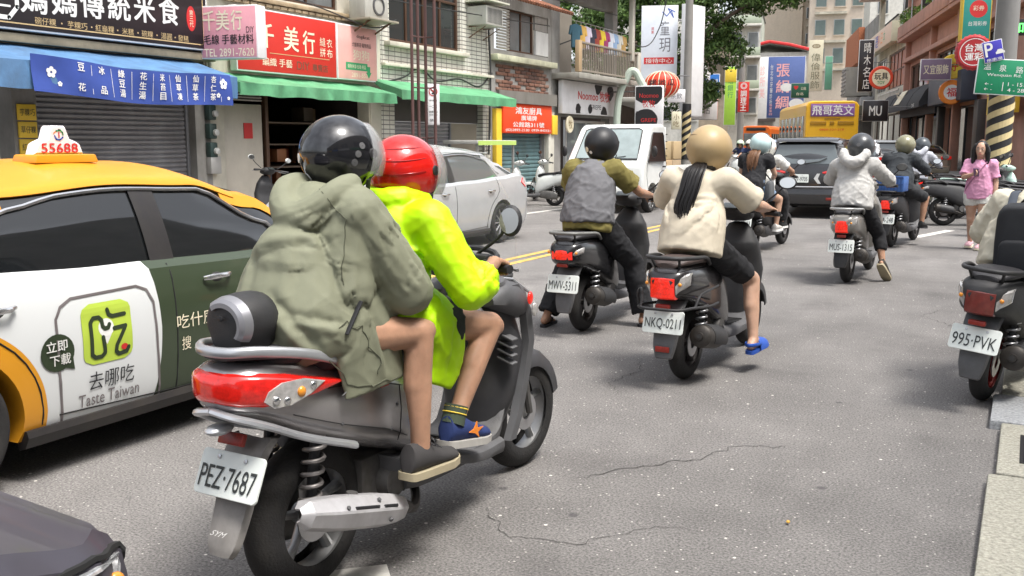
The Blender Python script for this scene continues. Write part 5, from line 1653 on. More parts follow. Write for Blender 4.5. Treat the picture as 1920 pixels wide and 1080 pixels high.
 fe = MB().loft(fr, False, False).build('front_fender', s['shield'], t, smooth=60, solid=.008)
 fk = MB()
 for sx in (-.062, .062):
  fk.tube([(sx, L - .0, R_), (sx, L - .06, R_ + .2), (sx * .6, L - .13, .62)], [.016, .02, .02], 8)
 fk.build('fork', ENG, t)
 # engine, swing arm, exhaust, shock
 e = MB()
 e.loft(body_loft([(-.10, .17, .29, .03, .03), (-.02, .15, .33, .045, .045), (.18, .16, .36, .05, .05), (.36, .20, .34, .04, .04)], ex=3))
 e.M = Matrix.Translation((-.105, 0, 0))
 e2 = MB(); e2.M = Matrix.Translation((-.10, 0, 0))
 e2.loft(body_loft([(-.10, .17, .29, .03, .03), (-.02, .15, .33, .045, .045), (.18, .16, .36, .05, .05), (.36, .20, .34, .04, .04)], ex=3))
 e2.build('engine_case', ENG, t)
 e3 = MB().box((.0, .27, .31), (.17, .22, .2), bev=.03).cyl((.03, .30, .3), (.13, .30, .3), .075, .06, 18)
 for k in range(5):
  e3.box((.0, .42 + k * .022, .28), (.15, .012, .14), bev=.003)
 e3.build('engine', ENG, t)
 for sx in ((.10, -.10) if s.get('shocks', 2) == 2 else (-.10,)):
  b = MB()
  sp = s.get('shock', ((-.02, .27), (.02, .58)))
  coil(b, (sx, sp[0][0], sp[0][1] + .03), (sx, sp[1][0], sp[1][1]), .033, 7, .0075)
  o = b.build('shock_spring', s.get('springm', SILV), t, smooth=70)
  MB().cyl((sx, sp[0][0], sp[0][1]), (sx, sp[1][0], sp[1][1]), .018, seg=10).build('damper', BLKP, o)
 if s['muff'] == 'round':
  b = MB()
  c0, c1 = V((.165, -.22, .33)), V((.165, .14, .26))
  ax = (c1 - c0).normalized()
  b.lathe([(.001, .0), (.024, .0), (.026, .012), (.052, .014), (.070, .03), (.073, .07), (.073, .26), (.06, .33), (.03, .38), (.001, .385)], c0, ax, 22)
  o = b.build('muffler', s.get('muffm', EXH), t, smooth=40)
  MB().cyl(c0 - ax * .003, c0 + ax * .012, .014, seg=12).build('outlet', BLKP, o)
  MB().loft([[V((.165 + (.079 + d) * math.cos(R(a)), 0, (.079 + d) * math.sin(R(a)))) + V((0, c0.y, c0.z)) + ax * yy for a in range(-30, 111, 14)] + [V((.165 + (.073) * math.cos(R(a)), 0, .073 * math.sin(R(a)))) + V((0, c0.y, c0.z)) + ax * yy for a in range(110, -31, -14)] for yy, d in ((.10, -.003), (.14, .004), (.3, .004), (.34, -.003))]).build('heat_shield', s.get('shieldm', BLKP), o, smooth=40)
  MB().tube(curve_pts([c1 - ax * .02, c1 + V((-.02, .08, -.03)), V((.07, .36, .2)), V((.0, .4, .25))], 5), .016, 8).build('exhaust_pipe', EXH, o)
 # rear fender, plate, lamps
 py, pz = s['plate_c']
 ff = s.get('fender', [(-.26, .56, .10), (-.33, .50, .095), (py + .03, pz - .02, .085), (py - .01, pz - .14, .075), (py - .02, pz - .22, .055)])
 rings = []
 for p in curve_pts([V(q) for q in ff], 4):
  rings.append([(-p.z, p.x + .03, p.y - .004), (-p.z * .9, p.x + .005, p.y), (-p.z * .5, p.x - .002, p.y), (p.z * .5, p.x - .002, p.y), (p.z * .9, p.x + .005, p.y), (p.z, p.x + .03, p.y - .004), (p.z * .85, p.x + .022, p.y - .012), (-p.z * .85, p.x + .022, p.y - .012)])
 fen = MB().loft(rings).build('rear_fender', s['flap'], t, smooth=50)
 plate(t, (s.get('plate_x', 0), py - .018, pz), s['plate_tilt'], s['plate'])
 st = s['st']
 ty = st[0][0]
 if s['lamp'] in ('wide', 'tall', 'trap'):
  W_, zc, hh = {'wide': (.085, .655, .045), 'tall': (.062, .645, .075), 'trap': (.075, .635, .075)}[s['lamp']]
  zc += s.get('lamp_dz', 0)
  # red lens: curved prism following the tail
  def lens(x0, x1, za0, zb0, za1, zb1, m, nm, yo=0., par=None, n_=8):
   rg = []
   for k in range(n_ + 1):
    x = lerp(x0, x1, k / n_)
    za, zb = lerp(za0, za1, k / n_), lerp(zb0, zb1, k / n_)
    yb = ty + .005 + 3.6 * x * x + yo + (.0 if abs(x) < .12 else (abs(x) - .12) * 1.2)
    rg.append([(x, yb - .012, za + .012), (x, yb - .018, (za + zb) / 2), (x, yb - .012, zb - .012), (x, yb + .01, zb), (x, yb + .05, zb), (x, yb + .05, za), (x, yb + .01, za)])
   return MB().loft(rg).build(nm, m, par if par is not None else t, smooth=40)
  if s['lamp'] == 'trap':
   rl = lens(-W_, W_, zc - hh * .85, zc + hh, zc - hh * .85, zc + hh, s['lampm'], 'tail_lamp')
  elif s['lamp'] == 'tall':
   rl = lens(-W_, W_, zc - hh, zc + hh * .8, zc - hh, zc + hh * .8, s['lampm'], 'tail_lamp')
  else:
   rl = lens(-W_, W_, zc - hh, zc + hh, zc - hh, zc + hh, s['lampm'], 'tail_lamp')
  for sx in (-1, 1):
   o = lens(sx * (W_ + .006), sx * .138, zc - hh * .55, zc + hh * .9, zc + hh * .25, zc + hh * 1.25, CLRL, 'indicator', .004)
   MB().ball((sx * (W_ + .03), ty + .025, zc + hh * .4), .012, 8, 6).build('bulb', AMBL, o)
  MB().box((0, ty + .03, zc - hh - .035), (.09, .03, .028), bev=.006).build('reflector', REFL, t)
 if s['rail']:
  zr = st[2][2] + .03
  pts = [(-.135, .02, zr - .05), (-.155, -.10, zr), (-.145, -.28, zr + .015), (-.10, -.40, zr + .02), (0, -.43, zr + .022), (.10, -.40, zr + .02), (.145, -.28, zr + .015), (.155, -.10, zr), (.135, .02, zr - .05)]
  MB().tube(curve_pts(pts, 5), [(.013, .013)] * 41, 8).build('grab_rail', s.get('railm', BLKP), t, smooth=60)
  rs_ = MB()
  for sx in (-.09, .09):
   rs_.cyl((sx, -.385, zr + .018), (sx * .8, -.33, zr - .06), .009, seg=6)
  rs_.build('rail_strut', BLKP, t)
 return t
# ------------------------------------------------------------------ people
SKIN = mat('skin_tan', (.42, .235, .15), .5, var=.24, vscale=9, bump=.06, bscale=200, sub=.12)
SKIN2 = mat('skin_light', (.52, .32, .225), .5, var=.12, vscale=14, bump=.06, bscale=200, sub=.12)
HAIRB = mat('hair_black', (.012, .010, .010), .42, var=.3, vscale=30, stretch=(8, 8, .6))
HAIRBR = mat('hair_brown', (.16, .075, .035), .45, var=.4, vscale=22, stretch=(8, 8, .5))
def cloth(name, c, rough=.85, var=.14, bump=.25, crumple=.12, cs=8.):
 if 'cloth_' + name in MATS:
  return MATS['cloth_' + name]
 m = mat('cloth_' + name, c, rough, var=var, vscale=7, bump=bump * .5, bscale=340)
 n, l, b = nodes_of(m)
 tc_ = n.new('ShaderNodeTexCoord')
 z1 = n.new('ShaderNodeTexNoise')
 z1.noise_type = 'RIDGED_MULTIFRACTAL'
 z1.inputs['Scale'].default_value = cs
 z1.inputs['Detail'].default_value = 2.5
 z1.inputs['Roughness'].default_value = .45
 z1.inputs['Distortion'].default_value = .35
 l.new(tc_.outputs['Object'], z1.inputs['Vector'])
 bp = [x for x in n if x.type == 'BUMP'][0]
 b2 = n.new('ShaderNodeBump')
 b2.inputs['Strength'].default_value = crumple
 b2.inputs['Distance'].default_value = .03
 l.new(z1.outputs['Fac'], b2.inputs['Height'])
 l.new(bp.outputs['Normal'], b2.inputs['Normal'])
 l.new(b2.outputs['Normal'], b.inputs['Normal'])
 return m
def folds(amp, sc_=(9, 9, 5), seed=0., ridge=2.0, fine=.4, along=(.25, .45, 1.)):
 """long soft creases that run along a slanted direction, crossed by a weaker second family"""
 def fam(d, s1, s2):
  d = V(d).normalized(); a_ = d.orthogonal().normalized(); b_ = d.cross(a_)
  return lambda co: V((co.dot(a_) * s1, co.dot(b_) * s1, co.dot(d) * s2))
 f1 = fam(along, sc_[0], sc_[2] * .45)
 f2 = fam((-along[0] - .5, along[1] * .4 - .6, along[2] * .55), sc_[0] * 1.25, sc_[2] * .6)
 f3 = fam((.9, .3, .3), sc_[0] * 2.2, sc_[2] * 1.2)
 def rd(p_):
  s_ = noise.noise(p_ + noise.noise_vector(p_ * .5) * .55)
  return max(0., 1 - abs(s_) * 3.0) ** ridge
 o_ = V((seed * 3.1, seed * 1.7, seed))
 def f(co, n):
  v = rd(f1(co) + o_) + .75 * rd(f2(co) + o_ * 2) - .45
  return amp * v * .8 + amp * fine * (rd(f3(co) + o_ * 3) - .25) + amp * .5 * noise.noise(co * 5 + o_)
 return f
def creases(lines, base=None):
 """explicit drapery: each line (a, b, depth, width) presses a valley with a raised lip beside it"""
 L_ = [(V(a), V(b) - V(a), d, w) for a, b, d, w in lines]
 def f(co, n):
  v = base(co, n) if base else 0.
  for a, ab, d, w in L_:
   r = co - a
   t = r.dot(ab) / ab.length_squared
   if t < -.15 or t > 1.15:
    continue
   q = r - ab * t
   q -= n * q.dot(n) * .8
   x = q.length / w
   if x > 3.2:
    continue
   sg_ = 1 if ab.cross(n).dot(q) > 0 else -1
   e = max(0., 1 - (abs(2 * t - 1)) ** 3) if 0 <= t <= 1 else 0.
   v += d * e * (-math.exp(-x * x) + .75 * math.exp(-((x * sg_ - 1.5) ** 2)))
  return v
 return f
def fan(o, dirs, l, d, w, seed=1):
 """creases fanning out from a pinch point"""
 rnd = random.Random(seed)
 return [(V(o), V(o) + V(q).normalized() * l * rnd.uniform(.6, 1.2), d * rnd.uniform(.6, 1.2), w * rnd.uniform(.7, 1.3)) for q in dirs]
def mirrorx(p):
 return V((-p[0], p[1], p[2]))
def joints(**J):
 J = {k: V(v) for k, v in J.items()}
 for k in list(J):
  if k.endswith('R') and k[:-1] + 'L' not in J:
   J[k[:-1] + 'L'] = mirrorx(J[k])
 return J
def limb(b, a, m, c, r, seg=12, bulge=0.):
 """two-bone tapered limb a -> m -> c"""
 a, m, c = V(a), V(m), V(c)
 def bone(p, q, r0, rm_, r1):
  pts = [p.lerp(q, k / 6) for k in range(7)]
  rr_ = [sm(k / 6, [0, .35, 1], [r0, rm_, r1]) for k in range(7)]
  b.tube(pts, rr_, seg)
  b.ball(p, r0, 12, 8); b.ball(q, r1, 12, 8)
 bone(a, m, r[0], r[1], r[2])
 bone(m, c, r[2], r[3], r[4])
def hand_grip(b, wrist, g, side, bar=EX, sc_=1.):
 """hand closed round a bar through g; bar runs along x, the palm sits behind and above it"""
 wrist, g = V(wrist), V(g)
 ax = V(bar).normalized()
 up = V(EZ); fw = ax.cross(up) * -1
 fw = V(EY) - ax * ax.y
 fw.normalize()
 def pt(o, ang, r):
  return g + ax * o * side + (fw * math.cos(R(ang)) + up * math.sin(R(ang))) * r
 # palm
 for o in (-.03, -.01, .012, .032):
  k = pt(o, 115, .034)
  b.capsule(wrist.lerp(k, .12), k, .017, .0135, 8)
 for i, (o, ln) in enumerate(((-.033, .9), (-.011, 1.), (.011, .97), (.033, .8))):
  k0 = pt(o, 115, .034); k1 = pt(o, 48, .031 * ln + .002); k2 = pt(o, -22, .029); k3 = pt(o, -85 * ln, .027)
  b.capsule(k0, k1, .0118, .0102, 8); b.capsule(k1, k2, .0102, .0092, 8); b.capsule(k2, k3, .0092, .008, 8)
 th0 = wrist.lerp(pt(-.03, 150, .03), .45); th1 = pt(-.056, 185, .028); th2 = pt(-.058, 262, .027); th3 = pt(-.05, 318, .026)
 b.capsule(th0, th1, .0145, .012, 8); b.capsule(th1, th2, .0115, .010, 8); b.capsule(th2, th3, .010, .008, 8)
def hand_relaxed(b, wrist, d, side, out=EX):
 """open relaxed hand hanging along d"""
 wrist, d, o = V(wrist), V(d).normalized(), V(out).normalized()
 pn = d.cross(o).normalized() * side
 kn = wrist + d * .085
 for k in (-.028, -.009, .010, .028):
  b.capsule(wrist + o * k * .4, kn + o * k, .016, .012, 8)
 for k, ln in ((-.030, .062), (-.010, .078), (.010, .074), (.030, .056)):
  q0 = kn + o * k; q1 = q0 + d * ln * .45 + pn * .008; q2 = q1 + d * ln * .35 + pn * .018; q3 = q2 + d * ln * .22 + pn * .02
  b.capsule(q0, q1, .0105, .0095, 8); b.capsule(q1, q2, .0095, .0085, 8); b.capsule(q2, q3, .0085, .0075, 8)
 s_ = wrist + d * .02 + o * .02
 b.capsule(s_, s_ + d * .04 + o * .03 + pn * .012, .0135, .0115, 8)
 b.capsule(s_ + d * .04 + o * .03 + pn * .012, s_ + d * .068 + o * .036 + pn * .03, .011, .0085, 8)
def foot_frame(an, to):
 f = (V(to) - V(an)); 
 f.z = f.z
 return f
def shoe(parent, heel, toe, m, solem, up=EZ, w=1., name='shoe', low=.09, lace=None):
 heel, toe, up = V(heel), V(toe), V(up)
 f = (toe - heel); L_ = f.length; f.normalize()
 sd_ = f.cross(up).normalized(); u = sd_.cross(f).normalized()
 S = [(0.0, .024, .055), (.03, .036, low * 1.05), (.20, .043, low), (.36, .045, low * .98), (.55, .048, .070), (.75, .050, .054), (.9, .043, .046), (.98, .024, .035), (1.0, .008, .028)]
 rings = []
 for tt, hw, hh in [(lerp(S[i][0], S[i + 1][0], k / 3), lerp(S[i][1], S[i + 1][1], k / 3), lerp(S[i][2], S[i + 1][2], k / 3)) for i in range(len(S) - 1) for k in range(3)] + [S[-1]]:
  c = heel + f * (L_ * tt)
  ring = []
  for k in range(14):
   a = 2 * math.pi * k / 14
   x, z = math.cos(a), math.sin(a)
   x = math.copysign(abs(x) ** .8, x)
   zz = (hh * (.5 + .5 * z)) if True else 0
   taper = 1 - .32 * max(0, z) ** 1.5
   ring.append(c + sd_ * (x * hw * w * taper) + u * (zz + .018))
  rings.append(ring)
 o = MB().loft(rings).build(name, m, parent, smooth=60)
 rg = []
 for h_ in (0., .012, .026):
  ring = []
  for tt, hw, hh in [(q[0], q[1], 0) for q in S] + [(q[0], -q[1], 0) for q in S[::-1]]:
   ring.append(heel + f * (L_ * (tt * 1.03 - .015)) + sd_ * (hw * 1.06 * w) + u * (h_ + .010 * max(0, tt - .75) * 4))
  rg.append(ring)
 MB().loft(rg).build('sole', solem, o, smooth=50)
 if lace:
  lb = MB()
  for k in range(4):
   tt = .38 + k * .075
   hh = interp(tt, [q[0] for q in S], [q[2] for q in S])
   c = heel + f * (L_ * tt) + u * (hh + .021)
   lb.tube([c - sd_ * .024 - u * .008, c + u * .002, c + sd_ * .024 - u * .008], .0032, 5)
  c = heel + f * (L_ * .36) + u * (low * .9 + .026)
  lb.tube(curve_pts([c, c + sd_ * .03 + u * .014, c + sd_ * .045 - u * .012, c + sd_ * .01], 4), .0026, 5)
  lb.tube(curve_pts([c, c - sd_ * .03 + u * .012, c - sd_ * .04 - u * .014, c - sd_ * .01], 4), .0026, 5)
  lb.build('lace', lace, o)
 return o
def flipflop(parent, heel, toe, m, up=EZ, clog=False):
 heel, toe, up = V(heel), V(toe), V(up)
 f = (toe - heel); L_ = f.length; f.normalize()
 sd_ = f.cross(up).normalized(); u = sd_.cross(f).normalized()
 S = [(0, .014), (.04, .028), (.2, .034), (.5, .038), (.78, .048), (.93, .038), (1.0, .014)]
 rg = []
 for h_ in (-.004, .014, .02):
  rg.append([heel + f * (L_ * a) + sd_ * w + u * h_ for a, w in S] + [heel + f * (L_ * a) - sd_ * w + u * h_ for a, w in S[::-1]])
 o = MB().loft(rg).build('sandal', m, parent, smooth=50)
 b = MB()
 if clog:
  rings = []
  for tt, hw, hh in ((.38, .045, .078), (.5, .048, .075), (.7, .052, .066), (.88, .046, .052), (.97, .03, .04), (1.01, .012, .03)):
   c = heel + f * (L_ * tt)
   rings.append([c + sd_ * (hw * math.cos(R(a))) + u * (.004 + hh * math.sin(R(a))) for a in range(0, 181, 15)])
  b.loft(rings, False, False)
  b2 = MB().tube(curve_pts([heel + f * (L_ * .42) + sd_ * .044 + u * .05, heel + f * (L_ * .1) + sd_ * .036 + u * .06, heel - f * .012 + u * .062, heel + f * (L_ * .1) - sd_ * .036 + u * .06, heel + f * (L_ * .42) - sd_ * .044 + u * .05], 5), [(.012, .004)] * 21, 8, side=u)
  b2.build('heel_strap', m, o)
  b.build('upper', m, o, smooth=60, solid=.006)
 else:
  for sx in (-1, 1):
   b.tube(curve_pts([heel + f * (L_ * .40) + sd_ * sx * .04 + u * .018, heel + f * (L_ * .58) + sd_ * sx * .03 + u * .055, heel + f * (L_ * .80) + u * .03], 5), [(.011, .005)] * 11, 6, side=u)
  b.build('strap', m, o)
 return o
def helmet(parent, c, m, yaw=0., pitch=0., r=(.128, .150, .138), visor=None, trim=BLKP, stickers=(), full=1., name='helmet', vents=False, peak=False, ridge=0.):
 """open-face helmet; +y is forward in its own frame"""
 rm = (Matrix.Rotation(yaw, 3, 'Z') @ Matrix.Rotation(pitch, 3, 'X'))
 b = MB()
 na, ne = 44, 24
 def p_(i, j, k=1.):
  az = 2 * math.pi * i / na
  # lower edge: deep at the back, cut away at the face
  fr = max(0., math.sin(az))
  lo = lerp(-.86, .10, min(1, max(0, (fr - .25) / .45))) * full + (1 - full) * -.25
  el = lerp(math.asin(max(-.99, lo)), math.pi / 2 - .01, j / ne)
  d = V((math.cos(el) * math.cos(az), math.cos(el) * math.sin(az), math.sin(el)))
  tk = 1 + ridge * max(0, math.cos(az * 4)) * math.cos(el) * .5
  z_ = d.z
  w_ = 1 - .10 * max(0, -z_)
  return V((d.x * r[0] * k * w_ * tk, d.y * r[1] * k * (1 - .14 * max(0, -z_) * (1 if d.y < 0 else .4)), z_ * r[2] * k))
 vs, fs = [], []
 for j in range(ne + 1):
  for i in range(na):
   vs.append(p_(i, j))
 for j in range(ne):
  for i in range(na):
   k = (i + 1) % na
   fs.append((j * na + i, j * na + k, (j + 1) * na + k, (j + 1) * na + i))
 fs.append(tuple(ne * na + i for i in range(na)))
 b.add(vs, fs)
 o = b.build(name, m, parent, smooth=70, solid=.012, loc=c)
 o.rotation_euler = rm.to_euler()
 tb = MB().tube([p_(i, 0, 1.006) for i in range(na)] + [p_(0, 0, 1.006)], .0075, 6)
 tb.build('edge_trim', trim, o)
 st = MB()
 for sx in (-1, 1):
  st.tube(curve_pts([(sx * r[0] * .9, .03, -r[2] * .55), (sx * r[0] * .62, .055, -r[2] * .98), (0, .07, -r[2] * 1.13)], 4), [(.010, .003)] * 9, 6, side=EY)
 st.build('strap', BLKP, o)
 if visor:
  vs, fs = [], []
  n1, n2 = 22, 10
  for j in range(n2 + 1):
   for i in range(n1 + 1):
    az = lerp(R(8), R(172), i / n1)
    el = lerp(R(visor[0]), R(visor[1]), j / n2)
    k = visor[2] + .10 * (1 - j / n2) * math.sin(az)
    vs.append(V((math.cos(el) * math.cos(az) * r[0] * (visor[2] + .01), math.cos(el) * math.sin(az) * r[1] * k, math.sin(el) * r[2] * visor[2])))
  for j in range(n2):
   for i in range(n1):
    a = j * (n1 + 1) + i
    fs.append((a, a + 1, a + n1 + 2, a + n1 + 1))
  MB().add(vs, fs).build('visor', visor[3], o, smooth=80, solid=.003)
  for sx in (-1, 1):
   MB().lathe([(.001, .012), (.017, .010), (.02, 0)], (sx * r[0] * .985, .028, .012), (sx, 0, 0), 14).build('visor_hinge', trim, o)
 if peak:
  vs = []
  for j in range(5):
   for i in range(17):
    az = lerp(R(25), R(155), i / 16)
    vs.append(V((math.cos(az) * r[0] * 1.02, math.sin(az) * (r[1] * 1.0 + .055 * j / 4 * math.sin(az)), r[2] * .22 - .018 * j / 4)))
  fs = [(j * 17 + i, j * 17 + i + 1, (j + 1) * 17 + i + 1, (j + 1) * 17 + i) for j in range(4) for i in range(16)]
  MB().add(vs, fs).build('peak', m, o, smooth=80, solid=.006)
 for (az, el, rad, mm_) in stickers:
  d = V((math.cos(R(el)) * math.cos(R(az)) * r[0], math.cos(R(el)) * math.sin(R(az)) * r[1], math.sin(R(el)) * r[2]))
  nn = V((d.x / r[0] ** 2, d.y / r[1] ** 2, d.z / r[2] ** 2)).normalized()
  MB().lathe([(.001, .004), (rad * .96, .0035), (rad, 0)], d * (1 - .10 * max(0, -math.sin(R(el)))) + nn * .004, nn, 18).build('sticker', mm_, o)
 return o
def hair_tail(parent, root, path, r, m, n_=70, seed=1, spread=1.):
 rnd = random.Random(seed)
 b = MB()
 P_ = [V(p) for p in path]
 for k in range(n_):
  a, q = rnd.uniform(0, 6.28), rnd.random() ** .5
  off = V((math.cos(a), math.sin(a) * .6, 0)) * q
  pts = []
  L_ = rnd.uniform(.72, 1.02)
  m_ = len(P_)
  full = curve_pts(P_, 4)
  cnt = max(4, int(len(full) * L_))
  for i in range(cnt):
   tt = i / (len(full) - 1)
   rr_ = r * sm(tt, [0, .18, .55, 1], [.55, 1.0, .95, .5]) * spread
   wig = noise.noise_vector(V((k * 1.7, tt * 3.2, seed))) * .012 * tt * 2
   pts.append(full[i] + off * rr_ + wig)
  sz = rnd.uniform(.0035, .0065) * (r / .05) * (70 / n_) ** .5
  b.tube(pts, [(sz * (1 - .75 * i / (len(pts) - 1)), sz * 1.6 * (1 - .75 * i / (len(pts) - 1))) for i in range(len(pts))], 5)
 return b.build('hair', m, parent, smooth=80)
def person(label, loc, rz, J, skin=SKIN, vox=.011, top=None, bottom=None, shoes=None, lean=0., group=None, hands='grip', bars=None, headr=1., face=False, slim=1.):
 """one continuous body, clothes as children. J from joints()"""
 t = thing('person', label, 'person', loc, rz, group)
 t.rotation_euler = (0, lean, rz)
 b = MB()
 pel, che, nek, hd = J['pel'], J['che'], J['nek'], J['hd']
 sw = (J['shR'] - J['shL']).length / 2
 b.tube(curve_pts([pel + V((0, 0, -.07)), pel, pel.lerp(che, .5), che, nek + V((0, 0, -.03))], 3), [(.08, .06), (.11, .08), (.12, .085), (.125, .09), (.12, .085), (.11, .08), (.105, .08), (.115, .085), (.125, .085), (.12, .08), (.10, .07), (.08, .06), (.06, .05)], 16, side=EX)
 b.capsule(nek - V((0, 0, .04)), hd - V((0, 0, .05)), .053, .05, 12)
 b.ball(hd + V((0, 0, .01)), (.074 * headr, .093 * headr, .108 * headr), 20, 14)
 b.ball(hd + V((0, .035, -.055)), (.052 * headr, .058 * headr, .055 * headr), 14, 10)
 b.capsule(hd + V((0, .085, .0)), hd + V((0, .102, -.028)), .010, .014, 8)
 for sx in (-1, 1):
  b.ball(hd + V((sx * .075, -.005, -.01)), (.012, .022, .032), 8, 8)
 for s_ in 'RL':
  sg_ = 1 if s_ == 'R' else -1
  limb(b, J['sh' + s_], J['el' + s_], J['wr' + s_], [.040 * slim, .047 * slim, .037 * slim, .038 * slim, .026])
  limb(b, J['hip' + s_], J['kn' + s_], J['an' + s_], [.088 * slim, .084 * slim, .055 * slim, .047 * slim, .034])
  hp_, kn_, an_ = J['hip' + s_], J['kn' + s_], J['an' + s_]
  fw_ = kn_ - (hp_ + an_) / 2
  sk_ = (an_ - kn_).normalized()
  fw_ = fw_ - sk_ * fw_.dot(sk_)
  fw_ = fw_.normalized() if fw_.length > .01 else V(EY)
  b.ball(kn_ + fw_ * .022 - sk_ * .005, .043 * slim, 12, 8)
  c1_, c2_ = kn_.lerp(an_, .16) - fw_ * .018, kn_.lerp(an_, .46) - fw_ * .022
  b.capsule(c1_, c2_, .042 * slim, .042 * slim, 10)
  b.capsule(c2_, kn_.lerp(an_, .86) - fw_ * .012, .038 * slim, .022, 10)
  b.capsule(kn_.lerp(an_, .1) + fw_ * .014, kn_.lerp(an_, .8) + fw_ * .010, .030, .022, 8)
  hn = hands if isinstance(hands, str) else hands[s_]
  if hn == 'grip':
   g_ = J.get('gr' + s_, J['wr' + s_] + V((0, .06, 0)))
   hand_grip(b, J['wr' + s_], g_, sg_, V((1, -.45 * sg_, 0)) if bars is None else bars[s_])
  elif hn == 'relax':
   d_ = (J['wr' + s_] - J['el' + s_]).normalized()
   hand_relaxed(b, J['wr' + s_], d_, sg_, J.get('ho' + s_, V(EY)))
  an, to = J['an' + s_], J['to' + s_]
  he = J.get('he' + s_, an + V((0, -.04, -.06)))
  shod = bool(shoes) and shoes.get('kind', 'shoe') == 'shoe'
  if shod:
   b.capsule(an, he.lerp(to, .12) + V((0, 0, .035)), .034, .024, 10)
  else:
   b.capsule(an, he + V((0, 0, .035)), .034, .03, 10)
   b.capsule(he + V((0, 0, .03)), he.lerp(to, .62) + V((0, 0, .030)), .028, .030, 10)
   b.capsule(an, he.lerp(to, .55) + V((0, 0, .035)), .032, .026, 10)
  sd_ = (to - he).cross(V(EZ)).normalized()
  for k in range(5 if not (shoes and shoes.get('kind', 'shoe') == 'shoe') else 0):
   q = he.lerp(to, .66) + sd_ * (k - 2) * .016 + V((0, 0, .018))
   b.capsule(q, he.lerp(to, .97 - .03 * k if sg_ < 0 else .85 + .03 * k) + sd_ * (k - 2) * .017 + V((0, 0, .012)), .013, .0095, 7)
 remesh(b, 'body', skin, t, vox, 3)
 if face:
  for sx in (-1, 1):
   e = MB().ball(hd + V((sx * .030, .079, .006)), (.012, .008, .007), 10, 8).build('eye', mat('eye_white', (.6, .58, .55), .3, var=0), t)
   MB().ball(hd + V((sx * .030, .086, .006)), (.005, .003, .005), 8, 6).build('iris', T_BLACK, e)
   MB().tube([hd + V((sx * .015, .090, .026)), hd + V((sx * .03, .091, .030)), hd + V((sx * .046, .080, .026))], .0035, 5).build('eyebrow', HAIRB, t)
  MB().tube([hd + V((-.022, .094, -.058)), hd + V((0, .100, -.056)), hd + V((.022, .094, -.058))], [.003, .0055, .003], 6).build('lips', mat('lips', (.42, .12, .11), .4), t)
 # ------- top
 if top:
  b = MB()
  s_ = top.get('slack', .022)
  tor = top.get('torso')
  if tor is None:
   hem = V(top.get('hem', pel + V((0, -.02, -.08))))
   bw = top.get('belly', .165)
   tor = [(hem, bw + s_, bw * .78 + s_), (pel + V((0, 0, .05)), bw + s_, bw * .80 + s_), (pel.lerp(che, .5), bw - .01 + s_, bw * .74 + s_), (che, sw * .84 + s_, .112 + s_), (che.lerp(nek, .45), sw * .80 + s_, .105 + s_), (che.lerp(nek, .8), sw * .50 + s_, .08 + s_), (nek + V((0, 0, -.005)), .062 + s_ * .3, .058 + s_ * .3)]
  cp = curve_pts([q[0] for q in tor], 4)
  ca = curve_pts([V((q[1], q[2], 0)) for q in tor], 4)
  b.tube(cp, [(c_.x, c_.y) for c_ in ca], 22, side=EX)
  sl = top.get('sleeve', .5)
  ra = top.get('rs', (.075, .068, .058, .052, .046))
  for k in 'RL':
   sh, el, wr = J['sh' + k], J['el' + k], J['wr' + k]
   b.ball(sh, ra[0], 14, 10)
   b.tube([sh.lerp(che, .35), sh], [ra[0] * 1.05, ra[0]], 14)
   if sl <= 1:
    b.tube([sh.lerp(el, k2 / 5 * sl) for k2 in range(6)], [lerp(ra[0], ra[1], k2 / 5) + (.010 if k2 == 5 and sl < .98 else 0) for k2 in range(6)], 14)
   if sl > 1:
    f_ = sl - 1
    b.tube([sh.lerp(el, k2 / 5) for k2 in range(6)], [lerp(ra[0], ra[2], k2 / 5) for k2 in range(6)], 14)
    b.ball(el, ra[2], 14, 10)
    b.tube([el.lerp(wr, k2 / 5 * f_) for k2 in range(6)], [lerp(ra[2], ra[4], k2 / 5) for k2 in range(6)], 14)
  if top.get('hood'):
   hc = V(top['hood'])
   hs_ = top.get('hood_s', 1.)
   b.tube(curve_pts([hc + V((.115, .085, .055)) * hs_, hc + V((.115, .0, .02)) * hs_, hc + V((.07, -.06, -.035)) * hs_, hc + V((0, -.085, -.07)) * hs_, hc + V((-.07, -.06, -.035)) * hs_, hc + V((-.115, .0, .02)) * hs_, hc + V((-.115, .085, .055)) * hs_], 4), [v_ * hs_ for v_ in [.03, .038, .044, .048, .05, .052, .054, .056, .058, .06, .062, .064, .066, .064, .062, .06, .058, .056, .054, .052, .05, .048, .044, .038, .03]], 12)
  for ex in top.get('extra', ()):
   ex(b)
  remesh(b, top.get('name', 'shirt'), top['m'], t, top.get('vox', vox), top.get('sm', 5), disp=creases(top.get('lines', ()), folds(top.get('amp', .012), top.get('fs', (9, 9, 5)), top.get('seed', 1.), along=top.get('along', (.25, .45, 1.)))))
 if bottom:
  b = MB()
  s_ = bottom.get('slack', .014)
  fr = bottom.get('len', 1.)           # 0..1 thigh, 1..2 shank
  b.tube([pel + V((0, -.005, .12)), pel + V((0, 0, .02)), pel + V((0, .02, -.06))], [(.15 + s_, .115 + s_), (.168 + s_, .125 + s_), (.15 + s_, .10 + s_)], 18, side=EX)
  for k in 'RL':
   hp, kn, an = J['hip' + k], J['kn' + k], J['an' + k]
   f1 = min(1., fr)
   b.ball(hp, .094 + s_, 14, 10)
   b.tube([hp.lerp(kn, q / 5 * f1) for q in range(6)], [lerp(.096, lerp(.096, .062, f1), q / 5) + s_ + bottom.get('flare', 0) * (q / 5) for q in range(6)], 16)
   if fr > 1:
    b.ball(kn, .064 + s_, 14, 10)
    b.tube([kn.lerp(an, q / 5 * (fr - 1)) for q in range(6)], [lerp(.064, bottom.get('cuff', .052), q / 5) + s_ for q in range(6)], 16)
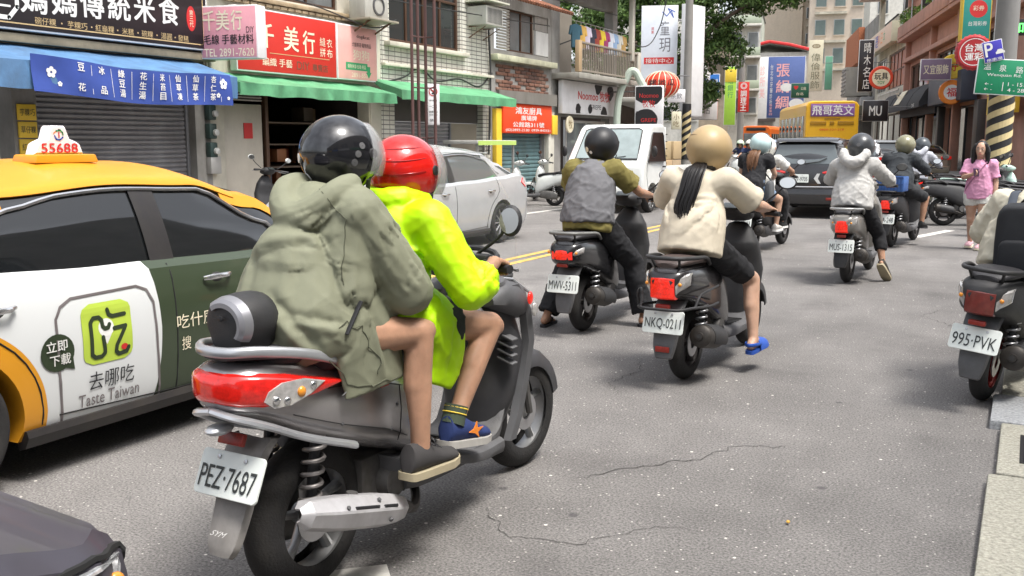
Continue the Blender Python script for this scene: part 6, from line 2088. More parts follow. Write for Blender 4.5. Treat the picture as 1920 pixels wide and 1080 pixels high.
  remesh(b, bottom.get('name', 'trousers'), bottom['m'], t, vox, 4, disp=folds(bottom.get('amp', .008), (8, 8, 8), bottom.get('seed', 3.)))
 if shoes:
  for k in 'RL':
   an, to = J['an' + k], J['to' + k]
   he = J.get('he' + k, an + V((0, -.04, -.06)))
   kind = shoes.get('kind', 'shoe')
   up = J.get('up' + k, V(EZ))
   d_ = (to - he).normalized()
   if kind == 'shoe':
    shoe(t, he - d_ * .015 - V((0, 0, .022)), to + d_ * .015 - V((0, 0, .018)), shoes['m'], shoes['sole'], up=up, lace=shoes.get('lace'), low=shoes.get('low', .09))
   else:
    flipflop(t, he - d_ * .03 - V((0, 0, .016)), to + d_ * .02 - V((0, 0, .014)), shoes['m'], up=up, clog=kind == 'clog')
 return t
# ------------------------------------------------------------------ the near grey scooter with two riders
HGREY = mat('hero_grey_paint', (.36, .345, .345), .27, .6, var=.10, vscale=5, coat=.35, dirt=.18)
HSILV = mat('hero_silver', (.48, .49, .51), .3, .6, var=.08, coat=.3, dirt=.1)
HLOC, HRZ = (-2.07, 2.43, 0), R(-1.5)
hero = scooter('grey maxi scooter in front carrying two riders beside the yellow taxi', HLOC, HRZ, name='scooter',
 L=1.42, R=.265, tw=.125, body=HGREY, shield=mat('hero_dark_trim', (.055, .055, .06), .45, .2, var=.2, vscale=10, dirt=.25), rim=RIMM, plate='PEZ·7687', plate_c=(-.35, .50), wy0=-.04, plate_tilt=R(24), plate_x=.0,
 st=[(-.42, .735, .80, .03, .04), (-.40, .705, .84, .085, .095), (-.34, .675, .855, .13, .135), (-.20, .60, .845, .165, .155), (-.02, .52, .81, .185, .165), (.2, .44, .77, .195, .165), (.36, .38, .72, .19, .15), (.48, .31, .64, .17, .13)],
 seat_st=[(-.30, .82, .86, .09, .08), (-.2, .815, .895, .14, .125), (.0, .79, .885, .155, .14), (.14, .765, .86, .155, .135), (.22, .745, .80, .15, .13), (.42, .70, .785, .13, .11), (.56, .62, .74, .08, .06)],
 hb=(.83, 1.03), lamp=None, rail=False, muff=None, fl=(.42, .98, .30), shock=((-.13, .31), (-.08, .62)), springm=mat('spring_grey', (.30, .28, .27), .4, .6, dirt=.4), mirror=(.34, .76, 1.21), mirror_r=(.045, .024, .060), gx=.34, steer=R(-4),
 fender=[(-.27, .60, .085), (-.32, .55, .085), (-.355, .46, .075), (-.385, .38, .070), (-.42, .30, .062), (-.43, .265, .045)], flap=mat('flap_grey', (.27, .255, .24), .7, var=.25, vscale=12, dirt=.3))
# big wrap-round tail lamp
def lamp_ring(y, zb, zt, w):
 return ring_body(y, zb, zt, w + .007, w + .009, 28, 4.0)
lr = [(-.435, .762, .80, .02), (-.425, .742, .822, .062), (-.40, .727, .834, .10), (-.345, .715, .834, .142), (-.26, .712, .818, .165), (-.175, .722, .794, .179), (-.06, .750, .760, .187)]
MB().loft([lamp_ring(*q) for q in lr]).build('tail_lamp', REDL, hero, smooth=60)
tl = [o for o in COL.objects if o.parent is hero and o.name.startswith('tail_lamp')][0]
for sx in (-1, 1):
 pts = [(-.345, .775), (-.30, .795), (-.22, .795), (-.14, .772), (-.20, .742), (-.27, .722), (-.33, .722), (-.355, .745)]
 rings = []
 for k, (y, z) in enumerate(pts):
  pass
 b = MB()
 vs = []
 for dx in (0, .006, .008):
  for y, z in pts:
   wx = interp(y, [q[0] for q in lr], [q[3] for q in lr])
   c_ = V((-.25, .76))
   y2, z2 = (y, z) if dx < .008 else (lerp(y, -.25, .12), lerp(z, .76, .12))
   vs.append((sx * (wx * .985 + dx + .008), y2, z2))
 n_ = len(pts)
 b.add(vs, [(i, (i + 1) % n_, n_ + (i + 1) % n_, n_ + i) for i in range(n_)] + [(n_ + i, n_ + (i + 1) % n_, 2 * n_ + (i + 1) % n_, 2 * n_ + i) for i in range(n_)] + [tuple(2 * n_ + i for i in range(n_))])
 o = b.build('indicator_lens', CLRL, tl, smooth=30)
 bb = MB()
 bb.ball((sx * .180, -.235, .756), (.010, .017, .017), 10, 8)
 bb.build('bulb', AMBL, tl)
 for y, z in ((-.32, .745), (-.285, .738), (-.19, .768)):
  MB().ball((sx * (interp(y, [q[0] for q in lr], [q[3] for q in lr]) + .011), y, z), (.008, .014, .013), 10, 6).build('reflector_cup', CHROME, tl)
# light skirt line below the lamp, silver lower edge
MB().tube(curve_pts([(0, -.425, .715), (.075, -.41, .700), (.135, -.34, .668), (.170, -.20, .60), (.19, 0, .525)], 5), [(.012, .016)] * 21, 8).build('lower_trim', HSILV, hero)
MB().tube(curve_pts([(0, -.425, .715), (-.075, -.41, .700), (-.135, -.34, .668), (-.170, -.20, .60), (-.19, 0, .525)], 5), [(.012, .016)] * 21, 8).build('lower_trim', HSILV, hero)
MB().ball((0, -.40, .655), (.035, .05, .018), 12, 8).build('plate_light', HSILV, hero)
MB().box((.0, -.35, .612), (.10, .02, .04), rot=Matrix.Rotation(R(-24), 3, 'X'), bev=.005).build('reflector', REFL, hero)
# silver grab rail
pts = [(-.165, .03, .775), (-.18, -.05, .815), (-.17, -.20, .865), (-.12, -.34, .892), (-.05, -.405, .892), (.05, -.405, .892), (.12, -.34, .892), (.17, -.20, .865), (.18, -.05, .815), (.165, .03, .775)]
MB().tube(curve_pts(pts, 6), [(.017, .013)] * 55, 10).build('grab_rail', HSILV, hero, smooth=60)
MB().loft(body_loft([(-.40, .865, .885, .05, .05), (-.34, .86, .892, .10, .10), (-.22, .845, .885, .14, .13)], ex=4)).build('carrier_plate', GRYP, hero)
# round backrest pod
pod = MB().loft([[(.092 * k_ * math.cos(R(a)), y, .970 + .084 * k_ * math.sin(R(a)) - (.02 if math.sin(R(a)) < -.6 else 0)) for a in range(0, 360, 15)] for y, k_ in ((-.365, .60), (-.358, .84), (-.33, .96), (-.29, 1.0), (-.25, 1.0), (-.22, .92), (-.205, .7))]).build('backrest', BLKP, hero, smooth=50)
MB().loft([[(.095 * k_ * math.cos(R(a)), y, .968 + .084 * k_ * math.sin(R(a))) for a in list(range(-40, 131, 10))] + [(.081 * k_ * math.cos(R(a)), y - .001, .965 + .069 * k_ * math.sin(R(a))) for a in list(range(130, -41, -10))] for y, k_ in ((-.372, .76), (-.362, .89), (-.335, .98))]).build('silver_band', mat('pod_silver', (.30, .30, .32), .35, .5, var=.05), pod, smooth=30)
MB().lathe([(.001, .005), (.009, .004), (.009, 0)], (0, -.375, .985), (0, -1, 0), 12).build('keyhole', T_BLACK, pod)
# muffler with pierced silver guard
c0, c1 = V((.195, -.29, .385)), V((.205, .24, .235))
ax = (c1 - c0).normalized()
mf = MB().lathe([(.001, .03), (.022, .03), (.035, .07), (.043, .15), (.043, .44), (.036, .52), (.018, .58)], c0, ax, 22).build('muffler', EXH, hero, smooth=45)
u_ = V(EZ) - ax * ax.z; u_.normalize(); r_ = ax.cross(u_).normalized()
r_ = r_ if r_.x > 0 else -r_
secs = [(.0, .018, .020, .0), (.03, .046, .046, 0), (.12, .062, .054, 0), (.20, .066, .058, 0), (.40, .066, .058, 0), (.46, .058, .052, 0), (.515, .042, .042, 0), (.53, .03, .035, 0)]
rg = []
for h, ra, rb, _ in secs:
 ring = []
 for a in (-80, -50, -42, 8, 16, 62, 70, 130):
  ring.append(c0 + ax * h + r_ * (ra * math.cos(R(a))) + u_ * (rb * math.sin(R(a)) * (1 if a < 60 else .97)))
 rg.append(ring)
gd = MB().loft(rg, False, False).build('heat_guard', mat('guard_silver', (.56, .55, .56), .38, .35, var=.12, vscale=9, dirt=.3), mf, smooth=22, solid=.006)
sl = MB()
for h0, h1, a in ((.20, .32, 22), (.35, .42, 22)):
 p0 = c0 + ax * h0 + r_ * (.068 * math.cos(R(a))) + u_ * (.060 * math.sin(R(a))); p1 = c0 + ax * h1 + r_ * (.068 * math.cos(R(a))) + u_ * (.060 * math.sin(R(a)))
 sl.tube([p0, p1], [(.006, .0045)] * 2, 8)
sl.build('slot', T_BLACK, mf)
for h, a in ((.165, 25), (.335, 45), (.40, -25)):
 nn = r_ * math.cos(R(a)) + u_ * math.sin(R(a))
 MB().lathe([(.001, .006), (.007, .005), (.008, 0)], c0 + ax * h + r_ * (.066 * math.cos(R(a))) + u_ * (.058 * math.sin(R(a))), nn, 10).build('screw', GRYP, mf)
MB().tube(curve_pts([c1 - ax * .02, c1 + V((-.03, .1, -.04)), V((.09, .46, .22)), V((.0, .5, .27))], 5), .018, 8).build('exhaust_pipe', EXH, mf)
MB().tube([(.11, -.02, .27), (.165, -.01, .30), (.17, .0, .36)], [.03, .026, .02], 10).build('axle_cover', ENG, hero)
# pillion step, side mouldings, vents, screen
MB().loft(body_loft([(.26, .345, .40, .20, .195), (.40, .315, .37, .215, .21), (.60, .27, .33, .205, .205), (.78, .225, .29, .20, .20), (.98, .20, .29, .18, .19)], ex=4)).build('side_moulding', GRYP, hero, smooth=45)
b = MB()
for sx in (-1, 1):
 b.loft([[(sx * (.165 + dx), y + dy, z) for dx, dy in ((0, 0), (.03, .01), (.035, .05), (.01, .06))] for y, z in ((1.0, .26), (1.06, .36), (1.12, .52), (1.16, .66), (1.13, .80), (1.02, .92))])
b.build('shield_edge', mat('edge_dark_grey', (.12, .12, .125), .4, .3, var=.15, dirt=.2), hero, smooth=50)
bv = MB()
for k in range(4):
 bv.box((.165, 1.035, .60 + k * .034), (.08, .05, .010), rot=Matrix.Rotation(R(20), 3, 'Y'), bev=.003)
bv.build('vent_slat', GRYP, hero)
ds = MB().loft(body_loft([(.90, .84, .90, .19, .17), (1.0, .80, .95, .225, .20), (1.12, .76, .945, .22, .19), (1.22, .74, .88, .18, .15), (1.30, .74, .80, .10, .08)], ex=3.2)).build('dash_cowl', mat('dash_grey', (.10, .10, .105), .55, .1, var=.2, vscale=12, bump=.1, bscale=200), hero, smooth=45)
MB().lathe([(.001, .012), (.05, .012), (.055, 0)], (.125, .985, .935), (.15, -.25, 1), 22).build('fuel_cap', GRYP, ds)
MB().box((.09, 1.08, .955), (.11, .10, .03), rot=Matrix.Rotation(R(10), 3, 'Y'), bev=.01).build('glove_box', GRYP, ds)
MB().tube([(.17 * math.cos(R(a)), .93 + .10 * math.sin(R(a)), 1.035 + .03 * math.sin(R(a))) for a in range(-20, 201, 20)], .012, 8).build('instrument_hood', BLKP, ds)
MB().box((.19, .80, 1.045), (.07, .06, .055), bev=.012).build('switch_box', BLKP, ds)
MB().tube([(.10, 1.0, .95), (.175, 1.06, .94), (.19, 1.18, .87)], .006, 6).build('trim_line', HSILV, ds)
MB().ball((.222, 1.13, .855), (.010, .02, .028), 12, 8).build('marker_lamp', REDLIT, ds)
MB().ball((.222, 1.17, .80), (.009, .022, .03), 12, 8).build('front_indicator', CLRL, ds)
rg = []
for k in range(9):
 z = 1.0 + .46 * k / 8
 w = sm(k / 8, [0, .5, 1], [.23, .26, .17])
 rg.append([(w * math.sin(R(a)), 1.17 - .16 * k / 8 - .20 * (1 - math.cos(R(a))), z) for a in range(-80, 81, 10)])
MB().loft(rg, False, False).build('windscreen', CLEAR, hero, smooth=80, solid=.003)
MB().tube([rg[-1][i] for i in range(17)], .003, 5).build('screen_edge', mat('screen_rim', (.5, .52, .5), .2, var=0, alpha=.5), hero)
rbo = [o for o in COL.objects if o.parent is hero and o.name.startswith('rear_body')][0]
seam_on(rbo, 'panel_gap', mat('gap_dark', (.02, .02, .02), .8, var=0), [[(.3, .30, .70), (.3, .24, .40)], [(.3, -.10, .752), (.3, .10, .735), (.3, .32, .69)], [(.3, -.28, .66), (.3, 0, .56), (.3, .3, .43)]])
for y_, z_ in ((.2, .50), (-.05, .60), (.26, .62)):
 MB().lathe([(.001, .003), (.006, .002), (.007, 0)], snap(rbo, [(.3, y_, z_), (.3, y_, z_ + .001)], 0)[0], EX, 10).build('screw', GRYP, hero)
lettering('RX7', HSILV, hero, (.196, .02, .715), (0, 1, -.12), EZ, .13, .035, bold=.02, off=.006, name='badge', skew=.5)
MB().box((.194, .155, .690), (.004, .045, .006)).build('badge_stripe', T_RED, hero)
lettering('SYM', T_WHITE, hero, (0, -.412, .33), EX, (0, .35, 1), .055, .016, off=.012, name='flap_text', skew=.3)
# --- riders on the near scooter
GREENJ = cloth('sage_jacket', (.215, .222, .152), .75, .10, .25, .22, 5.5)
NEON = cloth('neon', (.50, .86, .0), .5, .1, .2, .30, 9.)
J = joints(pel=(-.02, -.05, .92), che=(-.02, .05, 1.18), nek=(-.02, .13, 1.35), hd=(-.02, .21, 1.44), shR=(.15, .07, 1.27), elR=(.245, .22, 1.01), wrR=(.13, .44, .97), shL=(-.05, .20, 1.22), elL=(-.24, .34, 1.02), wrL=(-.15, .50, .98),
   hipR=(.10, -.04, .88), knR=(.26, .27, .86), anR=(.285, .23, .46), heR=(.285, .16, .395), toR=(.285, .42, .375), hipL=(-.12, -.02, .88))
def jacket_extra(b):
 # skirt of the jacket spread over the seat, bulky back
 b.tube(curve_pts([(0, -.03, .84), (-.01, -.06, .96), (-.015, -.02, 1.1)], 4), [(.225, .165), (.235, .175), (.24, .18), (.235, .18), (.225, .175), (.21, .165), (.20, .155), (.19, .15), (.18, .14)], 22, side=EX)
 for sx in (1, -1):
  b.tube(curve_pts([(sx * .15, .05, .98), (sx * .19, .075, .86), (sx * .205, .09, .70)], 4), [(.07, .17), (.068, .17), (.064, .168), (.058, .166), (.052, .163), (.046, .16), (.040, .157), (.034, .153), (.028, .15)], 16, side=EX)
 b.ball((.0, -.06, 1.08), (.15, .12, .18), 20, 12)
 b.capsule((.13, .06, 1.26), (.12, .03, 1.02), .095, .11, 14)
HJ = fan((.17, .08, 1.10), [(-1, -.6, .25), (-1, -.7, -.15), (-1, -.5, -.55), (-.6, -.5, -1), (-.15, -.2, -1)], .30, .009, .022, 3)
HJ += fan((.235, .20, 1.02), [(-.2, -.6, .9), (.05, -.3, 1), (.1, .1, 1), (-.3, .6, .1)], .20, .006, .016, 5)
HJ += [((.19, -.10, 1.22), (-.10, -.14, 1.12), .010, .018), ((.10, -.13, 1.24), (.12, -.2, .95), .006, .024), ((-.10, -.14, 1.2), (-.02, -.24, .92), .006, .024), ((.02, -.2, 1.05), (.20, -.16, .86), .014, .018), ((-.12, -.2, 1.0), (.10, -.22, .88), .012, .016), ((.22, .05, .98), (.25, .12, .74), .010, .014), ((.13, .10, 1.30), (.21, .13, 1.12), .010, .015), ((.02, -.09, 1.26), (.15, .02, 1.31), .012, .013), ((.10, -.2, .98), (.22, -.06, .93), .012, .014)]
pill = person('pillion rider in sage green hooded jacket and black helmet, bare legs', HLOC, HRZ, J, vox=.008, slim=.92, hands={'R': 'relax', 'L': 'relax'}, skin=SKIN,
 top=dict(m=GREENJ, name='jacket', sleeve=1.95, slack=.022, hood=(.015, .03, 1.325), hood_s=.95, rs=(.098, .094, .086, .072, .06), amp=.004, fs=(6, 6, 4.5), seed=2.3, sm=3, lines=HJ, extra=[jacket_extra], vox=.0072),
 bottom=dict(m=cloth('dark_shorts', (.03, .032, .035)), name='shorts', len=.25), shoes=dict(m=cloth('charcoal_shoe', (.045, .042, .042), .8), sole=mat('sole_cream', (.42, .36, .24), .7, dirt=.3), lace=T_BLACK, low=.10))
jk = [o for o in COL.objects if o.parent is pill and o.name.startswith('jacket')][0]
MB().tube([p_.lerp(q_, k / 8) + V((.004, 0, 0)) for p_, q_ in [[snap(jk, [(.30, -.035, .99), (.30, -.085, .91)], .001)[i] for i in (0, -1)]] for k in range(9)], [(.004, .009)] * 9, 6).build('pocket_zip', T_BLACK, jk)
JSEAM = mat('jacket_seam', (.10, .105, .07), .9, var=.1)
seam_on(jk, 'seam', JSEAM, [[(.10, -.02, 1.34), (.2, -.04, 1.26), (.22, -.06, 1.14), (.2, -.05, 1.06)], [(.34, -.12, 1.0), (.32, .0, .9), (.3, .06, .74)]])
seam_on(jk, 'hem', JSEAM, [[(.05, -.4, .80), (.24, -.25, .78), (.33, -.05, .72), (.3, .2, .71)]], .0022)
GLOSSK = mat('helmet_gloss_black', (.012, .012, .014), .12, var=.2, vscale=9, coat=.8)
helmet(pill, (-.02, .215, 1.455), GLOSSK, yaw=R(-8), pitch=R(-6), r=(.124, .146, .134), visor=(-22, 52, 1.10, mat('visor_smoke', (.55, .55, .55), .05, var=0, alpha=.32, spec=.8)), stickers=[(-118, -8, .017, T_WHITE), (-112, -38, .018, T_WHITE), (-8, 14, .012, GRYP), (-14, 2, .012, GRYP), (-18, -10, .012, GRYP)])
J = joints(pel=(.0, .40, .90), che=(.0, .45, 1.15), nek=(.0, .51, 1.29), hd=(.0, .55, 1.39), shR=(.165, .47, 1.22), elR=(.32, .50, .975), wrR=(.315, .68, 1.06), grR=(.30, .735, 1.032),
   hipR=(.09, .42, .85), knR=(.235, .78, .80), anR=(.235, .52, .475), heR=(.235, .46, .415), toR=(.235, .72, .365))
def neon_extra(b):
 b.tube(curve_pts([(.10, .42, .90), (.165, .50, .82), (.185, .50, .70), (.185, .47, .62)], 3), [(.10, .12), (.10, .125), (.095, .125), (.085, .125), (.07, .12), (.055, .115), (.045, .105), (.035, .095), (.03, .085), (.025, .07)], 14, side=EX)
 b.tube(curve_pts([(-.10, .42, .90), (-.165, .50, .82), (-.185, .50, .70), (-.185, .47, .62)], 3), [(.10, .12), (.10, .125), (.095, .125), (.085, .125), (.07, .12), (.055, .115), (.045, .105), (.035, .095), (.03, .085), (.025, .07)], 14, side=EX)
 b.tube(curve_pts([(.08, .56, 1.28), (.06, .45, 1.30), (0, .41, 1.29), (-.06, .45, 1.30), (-.08, .56, 1.28)], 4), .05, 12)
NJ = fan((.335, .50, .99), [(-.1, -.1, 1), (-.3, -.05, 1), (0, .2, 1), (0, 1, .5), (0, 1, .2), (-.1, 1, .35)], .15, .013, .012, 7)
NJ += fan((.20, .46, 1.10), [(-.5, -1, .1), (-.3, -1, -.5), (.1, -.6, -1), (.3, .2, -1)], .2, .012, .014, 8) + [((.17, .40, .95), (.19, .55, .72), .012, .016), ((.2, .45, .9), (.2, .42, .66), .01, .014), ((.18, .52, .86), (.215, .50, .64), .01, .013)]
rid = person('scooter driver in neon yellow raincoat and glossy red helmet', HLOC, HRZ, J, vox=.008, slim=.93, skin=SKIN, bars={'R': V((1, -.45, 0)), 'L': V((-1, -.45, 0))},
 top=dict(m=NEON, name='raincoat', sleeve=1.60, slack=.024, rs=(.086, .078, .072, .07, .062), amp=.004, fs=(8, 8, 6), seed=5.1, sm=3, extra=[neon_extra], vox=.0072, lines=NJ),
 bottom=dict(m=cloth('dark_green_shorts', (.035, .04, .036)), name='shorts', len=.52, flare=.012), shoes=dict(m=cloth('navy_knit_shoe', (.018, .035, .13), .8), sole=mat('sole_grey', (.45, .43, .40), .7, dirt=.3), low=.095))
for s_ in (1, -1):
 MB().tube([(s_ * .235, .505, .47), (s_ * .235, .52, .50), (s_ * .235, .535, .535)], [.046, .044, .045], 16).build('sock', cloth('sock_green', (.055, .075, .05)), rid)
 bd_ = MB()
 for k in range(2):
  a_ = V((s_ * .235, .522 + .012 * k, .508 + .018 * k))
  bd_.lathe([(.0455, -.0025), (.0475, 0), (.0455, .0025)], a_, (0, .38, .92), 18)
 bd_.build('sock_stripe', T_YEL, rid)
MB().prism([(-.05, 0), (-.015, .012), (.005, .038), (.008, .012), (.05, .014), (.01, -.004), (.02, -.026), (-.008, -.008)], (.279, .60, .425), (0, 1, -.15), (0, .0, 1), .004).build('shoe_mark', T_ORANGE, rid)
GLOSSR = mat('helmet_gloss_red', (.62, .012, .008), .14, var=.25, vscale=7, coat=.8)
hr_ = helmet(rid, (.0, .55, 1.39), GLOSSR, yaw=R(-6), pitch=R(-4), r=(.127, .146, .136), visor=(-28, 40, 1.17, mat('visor_smoke', (.55, .55, .55), .05, var=0, alpha=.32)), ridge=.0)
def on_helm(az, el, k=1.004):
 el, az = R(el), R(az)
 return V((math.cos(el) * math.cos(az) * .127 * k * (1 - .10 * max(0, -math.sin(el))), math.cos(el) * math.sin(az) * .146 * k * (1 - .14 * max(0, -math.sin(el))), math.sin(el) * .136 * k))
rl_ = MB()
for el0 in (4, 24, 44):
 rl_.tube([on_helm(az, el0 + 10 * math.sin(R(az * 1.3)), 1.0) for az in range(-130, 41, 8)], [.002 + .006 * math.sin(math.pi * i / 21) for i in range(22)], 6)
rl_.build('shell_rib', mat('helmet_dark_red', (.30, .006, .005), .2, var=.2, coat=.6), hr_)
dv = [on_helm(-35 + 26 * math.cos(R(a)), -16 + 12 * math.sin(R(a)) * (1 + .3 * math.cos(R(3 * a))), 1.025) for a in range(0, 360, 15)]
MB().add(dv + [on_helm(-35, -16, 1.03)], [(i, (i + 1) % 24, 24) for i in range(24)]).build('decal', mat('decal_silver', (.55, .50, .42), .3, var=.8, vscale=45), hr_)
# ------------------------------------------------------------------ other scooters and riders
def rider_joints(hb=(.90, 1.02), lean_=0., footR=None, footL=None, h=1., kneeR=None, kneeL=None, gx=.30, hd=None, y0=.08):
 hy, hz = hb
 gr = V((gx - .02, hy - .083, hz + .004))
 d = dict(pel=(0, y0, .90), che=(0, y0 + .07 + lean_ * .5, 1.17 * h), nek=(0, y0 + .12 + lean_, 1.335 * h), hd=hd or (.03, y0 + .18 + lean_ * 1.1, 1.435 * h), shR=(.175, y0 + .10 + lean_ * .8, 1.265 * h), elR=(.315, y0 + .32 + lean_ * .4, 1.10), wrR=(gr.x + .0, gr.y - .06, gr.z + .035), grR=gr,
    hipR=(.09, y0 + .03, .86), knR=(.17, y0 + .44, .72), anR=(.13, y0 + .50, .36), heR=(.13, y0 + .44, .30), toR=(.13, y0 + .68, .29))
 if footR:
  d.update(footR)
 if footL:
  d.update(footL)
 return joints(**d)
def groundfoot(sx, y, x=.34, kn=None, k='R'):
 """leg stretched to the ground"""
 return {'kn' + k: V(kn) if kn else V((sx * .25, y + .10, .50)), 'an' + k: V((sx * x, y, .085)), 'he' + k: V((sx * x, y - .05, .018)), 'to' + k: V((sx * (x + .03), y + .19, .016))}
# -- MWV
L1, Z1 = (-3.10, 7.0, 0), R(0)
scooter('black scooter with wide red tail lamp ridden by the man in grey vest', L1, Z1, plate='MWV-5311', lamp='wide', lamp_dz=.0, flap=GRYP, railm=mat('rail_grey', (.20, .20, .19), .5, .2), body=mat('body_gloss_black', (.018, .018, .020), .22, var=.2, coat=.5, dirt=.1))
J = rider_joints(footR=groundfoot(1, .42, .36, (.27, .40, .52)), footL=groundfoot(-1, .02, .34, (-.26, .22, .48), 'L'), h=1.02)
p_ = person('man in grey vest over olive shirt with matte black helmet', L1, Z1, J, vox=.011,
  top=dict(m=cloth('olive_shirt', (.20, .17, .05)), sleeve=.68, slack=.018, rs=(.088, .082, .07, .06, .05), amp=.010, hem=(0, .05, .80), belly=.185),
  bottom=dict(m=cloth('black_trousers', (.012, .012, .014)), len=1.92, slack=.024, cuff=.068, amp=.012), shoes=dict(kind='flip', m=mat('sandal_black', (.02, .02, .024), .7)))
b = MB()
b.tube(curve_pts([(0, .06, .87), (0, .07, .96), (0, .11, 1.09), (0, .14, 1.21), (0, .17, 1.30), (0, .19, 1.35)], 4), [(.222, .185), (.222, .185), (.22, .183), (.22, .18), (.218, .178), (.216, .176), (.214, .174), (.212, .171), (.21, .168), (.21, .165), (.207, .16), (.20, .155), (.192, .15), (.185, .142), (.175, .135), (.155, .125), (.13, .11), (.11, .10), (.10, .095), (.09, .085), (.085, .08)], 22, side=EX)
remesh(b, 'vest', cloth('grey_vest', (.16, .16, .17)), p_, .011, 3, disp=folds(.010, (8, 8, 9), 9.))
helmet(p_, J['hd'] + V((0, 0, .02)), mat('helmet_matte_black', (.018, .018, .02), .45, var=.2), r=(.132, .152, .142), stickers=[(-125, -14, .022, T_CREAM), (-108, -24, .014, T_WHITE), (-140, -26, .012, T_CREAM)], peak=True)
# -- NKQ
L2, Z2 = (-1.87, 5.85, 0), R(-3)
sc2 = scooter('dark scooter with square red tail lamp ridden by the woman with ponytail', L2, Z2, plate='NKQ-0211', lamp='trap', body=mat('body_charcoal', (.028, .026, .028), .25, .1, var=.2, coat=.5, dirt=.12), seat=mat('seat_brown', (.07, .05, .045), .5, var=.2, bump=.2, bscale=200), flap=GRYP)
MB().box((0, -.398, .262), (.09, .012, .035), bev=.004).build('lower_reflector', REFL, sc2)
bp_ = MB()
for z, x_, y_ in ((.52, .155, -.34),):
 bp_.tube(curve_pts([(-.15, -.10, .50), (-.165, -.34, .52), (-.12, -.46, .52), (0, -.475, .52), (.12, -.46, .52), (.165, -.34, .52), (.185, -.10, .50), (.185, .06, .50)], 5), .0095, 8)
 bp_.tube(curve_pts([(.165, -.30, .52), (.175, -.24, .585), (.18, -.10, .60), (.185, .05, .61)], 5), .008, 6)
 bp_.tube(curve_pts([(-.165, -.38, .52), (-.16, -.41, .60), (-.135, -.42, .63), (-.125, -.43, .58), (-.125, -.455, .52)], 5), .009, 6)
bp_.build('crash_bar', BLKP, sc2, smooth=60)
J = rider_joints(footR={'knR': V((.255, .50, .60)), 'anR': V((.315, .40, .215)), 'heR': V((.315, .35, .15)), 'toR': V((.33, .57, .165))}, h=1.0, y0=.06)
p_ = person('woman in cream tee with long black ponytail and tan helmet', L2, Z2, J, vox=.010, skin=SKIN2, slim=1.08,
  top=dict(m=cloth('cream_tee', (.62, .55, .43)), sleeve=.82, slack=.016, rs=(.088, .092, .08, .06, .05), amp=.004, fs=(6, 6, 5), hem=(0, .01, .80), belly=.195, seed=4., lines=fan((.16, .08, 1.14), [(-1, -.5, -.1), (-1, -.6, -.5), (-.7, -.6, -1), (-.2, -.3, -1)], .3, .014, .016, 4) + fan((-.16, .08, 1.14), [(1, -.5, -.2), (1, -.6, -.6), (.5, -.6, -1)], .25, .014, .016, 6)),
  bottom=dict(m=cloth('black_shorts', (.014, .014, .016)), name='shorts', len=.85, slack=.012), shoes=dict(kind='clog', m=mat('clog_blue', (.025, .09, .42), .55, var=.1)))
helmet(p_, J['hd'] + V((0, 0, .025)), mat('helmet_tan', (.44, .32, .17), .4, var=.08), r=(.140, .160, .150), pitch=R(-4), trim=mat('trim_tan', (.34, .24, .13), .5))
hl_ = [o for o in COL.objects if o.parent is p_ and o.name.startswith('helmet')][0]
rl_ = MB()
for zf_ in (.25, .5, -.05):
 el = math.asin(zf_)
 rl_.tube([(.1405 * math.cos(el) * math.cos(R(a)), .1605 * math.cos(el) * math.sin(R(a)), .1505 * zf_ + .012 * math.sin(R(2 * a))) for a in range(180, 361, 10)], .0025, 5)
rl_.build('groove', mat('trim_tan', (.34, .24, .13), .5), hl_)
b = MB().ball(J['hd'] + V((0, -.045, -.05)), (.085, .075, .085), 16, 10)
b.build('hair_back', HAIRB, p_, smooth=80)
hd = J['hd']
hair_tail(p_, hd, [hd + V((-.01, -.11, -.06)), hd + V((-.02, -.20, -.11)), hd + V((-.03, -.26, -.22)), hd + V((-.055, -.285, -.34)), hd + V((-.03, -.30, -.45)), hd + V((-.045, -.31, -.54))], .066, HAIRB, 190, 3)
# -- two-up black scooter ahead
L3, Z3 = (-3.35, 13.3, 0), R(-6)
scooter('black scooter with two riders beside the dark grey people carrier', L3, Z3, plate='NJB-2603', lamp='tall', flap=BLKP)
J = rider_joints(y0=-.05, footR={'knR': V((.23, .40, .72)), 'anR': V((.21, .38, .35)), 'heR': V((.21, .32, .29)), 'toR': V((.21, .56, .29))}, h=1.02)
J['elR'] = V((.24, .15, 1.08)); J['wrR'] = V((.14, .38, 1.0)); J['elL'] = V((-.24, .15, 1.08)); J['wrL'] = V((-.14, .38, 1.0))
p_ = person('pillion with long brown hair, black tee and pale blue helmet', L3, Z3, J, vox=.014, skin=SKIN2, hands='relax',
  top=dict(m=cloth('black_tee', (.02, .02, .023)), sleeve=.55, slack=.012), bottom=dict(m=cloth('denim', (.20, .28, .40)), name='shorts', len=.6), shoes=dict(m=cloth('pale_shoe', (.5, .48, .45)), sole=T_WHITE))
helmet(p_, J['hd'] + V((0, 0, .02)), mat('helmet_pale_blue', (.50, .66, .66), .25, var=.06, coat=.3), r=(.14, .16, .15), visor=(-25, 50, 1.09, mat('visor_smoke', (.55, .55, .55), .05)))
hd = J['hd']
hair_tail(p_, hd, [hd + V((-.02, -.10, -.05)), hd + V((-.03, -.19, -.13)), hd + V((-.03, -.235, -.26)), hd + V((-.03, -.25, -.38))], .085, HAIRBR, 80, 5)
bg_ = thing('shoulder_bag', 'grey shoulder bag at the hip of the brown haired pillion', 'bag', (L3[0] + .24, L3[1] - .06, .86), Z3)
MB().loft(body_loft([(-.10, -.10, .10, .03, .02), (-.07, -.14, .13, .05, .04), (.05, -.14, .13, .05, .04), (.09, -.10, .09, .03, .02)], ex=3)).build('pouch', cloth('bag_grey', (.10, .105, .11)), bg_)
